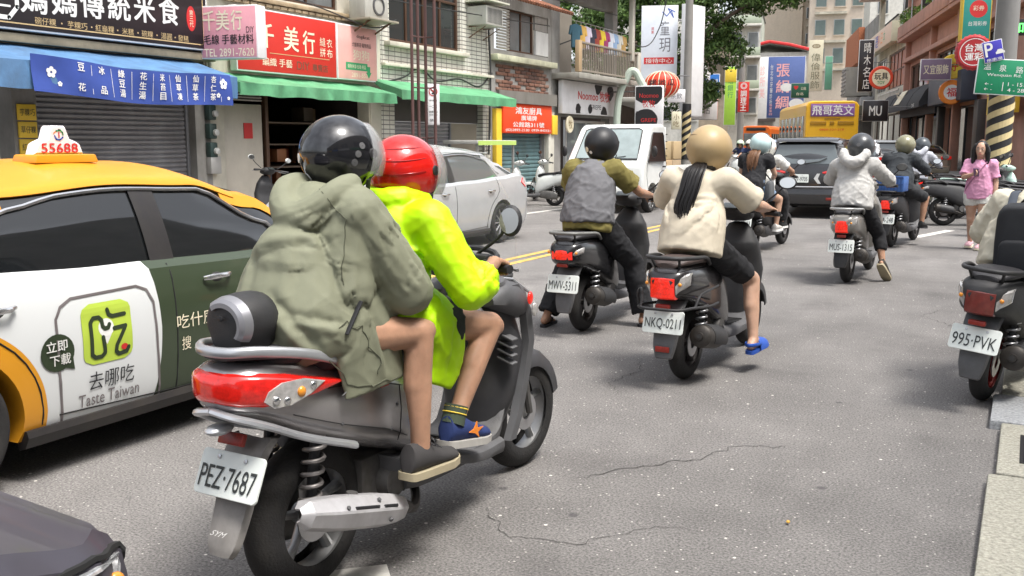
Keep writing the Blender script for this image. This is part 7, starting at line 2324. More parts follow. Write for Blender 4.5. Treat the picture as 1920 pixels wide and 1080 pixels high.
MB().tube(curve_pts([(0, .05, .12), (-.14, .03, .3), (-.3, -.04, .5), (-.38, .1, .48)], 5), .01, 6).build('strap', T_BLACK, bg_)
J = rider_joints(y0=.34, h=1.0)
p_ = person('driver in white tee and white helmet in front of the brown haired pillion', L3, Z3, J, vox=.016, top=dict(m=cloth('white_tee', (.66, .66, .62)), sleeve=.6, slack=.015), bottom=dict(m=cloth('black_trousers', (.012, .012, .014)), len=1.9), shoes=dict(m=cloth('black_shoe', (.02, .02, .02)), sole=T_WHITE))
helmet(p_, J['hd'] + V((-.06, 0, .0)), mat('helmet_white', (.72, .71, .66), .25, var=.06), r=(.135, .155, .145))
# -- MUS
L4, Z4 = (-1.68, 10.85, 0), R(-2)
GREYB = mat('body_warm_grey', (.24, .225, .205), .3, .3, var=.12, coat=.3, dirt=.15)
scooter('warm grey scooter with bright red tail lamp ridden by the person in pale hoodie', L4, Z4, plate='MUS-1315', lamp='tall', body=GREYB, shield=GREYB, flap=BLKP, railm=mat('rail_silver', (.45, .45, .44), .35, .6))
J = rider_joints(footR={'knR': V((.25, .36, .50)), 'anR': V((.32, .24, .20)), 'heR': V((.31, .16, .20)), 'toR': V((.37, .31, .02)), 'upR': V((0, .6, .8))}, footL={'knL': V((-.17, .52, .72)), 'anL': V((-.13, .58, .36)), 'heL': V((-.13, .52, .30)), 'toL': V((-.13, .76, .29))}, h=1.0)
p_ = person('person in pale grey hoodie and black trousers trailing one foot', L4, Z4, J, vox=.013, skin=SKIN,
  top=dict(m=cloth('pale_hoodie', (.50, .49, .47)), name='hoodie', sleeve=1.9, slack=.024, hood=(0, .07, 1.36), rs=(.085, .078, .07, .062, .05), amp=.012, hem=(0, .04, .80), belly=.19),
  bottom=dict(m=cloth('black_trousers', (.012, .012, .014)), len=1.55, slack=.012), shoes=dict(m=cloth('dark_brown_shoe', (.05, .042, .035)), sole=mat('sole_cream', (.42, .36, .24), .7)))
helmet(p_, J['hd'] + V((0, 0, .02)), mat('helmet_charcoal', (.055, .058, .062), .3, var=.25, vscale=20, coat=.3), r=(.138, .158, .148), stickers=[(-90, 10, .02, GRYP)])
# -- blue basket scooter
L5, Z5 = (-1.72, 14.9, 0), R(-8)
sc5 = scooter('dark scooter with blue crate ridden by the man in dark tee', L5, Z5, plate='KMA-248', lamp='tall', flap=BLKP)
ck = thing('plastic_crate', 'blue plastic crate tied behind the man in dark tee', 'crate', (L5[0], L5[1] - .22, .82), Z5)
for nm_, c_, d_ in (('side', (0, -.14, .11), (.36, .014, .2)), ('side', (0, .14, .11), (.36, .014, .2)), ('side', (-.18, 0, .11), (.014, .266, .2)), ('side', (.18, 0, .11), (.014, .266, .2)), ('bottom', (0, 0, .005), (.36, .28, .012))):
 MB().box(c_, d_, bev=.003).build(nm_, P('crate_blue', (.05, .13, .36), rough=.5), ck)
rb = MB()
for k in range(8):
 rb.box((-.155 + k * .044, -.149, .11), (.014, .008, .18))
rb.box((0, -.15, .2), (.37, .016, .02)); rb.box((0, -.15, .1), (.37, .012, .014))
rb.build('rib', P('crate_blue_dark', (.03, .08, .24)), ck)
J = rider_joints(h=1.01, y0=.16, lean_=.02, footR={'knR': V((.32, .52, .70)), 'anR': V((.30, .46, .34)), 'heR': V((.30, .40, .28)), 'toR': V((.31, .62, .26))})
p_ = person('man in dark tee and shorts with olive helmet behind the blue crate', L5, Z5, J, vox=.015, top=dict(m=cloth('dark_tee', (.035, .04, .045)), sleeve=1.2, slack=.022, rs=(.09, .085, .072, .06, .05), belly=.20), bottom=dict(m=cloth('dark_shorts', (.03, .032, .035)), name='shorts', len=.95, slack=.02), shoes=dict(m=cloth('black_shoe', (.02, .02, .02)), sole=T_BLACK))
helmet(p_, J['hd'] + V((0, 0, .02)), mat('helmet_olive', (.22, .21, .13), .25, var=.1, coat=.4), r=(.135, .155, .145))
# -- red lamp scooter
L6, Z6 = (-1.88, 19.5, 0), R(-4)
sc6 = scooter('black sport scooter with winged red lamps ridden by the person in grey hoodie', L6, Z6, plate='EPA-0311', lamp='wide', flap=BLKP)
for sx in (-1, 1):
 MB().prism([(0, 0), (.16, .07), (.17, .10), (.02, .05)], (sx * .02, -.47, .70), (sx, .35 * 1, 0), EZ, .03 * sx).build('wing_lamp', REDLIT, sc6)
J = rider_joints(h=1.0, y0=.12)
p_ = person('person in light grey hoodie with dark helmet on the far black sport scooter', L6, Z6, J, vox=.016, top=dict(m=cloth('grey_hoodie', (.40, .41, .45)), name='hoodie', sleeve=1.9, slack=.024, hood=(0, .12, 1.36), rs=(.085, .078, .07, .062, .05)), bottom=dict(m=cloth('olive_trousers', (.10, .10, .07)), len=1.9), shoes=dict(m=cloth('black_shoe', (.02, .02, .02)), sole=T_BLACK))
helmet(p_, J['hd'] + V((0, 0, .02)), mat('helmet_slate', (.07, .08, .09), .3, var=.3, vscale=20), r=(.138, .158, .148))
# -- 995 at the right edge
L7, Z7 = (-.16, 6.18, 0), R(-12)
scooter('old black scooter with faded lamp at the right edge by the kerb', L7, Z7, plate='995·PVK', lamp='trap', lampm=mat('faded_lens', (.20, .035, .028), .3, var=.3, vscale=30, coat=.3), body=BLKP, plate_tilt=R(22), rim=mat('rim_red', (.16, .012, .01), .45, var=.2), muff='round', railm=BLKP, lean=R(5), mirror=None)
J = rider_joints(h=1.0, y0=.30, footR={'shR': V((.20, .36, 1.14)), 'shL': V((-.13, .33, 1.14)), 'elL': V((-.24, .40, .94)), 'nek': V((.14, .42, 1.24)), 'hd': V((.27, .48, 1.34)), 'che': V((.02, .30, 1.04))})
p_ = person('rider in cream shirt with black backpack at the right edge', L7, Z7, J, vox=.012, lean=R(5), top=dict(m=cloth('cream_shirt', (.58, .54, .43)), sleeve=1.9, slack=.025, rs=(.09, .085, .075, .065, .055), belly=.18, hem=(0, .22, .76), amp=.012), bottom=dict(m=cloth('black_trousers', (.012, .012, .014)), len=1.9), shoes=dict(m=cloth('black_shoe', (.02, .02, .02)), sole=T_BLACK))
helmet(p_, J['hd'] + V((0, 0, .02)), mat('helmet_matte_black', (.018, .018, .02), .45))
bk = thing('backpack', 'black square backpack worn by the rider at the right edge', 'backpack', (L7[0] + .17, L7[1] + .10, .72), Z7)
bk.scale = (.85, .9, .85)
bo = MB().loft(body_loft([(-.17, .06, .46, .12, .11), (-.15, .0, .50, .17, .16), (-.02, -.02, .52, .185, .175), (.04, .0, .50, .17, .16)], ex=5)).build('pack', cloth('backpack_black', (.016, .017, .02), .7), bk, smooth=50)
MB().loft(body_loft([(-.20, .04, .24, .11, .11), (-.19, .02, .27, .13, .13), (-.14, .02, .28, .135, .135)], ex=5)).build('front_pocket', cloth('backpack_black', (.016, .017, .02)), bk, smooth=50)
for sx in (-1, 1):
 MB().tube(curve_pts([(sx * .11, .0, .50), (sx * .12, .12, .58), (sx * .13, .28, .54), (sx * .15, .30, .30)], 5), [(.028, .008)] * 16, 8, side=EX).build('strap', cloth('strap_slate', (.06, .07, .09)), bk)
MB().tube(curve_pts([(-.05, .0, .515), (0, -.02, .56), (.05, .0, .515)], 5), .009, 6).build('handle', T_BLACK, bk)
# ------------------------------------------------------------------ cars
GLASSC = mat('car_glass_dark', (.008, .009, .010), .03, var=0, spec=.9, coat=.8)
GLASSB = mat('car_glass_pale', (.10, .12, .125), .04, var=.1, vscale=2, spec=.9, coat=1.0)
CHR = mat('chrome_trim', (.70, .70, .70), .15, .9, var=.05)
SEAM = mat('panel_gap', (.012, .012, .012), .7, var=0)
SKIRT = mat('skirt_black', (.022, .020, .021), .45, var=.2, vscale=4, dirt=.4)
LENSW = mat('head_lens', (.62, .63, .64), .08, var=.5, vscale=30, coat=1., metal=.3)
REDC = mat('car_lens_red', (.42, .012, .012), .1, var=.35, vscale=25, coat=.8, emit=(1, .02, .01), estr=.12)
def car_wheel(parent, x, y, R_, w, sx, rimm=None, spokes=10):
 b = MB()
 prof = []
 for k in range(15):
  a = R(-105 + 210 * k / 14)
  prof.append((R_ - .05 + .05 * math.cos(a), w * .5 * math.sin(a)))
 prof = [(R_ * .66, -w * .42)] + prof + [(R_ * .66, w * .42)]
 b.lathe(prof, (0, 0, 0), EX, 48)
 o = b.build('tyre', RUB, parent, smooth=40, loc=(x, y, R_))
 b = MB()
 r0 = R_ * .68
 f = sx * w * .40
 b.lathe([(r0, -w * .4), (r0 * .94, f * .2), (r0 * .93, f * .8), (r0, f), (r0 * 1.04, f), (r0 * 1.02, -f)], (0, 0, 0), EX, 48)
 b.lathe([(.001, f * .9), (.05, f * .9), (.06, f * .6), (.06, 0), (.001, 0)], (0, 0, 0), EX, 20)
 for k in range(spokes):
  a = 2 * math.pi * k / spokes
  d = V((0, math.cos(a), math.sin(a)))
  b.tube([d * .045 + V((f * .75, 0, 0)), d * (r0 * .5) + V((f * .86, 0, 0)), d * (r0 * .95) + V((f * .82, 0, 0))], [(.016, .012), (.014, .011), (.02, .014)], 8, side=EX)
 b.build('rim', rimm or RIMM, o, smooth=40)
 MB().lathe([(.001, 0), (r0 * .9, 0), (r0 * .9, .01), (.001, .01)], (0, 0, 0), EX, 24).build('brake', ENG, o)
 return o
class Car:
 def __init__(s, label, loc, rz, name='car', cat='car', paint=None, side_paint=None, roofm=None, glass=None, group=None, **k):
  s.k = k
  s.t = thing(name, label, cat, loc, rz, group)
  s.W, s.L, s.H = k['W'], k['L'], k['H']
  s.paint = paint
  s.roofm = roofm or paint
  s.glass = glass or GLASSC
  s.top = k['top']; s.cab = k['cab']
  s.wb = k.get('wbelt', .90) * s.W / 2
  s.wr = k.get('wroof', .66) * s.W / 2
  s.build(side_paint or paint)
 def w(s, y):
  L_ = s.L
  e = s.k.get('ends', (.30, .55))
  a = sm(y, [0, .05, .16, e[0]], [.72, .86, .95, 1.]) if y < e[0] else 1.
  c = sm(L_ - y, [0, .06, .22, e[1]], [.62, .78, .92, 1.]) if L_ - y < e[1] else 1.
  return s.W / 2 * min(a, c)
 def zb(s, y):
  z = s.k.get('sill', .22)
  return z + sm(y, [0, .5], [.06, 0]) + sm(s.L - y, [0, .5], [.02, 0])
 def zt(s, y):
  return sm(y, [q[0] for q in s.top], [q[1] for q in s.top])
 PROF = ([0, .06, .16, .34, .55, .72, .86, .95, 1.], [.925, .955, .975, .992, 1.0, .992, .975, .955, .90])
 def B(s, y, z, off=0.):
  """point on the right body side at (y, z)"""
  zb, zt = s.zb(y), s.zt(y)
  h = min(1, max(0, (z - zb) / (zt - zb)))
  return V((s.w(y) * sm(h, *s.PROF) + off, y, z))
 def cz(s, y):
  return sm(y, [q[0] for q in s.cab], [q[1] for q in s.cab])
 TE = .62
 def S(s, y, t, off=0., sx=1):
  """cabin surface: t 0 belt .. TE roof edge .. 1 centre line"""
  b = s.zt(y) - .03
  top = max(s.cz(y), b + .004)
  wf = s.w(y) / (s.W / 2)
  hh = (top - b)
  cr = min(.085, hh * .35)
  ze = top - cr
  xe = lerp(s.wb, s.wr, (ze - b) / max(.05, (s.H - b))) * wf
  if t <= s.TE:
   q = t / s.TE
   bow = .018 * math.sin(math.pi * q) * min(1, hh / .3)
   return V((sx * (lerp(s.wb * wf, xe, q) + bow + off), y, lerp(b, ze, q) + off * .35))
  q = (t - s.TE) / (1 - s.TE)
  a = q * math.pi / 2
  return V((sx * (xe * (1 - q) + (xe * .06 * math.sin(math.pi * q)) + off * (1 - q)), y, ze + cr * math.sin(a) + off * (.35 + .65 * q)))
 def patch(s, name, m, y0, y1, t0, t1, off=.006, ny=24, nt=10, sx=1, yf=None, parent=None, thick=.004):
  """skin patch on the cabin; y0/y1 may be functions of t"""
  rings = []
  for i in range(nt + 1):
   t = lerp(t0, t1, i / nt)
   a = y0(t) if callable(y0) else y0
   c = y1(t) if callable(y1) else y1
   rings.append([s.S(lerp(a, c, j / ny), t, off, sx) for j in range(ny + 1)])
  return MB().loft(rings, False, False).build(name, m, parent if parent is not None else s.t, smooth=40, solid=thick)
 def build(s, side_paint):
  k = s.k
  ny = 90
  rings = []
  for i in range(ny + 1):
   y = s.L * (.55 * i / ny + .45 * (.5 - .5 * math.cos(math.pi * i / ny)))
   zb, zt = s.zb(y), s.zt(y)
   pts = []
   for h in (0, .03, .06, .11, .16, .25, .34, .45, .55, .64, .72, .79, .86, .91, .95, .98, 1.):
    pts.append((s.w(y) * sm(h, *s.PROF), y, lerp(zb, zt, h)))
   x1 = pts[-1][0]
   tp = [(x1 * q, y, zt + (1 - q) * .03) for q in (.94, .8, .55, .28)]
   ring = [(x1 * .5, y, zb - .005)] + pts + tp
   ring = ring + [(-a, b, c) for a, b, c in ring[::-1]]
   rings.append(ring)
  cut = []
  for wy in k['wheels']:
   cu = MB().cyl((-s.W, wy, k['R'] - .01), (s.W, wy, k['R'] - .01), k['R'] + .045, seg=48).build('cutter', SEAM)
   TMP.collection.objects.link(cu)
   cut.append(cu)
  s.body = MB().loft(rings).build('body', side_paint, s.t, smooth=30, boolean=cut)
  for cu in cut:
   bpy.data.objects.remove(cu)
  # cabin glass
  yb0, yb1 = s.cab[0][0], s.cab[-1][0]
  rings = []
  for i in range(61):
   y = lerp(yb0, yb1, i / 60)
   r_ = [s.S(y, t) for t in [q / 16 for q in range(17)]]
   rings.append(r_ + [V((-p.x, p.y, p.z)) for p in r_[::-1][1:]])
  s.gl = MB().loft(rings, True).build('glass', s.glass, s.t, smooth=45)
  yr0, yr1 = k['roof']
  rg = []
  for i in range(41):
   y = lerp(yr0, yr1, i / 40)
   r_ = [s.S(y, t, .008) for t in [lerp(s.TE * .93, 1, q / 14) for q in range(15)]]
   rg.append(r_ + [V((-p.x, p.y, p.z)) for p in r_[::-1][1:]])
  s.roof = MB().loft(rg, False, False).build('roof', s.roofm, s.t, smooth=45, solid=.012)
  # pillars along the cabin edge, front and rear
  for sx in (-1, 1):
   s.patch('pillar', s.roofm, yr1 - .10, yb1 - .03, s.TE * .80, s.TE * 1.10, .0065, 16, 6, sx)
   s.patch('pillar', s.roofm, yb0 + .03, yr0 + .10, s.TE * .80, s.TE * 1.10, .0065, 16, 6, sx)
  for wy in k['wheels']:
   for sx in (-1, 1):
    car_wheel(s.t, sx * (s.W / 2 - k.get('tw', .2) / 2 - .012), wy, k['R'], k.get('tw', .2), sx, k.get('rimm'))
  MB().box((0, s.L / 2, s.zb(s.L / 2) + .06), (s.W * .80, s.L * .86, .14)).build('underbody', SEAM, s.t, smooth=0)
 def seam(s, pts, sx=1, r=.004, cabin=False, name='door_gap', m=None):
  P_ = []
  for a, b in zip(pts[:-1], pts[1:]):
   for q in range(8):
    y, z = lerp(a[0], b[0], q / 8), lerp(a[1], b[1], q / 8)
    p_ = s.B(y, z, .0005); P_.append(V((sx * p_.x, p_.y, p_.z)))
  p_ = s.B(*pts[-1], .0005); P_.append(V((sx * p_.x, p_.y, p_.z)))
  return MB().tube(P_, r, 5).build(name, m or SEAM, s.body)
 def lens(s, name, m, poly, sx=1, off=.006, n=1, end=None):
  """lamp lens: polygon in (y, z) laid on the right/left side"""
  vs = []
  N = len(poly)
  c = (sum(p[0] for p in poly) / N, sum(p[1] for p in poly) / N)
  for o_, sc_ in ((-.01, 1), (off * .7, 1), (off, .9)):
   for y, z in poly:
    y2, z2 = lerp(c[0], y, sc_), lerp(c[1], z, sc_)
    p_ = s.B(y2, z2, o_)
    vs.append(V((sx * p_.x, p_.y, p_.z)))
  fs = [(i, (i + 1) % N, N + (i + 1) % N, N + i) for i in range(N)] + [(N + i, N + (i + 1) % N, 2 * N + (i + 1) % N, 2 * N + i) for i in range(N)] + [tuple(2 * N + i for i in range(N))]
  return MB().add(vs, fs).build(name, m, s.t, smooth=30)
SEDAN = dict(L=4.60, W=1.76, H=1.47, R=.312, wheels=(1.02, 3.66), sill=.20, roof=(1.25, 2.75),
    top=[(0, .80), (.08, .98), (.5, 1.035), (1.0, 1.0), (1.8, .965), (2.8, .945), (3.4, .93), (4.2, .80), (4.52, .68), (4.60, .58)],
    cab=[(.52, 1.03), (.95, 1.28), (1.35, 1.43), (1.95, 1.47), (2.45, 1.45), (2.85, 1.34), (3.42, .94)])
def sedan_trim(c, sides=(1, -1), chrome=CHR, plate_txt=None, tail=REDC, handles=True, dark_pillars=True, doors=(1.38, 2.35, 3.30)):
 a, b, d = doors
 for sx in sides:
  # window surround
  yb = [lerp(.98, 3.22, i / 24) for i in range(25)]
  MB().tube([c.S(y, .015, .006, sx) for y in yb], .011, 6).build('belt_trim', chrome, c.t)
  up = [c.S(lerp(1.02, 3.1, i / 24), c.TE * sm(i / 24, [0, .15, .3, .72, .92, 1], [.30, .78, .88, .88, .55, .10]), .010, sx) for i in range(25)]
  MB().tube(up, .011, 6).build('window_trim', chrome, c.t)
  if dark_pillars:
   c.patch('door_pillar', SKIRT, b - .075, b + .075, .02, c.TE * .90, .0075, 6, 10, sx)
   c.patch('quarter_pillar', c.roofm, lambda t: .60 + t * .9, lambda t: 1.02 + t * .52, .0, c.TE * .95, .006, 10, 10, sx)
  c.seam([(b, .26), (b, .6), (b - .0, c.zt(b) - .02)], sx)
  c.seam([(d, .26), (d + .03, .6), (d - .06, c.zt(d) - .02)], sx)
  wy = c.k['wheels'][0]
  c.seam([(wy + .447 * math.cos(R(g)), .30 + .447 * math.sin(R(g))) for g in range(-5, 66, 10)] + [(wy + .10, .80), (wy + .14, c.zt(1.2) - .02)], sx)
  c.seam([(a + .06, .285), (b, .255), (d, .255)], sx)
  if handles:
   for y in (b - 1.06, b + .20):
    p0 = c.B(y, .80); 
    o = MB().tube([V((sx * (p0.x + .012), y - .0, .800)), V((sx * (p0.x + .034), y + .03, .803)), V((sx * (p0.x + .036), y + .15, .806)), V((sx * (p0.x + .012), y + .19, .808))], [(.011, .008), (.015, .010), (.014, .010), (.010, .008)], 10, side=EZ).build('door_handle', chrome, c.t)
    MB().ball(V((sx * (p0.x - .004), y + .10, .79)), (.012, .05, .032), 12, 8).build('handle_cup', SKIRT, o)
  # mirror
  q = c.S(3.08, .05, 0, sx)
  MB().ball(q + V((sx * .11, .0, .045)), (.10, .06, .07), 16, 10).build('wing_mirror', c.paint, c.t)
  # skirt under the doors
  rings = []
  for i in range(31):
   y = lerp(c.k['wheels'][0] + .36, c.k['wheels'][1] - .36, i / 30)
   zz = c.zb(y)
   x = c.w(y)
   rings.append([(sx * x * .90, y, zz - .045), (sx * x * .955, y, zz - .03), (sx * x * .985, y, zz + .02), (sx * x * .975, y, zz + .05), (sx * x * .90, y, zz + .05)])
  MB().loft(rings).build('side_skirt', SKIRT, c.t, smooth=40)
  c.lens('tail_lamp', tail, [(.02, .78), (.30, .82), (.42, .90), (.36, .965), (.08, .96), (.01, .90)], sx, .012)
  c.lens('head_lamp', LENSW, [(4.52, .60), (4.2, .66), (3.95, .74), (4.1, .77), (4.45, .68)], sx, .01)
 if plate_txt:
  plate(c.t, (0, -.02, .74), R(6), plate_txt, .32, .15)
 rb = MB().loft([[(x, y0 + .0 - (.02 if abs(x) < .7 else -.04), z) for y0, z in ((.01, .30), (-.02, .36), (-.02, .50), (.02, .54), (.1, .54), (.1, .30))] for x in [-.76 + 1.52 * i / 12 for i in range(13)]])
 rb.build('bumper', c.paint, c.t, smooth=40)
# --- yellow taxi, right side towards the camera
def taxi_paint():
 m = mat('taxi_paint', (.7, .7, .7), .25, var=.04, coat=.35)
 n, l, b = nodes_of(m)
 t = n.new('ShaderNodeTexCoord'); sp = n.new('ShaderNodeSeparateXYZ')
 l.new(t.outputs['Object'], sp.inputs[0])
 def mth(op, a, c=None, clamp=False):
  q = n.new('ShaderNodeMath'); q.operation = op; q.use_clamp = clamp
  for i, v in ((0, a), (1, c)):
   if v is None: continue
   if isinstance(v, (int, float)): q.inputs[i].default_value = v
   else: l.new(v, q.inputs[i])
  return q.outputs[0]
 y, z = sp.outputs['Y'], sp.outputs['Z']
 zz = mth('SUBTRACT', z, .6)
 bow = mth('MULTIPLY', mth('MULTIPLY', zz, zz), -.35)
 edge = mth('ADD', bow, TX_EDGE)
 green = mth('MULTIPLY', mth('SUBTRACT', y, edge), 400, True)
 dy = mth('SUBTRACT', y, .91); dz = mth('SUBTRACT', z, .30)
 rr_ = mth('SQRT', mth('ADD', mth('MULTIPLY', dy, dy), mth('MULTIPLY', dz, dz)))
 arch = mth('MULTIPLY', mth('SUBTRACT', .47, rr_), 400, True)
 rear = mth('MULTIPLY', mth('SUBTRACT', .62, y), 400, True)
 yel = mth('MAXIMUM', arch, rear)
 yel = mth('MAXIMUM', yel, mth('MULTIPLY', mth('SUBTRACT', y, 3.4), 400, True))
 def mx_(f, a, c):
  k = n.new('ShaderNodeMix'); k.data_type = 'RGBA'
  l.new(f, k.inputs[0])
  for i, v in ((6, a), (7, c)):
   if isinstance(v, tuple): k.inputs[i].default_value = (*v, 1)
   else: l.new(v, k.inputs[i])
  return k.outputs[2]
 c1 = mx_(green, (.66, .675, .675), (.042, .058, .032))
 c2 = mx_(yel, c1, (.66, .29, .02))
 for lk in list(b.inputs['Base Color'].links): l.remove(lk)
 l.new(c2, b.inputs['Base Color'])
 return m
TXX, TXY = -4.64, 1.30
TX_EDGE = 2.02
TAXIY = mat('taxi_yellow', (.66, .29, .02), .35, var=.04, coat=.15, spec=.35)
TAXI = {**SEDAN, 'H': 1.405, 'wheels': (.91, 3.6), 'rimm': mat('rim_taxi', (.20, .20, .20), .45, .5, var=.2, dirt=.3), 'top': [(y, z * .957) for y, z in SEDAN['top']], 'cab': [(y, z * .957) for y, z in SEDAN['cab']]}
tx = Car('yellow white and green taxi with roof sign at the left edge', (TXX, TXY, 0), 0, paint=TAXIY, side_paint=taxi_paint(), roofm=TAXIY, name='taxi', cat='taxi', **TAXI)
sedan_trim(tx, doors=(1.38, 2.12, 3.20), plate_txt='TDV-7786')
tp = lambda y, z: (y - TXY, z)
def txs(p):
 """lay a print point (already at y, z) on the taxi door"""
 q = tx.B(p.y, p.z)
 return V((q.x + p.x, p.y, p.z))
PR_LIME = P('print_lime', (.46, .60, .07)); PR_DKG = P('print_dark_green', (.03, .045, .022)); PR_GRY = P('print_warm_grey', (.16, .14, .14))
def tprint(v2, f2, m, c, off=.004, nm='print', rot=0.):
 ca, sa = math.cos(rot), math.sin(rot)
 # subdivide not needed: prints are small and finely cut
 return flat([V((p[0] * ca - p[1] * sa, p[0] * sa + p[1] * ca)) for p in v2], f2, m, tx.body, (0, c[0], c[1]), EY, EZ, off, nm, surf=txs)
def grid_fill(poly_w, poly_h, r, n=14):
 """rounded rectangle cut into strips so that it follows the curved door"""
 vs, fs = [], []
 for i in range(n + 1):
  y = -poly_h / 2 + poly_h * i / n
  d = max(0, abs(y) - (poly_h / 2 - r))
  x = poly_w / 2 - r + math.sqrt(max(0, r * r - d * d))
  vs += [V((-x, y)), V((x, y))]
 fs = [(2 * i, 2 * i + 1, 2 * i + 3, 2 * i + 2) for i in range(n)]
 return vs, fs
LC = tp(3.0, .625)
tprint(*grid_fill(.275, .285, .05), PR_LIME, LC, .0035, 'logo_square')
# the eat character drawn with rounded strokes
def stroke(path, w, m, c, off=.006, nm='logo_stroke'):
 dn = []
 for a, b_ in zip(path[:-1], path[1:]):
  for q in range(4):
   dn.append((lerp(a[0], b_[0], q / 4), lerp(a[1], b_[1], q / 4)))
 dn.append(path[-1])
 v2, f2 = sweep2(dn, w)
 return tprint(v2, f2, m, c, off, nm)
v2, f2 = disc2(.043, 20, (-.008, .022))
tprint(v2, f2, T_WHITE, LC, .0045, 'logo_pin')
tprint([V((-.045, .005)), V((-.008, -.058)), V((.029, .005))], [(0, 1, 2)], T_WHITE, LC, .0046, 'logo_pin_tip')
stroke([(-.022, -.075), (-.022, -.095), (-.04, -.11), (-.075, -.11), (-.092, -.095), (-.092, .055), (-.075, .075), (-.045, .075), (-.03, .06), (-.028, .03), (-.015, .018), (.002, .02), (.01, .035)], .02, PR_DKG, LC)
stroke([(-.022, -.075), (-.03, -.02)], .02, PR_DKG, LC)
stroke([(.005, .105), (.012, .08), (.03, .07), (.10, .072)], .02, PR_DKG, LC)
stroke([(.035, .012), (.10, .015), (.045, -.07), (.04, -.10), (.055, -.115), (.10, -.11), (.112, -.09)], .02, PR_DKG, LC)
v2, f2 = disc2(.02, 14, (.088, -.085), .015)
tprint(v2, f2, T_RED, LC, .0055, 'logo_tongue')
TXT_C = tp(3.05, .455)
def dlet(body, m, c, w, h, bold=.012, off=.005, skew=0):
 return lettering(body, m, tx.body, (0, c[0], c[1]), (0, 1, .0), EZ, w, h, bold=bold, off=off, surf=txs, skew=skew)
dlet('去哪吃', T_BLACK, tp(3.015, .405), .255, .088, .01)
dlet('Taste Taiwan', PR_GRY, tp(3.005, .32), .34, .06, 0)
# rounded frame line and speech bubble
fy0, fy1, fz0, fz1 = 2.735, 3.28, .225, .805
pts = [tp(fy0 + .02, fz0), tp(fy0, .5), tp(fy0, fz1 - .08), tp(fy0 + .03, fz1 - .03), tp(fy0 + .09, fz1)]
pts += [tp(fy1 - .09, fz1 + .01), tp(fy1 - .03, fz1 - .015), tp(fy1, fz1 - .08), tp(fy1 + .01, .5), tp(fy1 + .03, fz0 + .0)]
stroke(pts, .013, PR_GRY, (0, 0), .0038, 'frame_line')
v2, f2 = disc2(.085, 24)
tprint(v2, f2, PR_DKG, tp(fy0 - .005, .575), .0048, 'bubble')
tprint([V((.02, -.07)), V((.085, -.09)), V((.075, -.02))], [(0, 1, 2)], PR_DKG, tp(fy0 - .005, .575), .0047, 'bubble_tail')
dlet('立即', T_WHITE, tp(fy0 - .01, .607), .105, .05, .02, .0065, .0)
dlet('下載', T_WHITE, tp(fy0 + .005, .543), .105, .05, .02, .0065, .0)
dlet('吃什麼', T_CREAM, tp(3.545, .60), .26, .075, .015)
dlet('搜', T_CREAM, tp(3.475, .485), .06, .07, 0)
# roof sign
rs_ = thing('taxi_roof_sign', 'white taxi roof sign with red number on a yellow base', 'taxi sign', (TXX + .22, TXY + 1.98, 1.40), R(0))
bs_ = MB().loft([[(x * k_, y * k_, z) for x, y in [(.11, .21), (-.11, .21), (-.11, -.21), (.11, -.21)]] for z, k_ in ((0, 1.12), (.05, 1.05), (.055, 1.0))]).build('base', TAXIY, rs_, bevel=.008)
pr_ = [(-.185, .055), (.185, .055), (.16, .12), (.135, .135), (.085, .155), (.06, .225), (.045, .24), (-.045, .24), (-.06, .225), (-.085, .155), (-.135, .135), (-.16, .12)]
MB().prism([(a, b_) for a, b_ in pr_], (-.045, 0, 0), EY, EZ, .09, bev=.012).build('lamp_case', mat('roof_sign_white', (.80, .76, .78), .35, var=.04, coat=.3), rs_, smooth=40)
lettering('55688', T_RED, rs_, (.0455, 0, .095), EY, EZ, .27, .062, bold=.03, off=.003)
for (m_, path, w_) in ((T_GREEN, [(-.02, .205), (.01, .212), (.028, .195), (.03, .18)], .010), (T_BLUE, [(-.032, .175), (-.02, .152), (.005, .148), (.028, .165)], .010), (T_ORANGE, [(-.04, .19), (-.02, .205)], .006), (T_RED, [(0, .195), (0, .165)], .009), (T_RED, [(0, .213), (0, .214)], .010)):
 v2, f2 = sweep2(path, w_)
 flat(v2, f2, m_, rs_, (.0455, 0, 0), EY, EZ, .003, 'emblem')
for o_ in [o for o in COL.objects if o.parent is rs_]:
 o_.scale = (.78, .78, .78)
# --- silver saloon in the far lane coming towards the camera
SILC = mat('silver_paint', (.47, .48, .485), .25, .25, var=.06, coat=.5)
cs = Car('silver saloon in the opposite lane behind the red helmet', (-7.85, 13.75, 0), R(180), paint=SILC, glass=GLASSB, **SEDAN)
sedan_trim(cs, plate_txt='BKQ-5120')
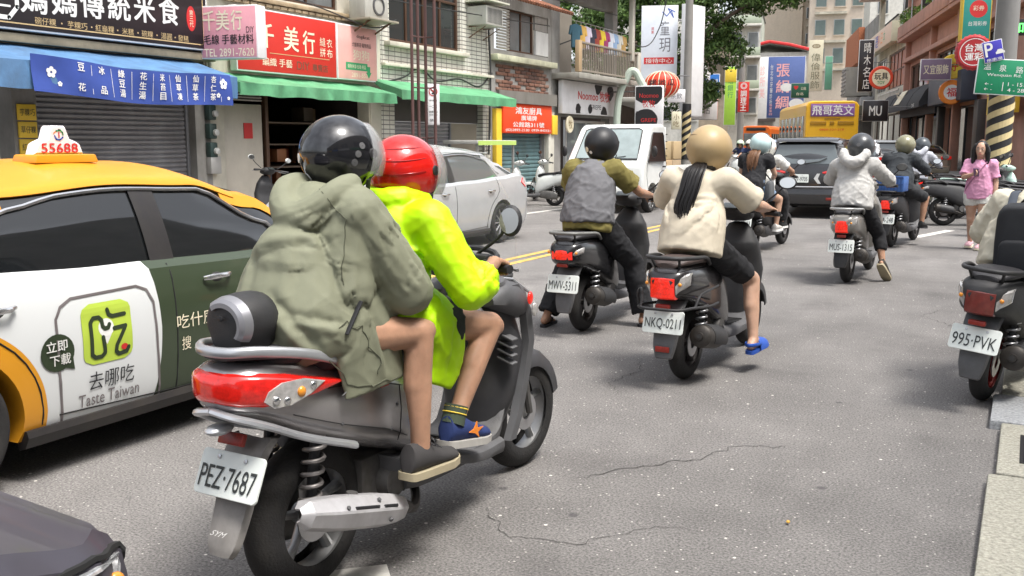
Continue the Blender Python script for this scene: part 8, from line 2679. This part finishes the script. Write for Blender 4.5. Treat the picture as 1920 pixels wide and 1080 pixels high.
# --- dark grey people carrier seen from behind
DGRY = mat('dark_grey_paint', (.045, .044, .046), .2, .5, var=.08, coat=.7)
MPV = dict(L=4.5, W=1.76, H=1.62, R=.32, wheels=(.85, 3.55), sill=.24, roof=(.22, 2.9), ends=(.22, .55), wroof=.72, wbelt=.92,
   top=[(0, .92), (.05, 1.08), (.3, 1.10), (1.8, 1.04), (2.8, 1.02), (3.5, .98), (4.2, .84), (4.5, .62)],
   cab=[(.04, 1.06), (.12, 1.30), (.28, 1.54), (.8, 1.61), (1.9, 1.62), (2.5, 1.58), (2.95, 1.44), (3.62, .98)])
def mpv_trim(c, plate_txt, tail=REDC, wiper=True):
 for sx in (1, -1):
  c.patch('rear_pillar', c.paint, lambda t: .10 + t * .28, lambda t: .34 + t * .26, .0, c.TE * .95, .006, 8, 10, sx)
  c.patch('door_pillar', SKIRT, 2.0, 2.12, .02, c.TE * .9, .0075, 6, 10, sx)
  c.patch('door_pillar', SKIRT, .98, 1.08, .02, c.TE * .9, .0075, 6, 10, sx)
  c.seam([(2.05, .3), (2.05, 1.0)], sx); c.seam([(1.0, .6), (1.0, 1.04)], sx)
  # wrap-round tail lamp: rear face and side
  b = MB()
  rg = []
  for k in range(11):
   q = k / 10
   x = lerp(.36, .86, q); y = -.012 + .9 * max(0, x - .52) ** 2 * 1.5
   za, zb_ = lerp(.90, .84, q), lerp(.93, 1.03, min(1, q * 1.5))
   rg.append([(sx * x, y, za), (sx * x, y - .016, (za + zb_) / 2), (sx * x, y, zb_), (sx * x, y + .06, zb_), (sx * x, y + .06, za)])
  b.loft(rg).build('tail_lamp', tail, c.t, smooth=40)
  rg = []
  for k in range(7):
   q = k / 6
   x = lerp(.46, .72, q); y = -.030 + .9 * max(0, x - .52) ** 2 * 1.5
   rg.append([(sx * x, y, .955 + .02 * q), (sx * x, y - .008, .975 + .02 * q), (sx * x, y, .99 + .03 * q), (sx * x, y + .05, .97)])
  MB().loft(rg).build('indicator', CLRL, c.t, smooth=40)
  MB().box((sx * .55, -.045, .40), (.2, .02, .05), bev=.008).build('reflector', REFL, c.t)
  q = c.S(3.1, .05, 0, sx)
  MB().ball(q + V((sx * .11, .0, .045)), (.10, .06, .08), 16, 10).build('wing_mirror', c.paint, c.t)
  MB().tube([c.S(lerp(.35, 2.7, i / 10), c.TE * 1.06, .03, sx) for i in range(11)], .014, 6).build('roof_rail', SKIRT, c.t)
 rb = MB().loft([[(x, -.03 + .12 * max(0, abs(x) - .6) * 2 + dy, z) for dy, z in ((.03, .30), (0, .34), (-.015, .46), (.0, .58), (.03, .62), (.1, .62), (.1, .30))] for x in [-.84 + 1.68 * i / 16 for i in range(17)]])
 rb.build('bumper', c.paint, c.t, smooth=40)
 MB().tube([(-.62, -.035, .64), (0, -.05, .635), (.62, -.035, .64)], [(.012, .02)] * 3, 8).build('bumper_strip', CHR, c.t)
 plate(c.t, (-.08, -.03, .80), R(5), plate_txt, .36, .165)
 # tailgate window frame, spoiler, wiper
 gl = [(-.60, 1.09), (.60, 1.09), (.62, 1.2), (.54, 1.47), (-.54, 1.47), (-.62, 1.2)]
 pts = [V((x, .035 + (z - 1.06) * .43 - .01, z)) for x, z in gl]
 MB().add(pts + [p + V((0, .03, 0)) for p in pts], [(0, 1, 2, 3, 4, 5), (6, 11, 10, 9, 8, 7)] + [(i, (i + 1) % 6, 6 + (i + 1) % 6, 6 + i) for i in range(6)]).build('rear_window', GLASSB, c.t, smooth=0)
 MB().loft([[(x, .20 - .02 * abs(x) + dy, 1.545 + dz) for dy, dz in ((-.06, -.02), (-.02, .012), (.25, .055), (.25, .03))] for x in [-.60 + 1.2 * i / 10 for i in range(11)]]).build('roof_spoiler', c.paint, c.t, smooth=50)
 if wiper:
  MB().tube([(0, .02, 1.09), (.28, .03, 1.13), (.42, .055, 1.2)], .009, 6).build('wiper', SKIRT, c.t)
cm = Car('dark grey people carrier ahead of the two-up black scooter', (-3.98, 19.75, 0), R(2), paint=DGRY, name='car', **MPV)
mpv_trim(cm, 'ANV-9705')
cw_ = mat('white_vinyl', (.7, .7, .68), .4, var=0)
flat([V((0, .1)), V((.06, .1)), V((.02, .0)), V((.08, -.1)), V((.02, -.1)), V((-.06, .0))], [(0, 1, 2, 5), (2, 3, 4, 5)], cw_, cm.t, (.26, -.02, .80), EX, EZ, .02, 'arrow_sticker')
# --- saloon and off-roaders further on
GOLD = mat('champagne_paint', (.42, .39, .31), .25, .5, var=.05, coat=.5)
cg = Car('champagne saloon by the black awnings ahead of the pedestrians', (-3.75, 44.6, 0), R(17), paint=GOLD, **SEDAN)
sedan_trim(cg, plate_txt='AKB-2231')
for sx in (-1, 1):
 MB().box((sx * .60, -.015, .88), (.42, .05, .13), bev=.02).build('tail_lamp', REDC, cg.t)
WHT = mat('pearl_paint', (.55, .56, .57), .25, .3, var=.05, coat=.5)
c1_ = Car('silver white off-roader with tall tailgate ahead of the dark helmet rider', (-5.1, 33.5, 0), R(10), paint=WHT, **MPV)
mpv_trim(c1_, 'RBA-7719')
c2_ = Car('pale grey off-roader with roof rails beside the champagne saloon', (-5.0, 39.2, 0), R(13), paint=mat('pale_grey_paint', (.36, .37, .36), .25, .4, var=.05, coat=.5), **MPV)
mpv_trim(c2_, 'BFF-1180')
c3_ = Car('pale blue people carrier glimpsed above the dark grey one', (-6.5, 29.8, 0), R(8), paint=mat('pale_blue_paint', (.42, .47, .56), .25, .3, var=.05, coat=.5), **MPV)
mpv_trim(c3_, 'ATC-3051')
# --- white pick-up truck facing the camera
def truck():
 t = thing('delivery_truck', 'white flatbed truck loaded with cartons in the opposite lane', 'truck', (-8.1, 22.4, 0), R(180))
 W_ = 1.82
 wp_ = mat('truck_white', (.70, .72, .70), .28, var=.05, coat=.4, dirt=.12)
 pr = [(1.55, .40), (3.10, .40), (3.18, .48), (3.20, .72), (3.16, .98), (3.02, 1.12), (2.50, 1.82), (2.36, 1.90), (1.62, 1.92), (1.55, 1.86)]
 rings = []
 for x, ins in ((-W_ / 2, .07), (-W_ / 2 + .025, .025), (-W_ / 2 + .09, .0), (W_ / 2 - .09, 0), (W_ / 2 - .025, .025), (W_ / 2, .07)):
  cx, cz = 2.35, 1.15
  rings.append([(x * (1 - .10 * max(0, z - 1.1) / .8), lerp(y, cx, ins), lerp(z, cz, ins)) for y, z in pr])
 cut = [MB().cyl((-1.5, 2.52, .29), (1.5, 2.52, .29), .36, seg=36).build('cutter', SEAM)]
 TMP.collection.objects.link(cut[0])
 MB().loft(rings).build('cab', wp_, t, smooth=28, boolean=cut)
 bpy.data.objects.remove(cut[0])
 nw = V((0, .802, .597))
 wsp = [(-.72, .04), (.72, .04), (.70, .30), (.66, .80), (.58, .845), (-.58, .845), (-.66, .80), (-.70, .30)]
 o_ = V((0, 3.02, 1.12)) + nw * .004
 ay = V((0, -.597, .802))
 ws = MB().prism(wsp, o_, (-1, 0, 0), ay, .012, bev=.004).build('windscreen', mat('truck_screen', (.30, .36, .36), .05, var=.25, vscale=1.5, coat=1., spec=.9), t, smooth=30)  # pale base colour stands in for reflections on the glass
 fr_ = [V((o_ + V((-p[0], 0, 0)) + ay * p[1])) + nw * .012 for p in wsp]
 MB().tube(fr_ + [fr_[0]], .014, 6).build('screen_seal', SKIRT, ws)
 wi = MB()
 for a, b_ in (((.1, 3.05, 1.15), (-.45, 2.98, 1.22)), ((.55, 3.05, 1.15), (.05, 2.98, 1.22))):
  wi.tube([a, b_], .008, 5)
 wi.build('wiper', SKIRT, t)
 for sx in (-1, 1):
  sw_ = [(2.86, 1.10), (2.48, 1.66), (2.40, 1.72), (1.80, 1.72), (1.76, 1.66), (1.76, 1.10)]
  rg = []
  for dx in (.0, .012):
   rg.append([V((sx * (W_ / 2 * (1 - .10 * max(0, z - 1.1) / .8) + dx - .004), y, z)) for y, z in sw_])
  g_ = MB().loft(rg).build('side_window', GLASSC, t, smooth=20)
  MB().tube(rg[1] + [rg[1][0]], .012, 6).build('window_seal', SKIRT, g_)
  MB().tube([V((sx * (W_ / 2 + .0), 2.90, 1.08)), V((sx * (W_ / 2 + .001), 2.92, .8)), V((sx * (W_ / 2), 2.80, .5))], .004, 5).build('door_gap', SEAM, t)
  MB().tube([V((sx * (W_ / 2 + .0), 1.70, 1.08)), V((sx * (W_ / 2 + .001), 1.70, .5))], .004, 5).build('door_gap', SEAM, t)
  MB().box((sx * (W_ / 2 + .012), 1.86, .98), (.03, .16, .035), bev=.01).build('door_handle', SKIRT, t)
  MB().ball((sx * (W_ / 2 + .14), 2.86, 1.32), (.07, .04, .12), 14, 10).build('wing_mirror', SKIRT, t)
  MB().loft([[(sx * x, 3.19 - (x - .45) ** 2 * .5 + dy, z) for dy, z in ((.0, .66 + .05 * (x - .45)), (.022, .72), (.012, .82 + .12 * (x - .45)), (-.05, .80), (-.05, .66))] for x in (.44, .54, .64, .74, .81)]).build('head_lamp', LENSW, t, smooth=50)
  MB().box((sx * .62, 3.215, .50), (.16, .02, .08), bev=.02).build('fog_lamp', LENSW, t)
 gr_ = MB()
 for k in range(3):
  gr_.box((0, 3.20, .60 + k * .045), (.80, .02, .018), bev=.004)
 gr_.build('grille', SKIRT, t)
 MB().loft([[(x, 3.21 - .10 * max(0, abs(x) - .6) + dy, z) for dy, z in ((0, .36), (.03, .40), (.03, .54), (0, .58), (-.08, .58), (-.08, .36))] for x in [-.85 + 1.7 * i / 12 for i in range(13)]]).build('bumper', wp_, t, smooth=40)
 MB().box((0, 3.22, .62), (.6, .03, .015)).build('emblem_bar', CHR, t)
 pl_ = plate(t, (0, 3.26, .48), R(0), 'BKR-3318', .32, .15)
 pl_.rotation_euler = (0, 0, R(180))
 for wy in (2.52, .35):
  for sx in (-1, 1):
   car_wheel(t, sx * (W_ / 2 - .10), wy, .29, .165, sx)
 MB().box((0, .35, .52), (1.5, 2.6, .12), bev=.01).build('chassis', SKIRT, t)
 MB().box((0, .30, .66), (1.68, 2.45, .06), bev=.01).build('bed', wp_, t)
 for sx in (-1, 1):
  MB().box((sx * .84, .30, .84), (.035, 2.45, .30), bev=.01).build('bed_side', wp_, t)
  cg_ = MB()
  for k in range(5):
   cg_.box((sx * .80, 1.42, 1.05 + k * .16), (.05, .05, .02))
  cg_.build('hook', SKIRT, t)
 MB().box((0, 1.47, 1.35), (1.6, .05, 1.0), bev=.01).build('headboard', wp_, t)
 return t
truck()
rnd = random.Random(8)
k_ = 0
names_ = ['tan carton', 'brown carton', 'peach carton', 'buff carton', 'kraft carton', 'sandy carton', 'blue labelled carton', 'beige carton']
for lay in range(3):
 for (x, y) in ((.42, 1.05), (.42, .35), (-.38, 1.0), (-.38, .3)):
  if lay == 2 and x < 0: continue
  if k_ >= 8: break
  d_ = (rnd.uniform(.6, .74), rnd.uniform(.5, .62), .42)
  wx, wy = -8.1 - x, 22.4 - y
  t = thing('carton', '%s stacked on the truck bed, %s' % (names_[k_], ['bottom layer', 'middle layer', 'top layer'][lay]), 'carton', (wx, wy, .69 + lay * .43), 0, 'cartons on the truck bed')
  MB().box((0, 0, .21), d_, bev=.012).build('box', P('carton_%d' % k_, (.42 + rnd.uniform(-.06, .08), .30 + rnd.uniform(-.04, .05), .18), rough=.85), t)
  MB().box((0, 0, .4225), (.06, d_[1] * .98, .004)).build('tape', P('tape', (.5, .42, .28), rough=.3), t)
  k_ += 1
# --- nose of a dark car entering at the bottom left
VIO = mat('violet_grey_paint', (.055, .05, .065), .45, .2, var=.06, coat=.1)
NOSE = {**SEDAN, 'top': [(0, .80), (.08, .98), (.5, 1.035), (1.0, 1.0), (1.8, .965), (2.8, .96), (3.4, .95), (4.1, .86), (4.45, .77), (4.60, .70)]}
cn = Car('violet grey car nose with clear headlamp at the bottom left corner', (-2.20, 1.29 - 4.6, 0), 0, paint=VIO, **NOSE)
sedan_trim(cn, plate_txt='ARE-5561')
hl = cn.lens('corner_lamp', LENSW, [(4.585, .61), (4.53, .70), (4.40, .745), (4.15, .765), (4.18, .69), (4.38, .62)], 1, .012)
MB().ball(cn.B(4.47, .675, .004), (.012, .02, .02), 10, 8).build('lamp_bulb', AMBL, hl)
cn.seam([(4.588, .605), (4.54, .708), (4.40, .756), (4.13, .776)], 1, .008, name='lamp_seal')
# --- buses
def bus(label, loc, rz, W_, L_, H_, m, sidem, texts, name='bus', roofm=None):
 t = thing(name, label, 'bus', loc, rz)
 rings = []
 for y, k in ((0, .97), (.04, .99), (.12, 1), (L_ - .12, 1), (L_, .97)):
  rings.append([(x * k, y, lerp(H_ / 2, z, k)) for x, z in [(-W_ / 2, .35), (W_ / 2, .35), (W_ / 2, H_ - .22), (W_ / 2 - .12, H_ - .06), (W_ / 2 - .3, H_), (-W_ / 2 + .3, H_), (-W_ / 2 + .12, H_ - .06), (-W_ / 2, H_ - .22)]])
 MB().loft(rings).build('body', m, t, smooth=30)
 for sx in (-1, 1):
  n_ = 6
  for k in range(n_):
   ww = (L_ - .8) / n_
   MB().box((sx * (W_ / 2 + .004), .4 + ww * (k + .5), H_ * .64), (.02, ww - .07, H_ * .32), bev=.006).build('window', sidem, t)
  for wy in (L_ * .22, L_ * .80):
   car_wheel(t, sx * (W_ / 2 - .13), wy, .46, .26, sx)
 for tx_ in texts:
  tx_(t)
 return t
YBUS = mat('bus_yellow', (.80, .44, .02), .3, var=.06, coat=.3)
def rear_yellow(t):
 o = MB().box((0, -.02, 3.02), (1.98, .03, .58), bev=.02).build('destination_board', P('board_purple', (.26, .12, .36)), t)
 lettering('飛哥英文', T_WHITE, o, (0, -.036, 3.02), EX, EZ, 1.86, .46, bold=.035)
 MB().box((0, -.012, 2.62), (.7, .01, .05)).build('small_text_band', P('print_brownish', (.35, .17, .02)), t)
 for x, w in ((-.62, .72), (0, .2), (.62, .72)):
  g_ = MB().box((x, -.012, 2.42), (w, .02, .17), bev=.015).build('vent', P('vent_amber', (.30, .17, .02)), t)
  for k in range(3):
   MB().box((x, -.026, 2.37 + k * .045), (w - .04, .012, .012)).build('vent_slat', YBUS, g_, smooth=0)
 lettering('0800-321-218', T_RED, t, (0, -.012, 2.12), EX, EZ, 1.1, .09)
 for sx in (-1, 1):
  MB().box((sx * .95, -.02, 1.3), (.16, .04, .5), bev=.02).build('tail_lamp', REDC, t)
 MB().box((0, -.05, .5), (2.2, .1, .28), bev=.03).build('bumper', SKIRT, t)
 plate(t, (0, -.06, .95), 0, 'KKA-0912', .38, .17)
bus('yellow bus seen from behind with purple English school board', (-8.35, 47.3, 0), R(20), 2.42, 9.5, 3.45, YBUS, GLASSC, [rear_yellow])
OBUS = mat('bus_orange', (.78, .16, .02), .35, var=.06)
def front_orange(t):
 MB().box((0, -.015, 1.75), (1.6, .03, .8), bev=.05).build('windscreen', GLASSB, t)
 MB().box((0, -.02, 2.42), (1.3, .03, .2), bev=.03).build('destination_board', T_BLACK, t)
 for sx in (-1, 1):
  MB().box((sx * .7, -.02, .8), (.3, .03, .16), bev=.03).build('head_lamp', LENSW, t)
 MB().box((0, -.05, .5), (1.9, .1, .24), bev=.03).build('bumper', SKIRT, t)
bus('small orange bus coming towards the camera left of the pale blue helmet', (-16.6, 66, 0), R(4), 1.95, 6.5, 2.65, OBUS, GLASSC, [front_orange])
# ------------------------------------------------------------------ parked scooters, pedestrians, small things
WSC = mat('body_white_paint', (.66, .68, .66), .3, var=.08, coat=.4, dirt=.15)
RSC = mat('body_red_paint', (.35, .03, .03), .3, var=.1, coat=.4, dirt=.15)
OSC = mat('body_orange_paint', (.60, .20, .05), .35, var=.1, coat=.3, dirt=.15)
MSC = mat('body_mint_paint', (.38, .52, .46), .3, var=.1, coat=.4)
NSC = mat('body_navy_paint', (.03, .04, .07), .3, var=.1, coat=.4)
scooter('white scooter parked in front of the teal shutter', (-10.05, 20.9, 0), R(98), plate='MGK-6120', body=WSC, shield=WSC, lamp='wide', lampm=REDL, flap=BLKP, lean=R(6))
scooter('black and white scooter parked beside the white one near the cow pattern shop', (-10.25, 22.5, 0), R(92), plate='NBT-0338', body=BLKP, shield=WSC, lamp='wide', lampm=REDL, flap=BLKP, lean=R(6))
scooter('white fronted scooter parked behind the tail of the silver saloon', (-10.7, 18.7, 0), R(95), plate='KPL-752', body=BLKP, shield=WSC, lamp='tall', lampm=REDL, lean=R(6))
scooter('navy scooter parked under the plain green awning', (-10.9, 17.4, 0), R(93), plate='MDA-1907', body=NSC, shield=NSC, lamp='wide', lampm=REDL, lean=R(6))
scooter('dark red scooter with black front and white mirrors parked before the craft shop', (-10.95, 12.6, 0), R(75), plate='NAC-5530', body=RSC, shield=BLKP, lamp='tall', lampm=REDL, lean=R(6), mirrorm=WSC)
scooter('dark sport scooter parked crosswise behind the woman in pink', (-1.35, 19.3, 0), R(-68), plate='MTP-8815', body=BLKP, shield=BLKP, lamp='wide', lampm=REDL, rim=RIMD, lean=R(-6), R=.26, L=1.33)
scooter('mint seated scooter parked past the dark sport scooter', (-1.25, 21.2, 0), R(-72), plate='NDE-2096', body=GRYP, shield=MSC, seat=MSC, lamp='wide', lampm=REDL, lean=R(-6))
scooter('red nosed scooter parked at the pavement corner by the black pillar', (-1.45, 23.4, 0), R(-76), plate='MXW-3371', body=RSC, shield=WSC, lamp='tall', lampm=REDL, lean=R(-6))
scooter('orange scooter parked at the right behind the pedestrian', (-.35, 17.2, 0), R(-85), plate='NRU-4402', body=OSC, shield=OSC, lamp='tall', lampm=REDL, lean=R(-6))
scooter('black scooter in the parked row beside the orange one', (-.30, 18.4, 0), R(-86), plate='EMK-0117', body=BLKP, shield=BLKP, lamp='wide', lampm=REDL, lean=R(-6))
scooter('grey scooter in the parked row nearest the striped pole', (-.25, 19.6, 0), R(-84), plate='MRT-6548', body=GRYP, shield=WSC, lamp='tall', lampm=REDL, lean=R(-6))
# woman in pink walking towards the camera
J = joints(pel=(0, 0, .82), che=(0, .01, 1.08), nek=(0, .0, 1.27), hd=(.0, .03, 1.405), shR=(.155, .0, 1.21), elR=(.19, .10, 1.02), wrR=(.05, .25, 1.07), shL=(-.155, 0, 1.21), elL=(-.205, -.02, .97), wrL=(-.21, .04, .76),
   hipR=(.085, 0, .78), knR=(.09, -.04, .43), anR=(.10, -.16, .10), heR=(.10, -.21, .05), toR=(.10, -.01, .03), hipL=(-.085, 0, .78), knL=(-.075, .07, .44), anL=(-.07, .05, .08), heL=(-.07, .0, .02), toL=(-.07, .2, .02), hoL=EY, hoR=EZ)
WL = (-.62, 15.1, 0)
wom = person('woman in pink blouse and white shorts walking with a folded umbrella', WL, R(172), J, skin=SKIN2, vox=.011, hands='relax', face=True,
    top=dict(m=cloth('pink_blouse', (.68, .32, .48)), name='blouse', sleeve=.8, slack=.02, rs=(.072, .070, .06, .05, .04), hem=(0, 0, .72), belly=.165, amp=.009, fs=(12, 12, 5), along=EZ),
    bottom=dict(m=cloth('white_shorts', (.66, .65, .60)), name='shorts', len=.42, slack=.018), shoes=dict(m=cloth('pink_shoe', (.60, .36, .40)), sole=T_CREAM, low=.06))
hd = J['hd']
b = MB()
b.ball(hd + V((0, -.022, .03)), (.088, .095, .10), 18, 12)
for sx in (-1, 1):
 b.tube(curve_pts([hd + V((sx * .055, .03, .08)), hd + V((sx * .085, .025, .0)), hd + V((sx * .09, .02, -.10)), hd + V((sx * .095, .03, -.2))], 4), [(.03, .02), (.034, .024), (.035, .026), (.036, .028), (.036, .03), (.036, .03), (.036, .03), (.035, .03), (.034, .028), (.032, .026), (.03, .024), (.025, .02), (.015, .012)], 10)
b.tube(curve_pts([hd + V((0, -.07, .02)), hd + V((0, -.09, -.10)), hd + V((0, -.085, -.22))], 4), [(.08, .04), (.085, .042), (.088, .045), (.09, .045), (.09, .045), (.09, .045), (.088, .042), (.08, .038), (.06, .03)], 12, side=EX)
remesh(b, 'hair', HAIRB, wom, .010, 3, disp=folds(.006, (30, 30, 3), 4., along=EZ), cut=None)
MB().tube(curve_pts([(-.10, .10, 1.24), (0, .15, 1.08), (.12, .13, .92), (.165, .06, .82)], 5), [(.009, .004)] * 16, 6).build('bag_strap', cloth('strap_mauve', (.35, .16, .25)), wom)
wr = J['wrL']
def to_world(p, loc=WL, rz=R(172)):
 return V(loc) + Matrix.Rotation(rz, 3, 'Z') @ V(p)
um = thing('folded_umbrella', 'grey folded umbrella held point down by the woman in pink', 'umbrella', to_world((-.215, .075, .12)), 0)
MB().lathe([(.001, 0), (.006, .02), (.022, .12), (.034, .34), (.030, .44), (.012, .47)], (0, 0, 0), EZ, 14).build('canopy', cloth('umbrella_grey', (.17, .20, .19)), um)
MB().tube(curve_pts([(0, 0, .46), (0, 0, .58), (0, 0, .66), (.0, .03, .70)], 4), .010, 8).build('handle', T_BLACK, um)
ph = thing('mobile_phone', 'mobile phone in the raised hand of the woman in pink', 'phone', to_world((-.01, .33, 1.10)), R(172))
MB().box((0, 0, 0), (.07, .012, .14), rot=Matrix.Rotation(R(-35), 3, 'X'), bev=.005).build('case', P('phone_case', (.22, .12, .22)), ph)
# second pedestrian by the striped pole
J = joints(pel=(0, 0, .86), che=(0, .01, 1.12), nek=(0, 0, 1.31), hd=(0, .03, 1.45), shR=(.16, 0, 1.25), elR=(.21, .02, 1.0), wrR=(.2, .12, .80), hipR=(.085, 0, .82), knR=(.09, .03, .45), anR=(.09, 0, .09), heR=(.09, -.05, .02), toR=(.09, .16, .02), hoR=EY, hoL=EY)
pw = person('woman in white blouse standing by the striped pole', (-1.0, 24.6, 0), R(150), J, skin=SKIN2, vox=.016, hands='relax', top=dict(m=cloth('white_blouse', (.72, .72, .74)), sleeve=.6, slack=.02), bottom=dict(m=cloth('blue_jeans', (.08, .12, .24)), len=1.9), shoes=dict(m=cloth('black_shoe', (.02, .02, .02)), sole=T_WHITE))
MB().ball(J['hd'] + V((0, -.02, .03)), (.088, .098, .10), 16, 10).tube([J['hd'] + V((0, -.07, 0)), J['hd'] + V((0, -.09, -.2))], [(.08, .04), (.07, .03)], 12, side=EX).build('hair', HAIRBR, pw, smooth=80)
# two uniformed riders coming the other way
for i, (lx, ly, lab, hm) in enumerate(((-8.55, 33.6, 'nearer rider in navy shirt with white helmet coming towards the camera', 'helmet_white'), (-9.35, 35.4, 'farther rider in dark shirt with pale green helmet coming towards the camera', 'helmet_pale_green'))):
 scooter('white and red scooter of the %s rider coming towards the camera' % ('nearer' if i == 0 else 'farther'), (lx, ly, 0), R(180), plate='EWB-%d' % (1190 + i), body=WSC, shield=WSC, lamp='wide', lampm=REDL)
 J = rider_joints(h=1.0, y0=.12)
 p_ = person(lab, (lx, ly, 0), R(180), J, vox=.018, top=dict(m=cloth('navy_shirt', (.035, .05, .12)), sleeve=.7, slack=.02), bottom=dict(m=cloth('navy_trousers', (.02, .024, .05)), len=1.9), shoes=dict(m=cloth('black_shoe', (.02, .02, .02)), sole=T_BLACK))
 helmet(p_, J['hd'] + V((0, 0, .03)), mat(hm, (.72, .71, .66) if i == 0 else (.55, .68, .52), .25, var=.06), r=(.138, .158, .145))
# food cart roof by the tiled house
fc = thing('food_cart', 'small food cart with flat white roof parked by the tiled house', 'cart', (-11.75, 20.3, 0))
MB().box((0, .0, 1.52), (.95, 1.9, .09), bev=.01).build('roof', P('cart_roof', (.55, .54, .50), dirt=.3), fc)
MB().box((.48, 0, 1.50), (.015, 1.86, .10)).build('roof_band', P('cart_band', (.45, .62, .16)), fc)
for x in (-.42, .42):
 for y in (-.88, .88):
  MB().box((x, y, .80), (.05, .05, 1.40)).build('post', W_ALU, fc)
MB().box((0, 0, .52), (.8, 1.6, .72), bev=.02).build('counter', P('cart_steel', (.34, .30, .25), metal=.3), fc)
for y in (-.6, .6):
 MB().lathe([(.14, -.03), (.17, -.02), (.17, .02), (.14, .03)], (.42, y, .17), EX, 20).build('wheel', RUB, fc)
# pebble on the road near the camera
pb = MB().ball((0, 0, .012), (.008, .010, .006), 8, 6).build('fallen_leaf', P('leaf_yellow', (.65, .36, .06)), None, loc=(-.75, 3.72, 0))
tag(pb, 'small yellow leaf scrap lying on the empty asphalt', 'leaf')
bpy.data.scenes.remove(TMP)
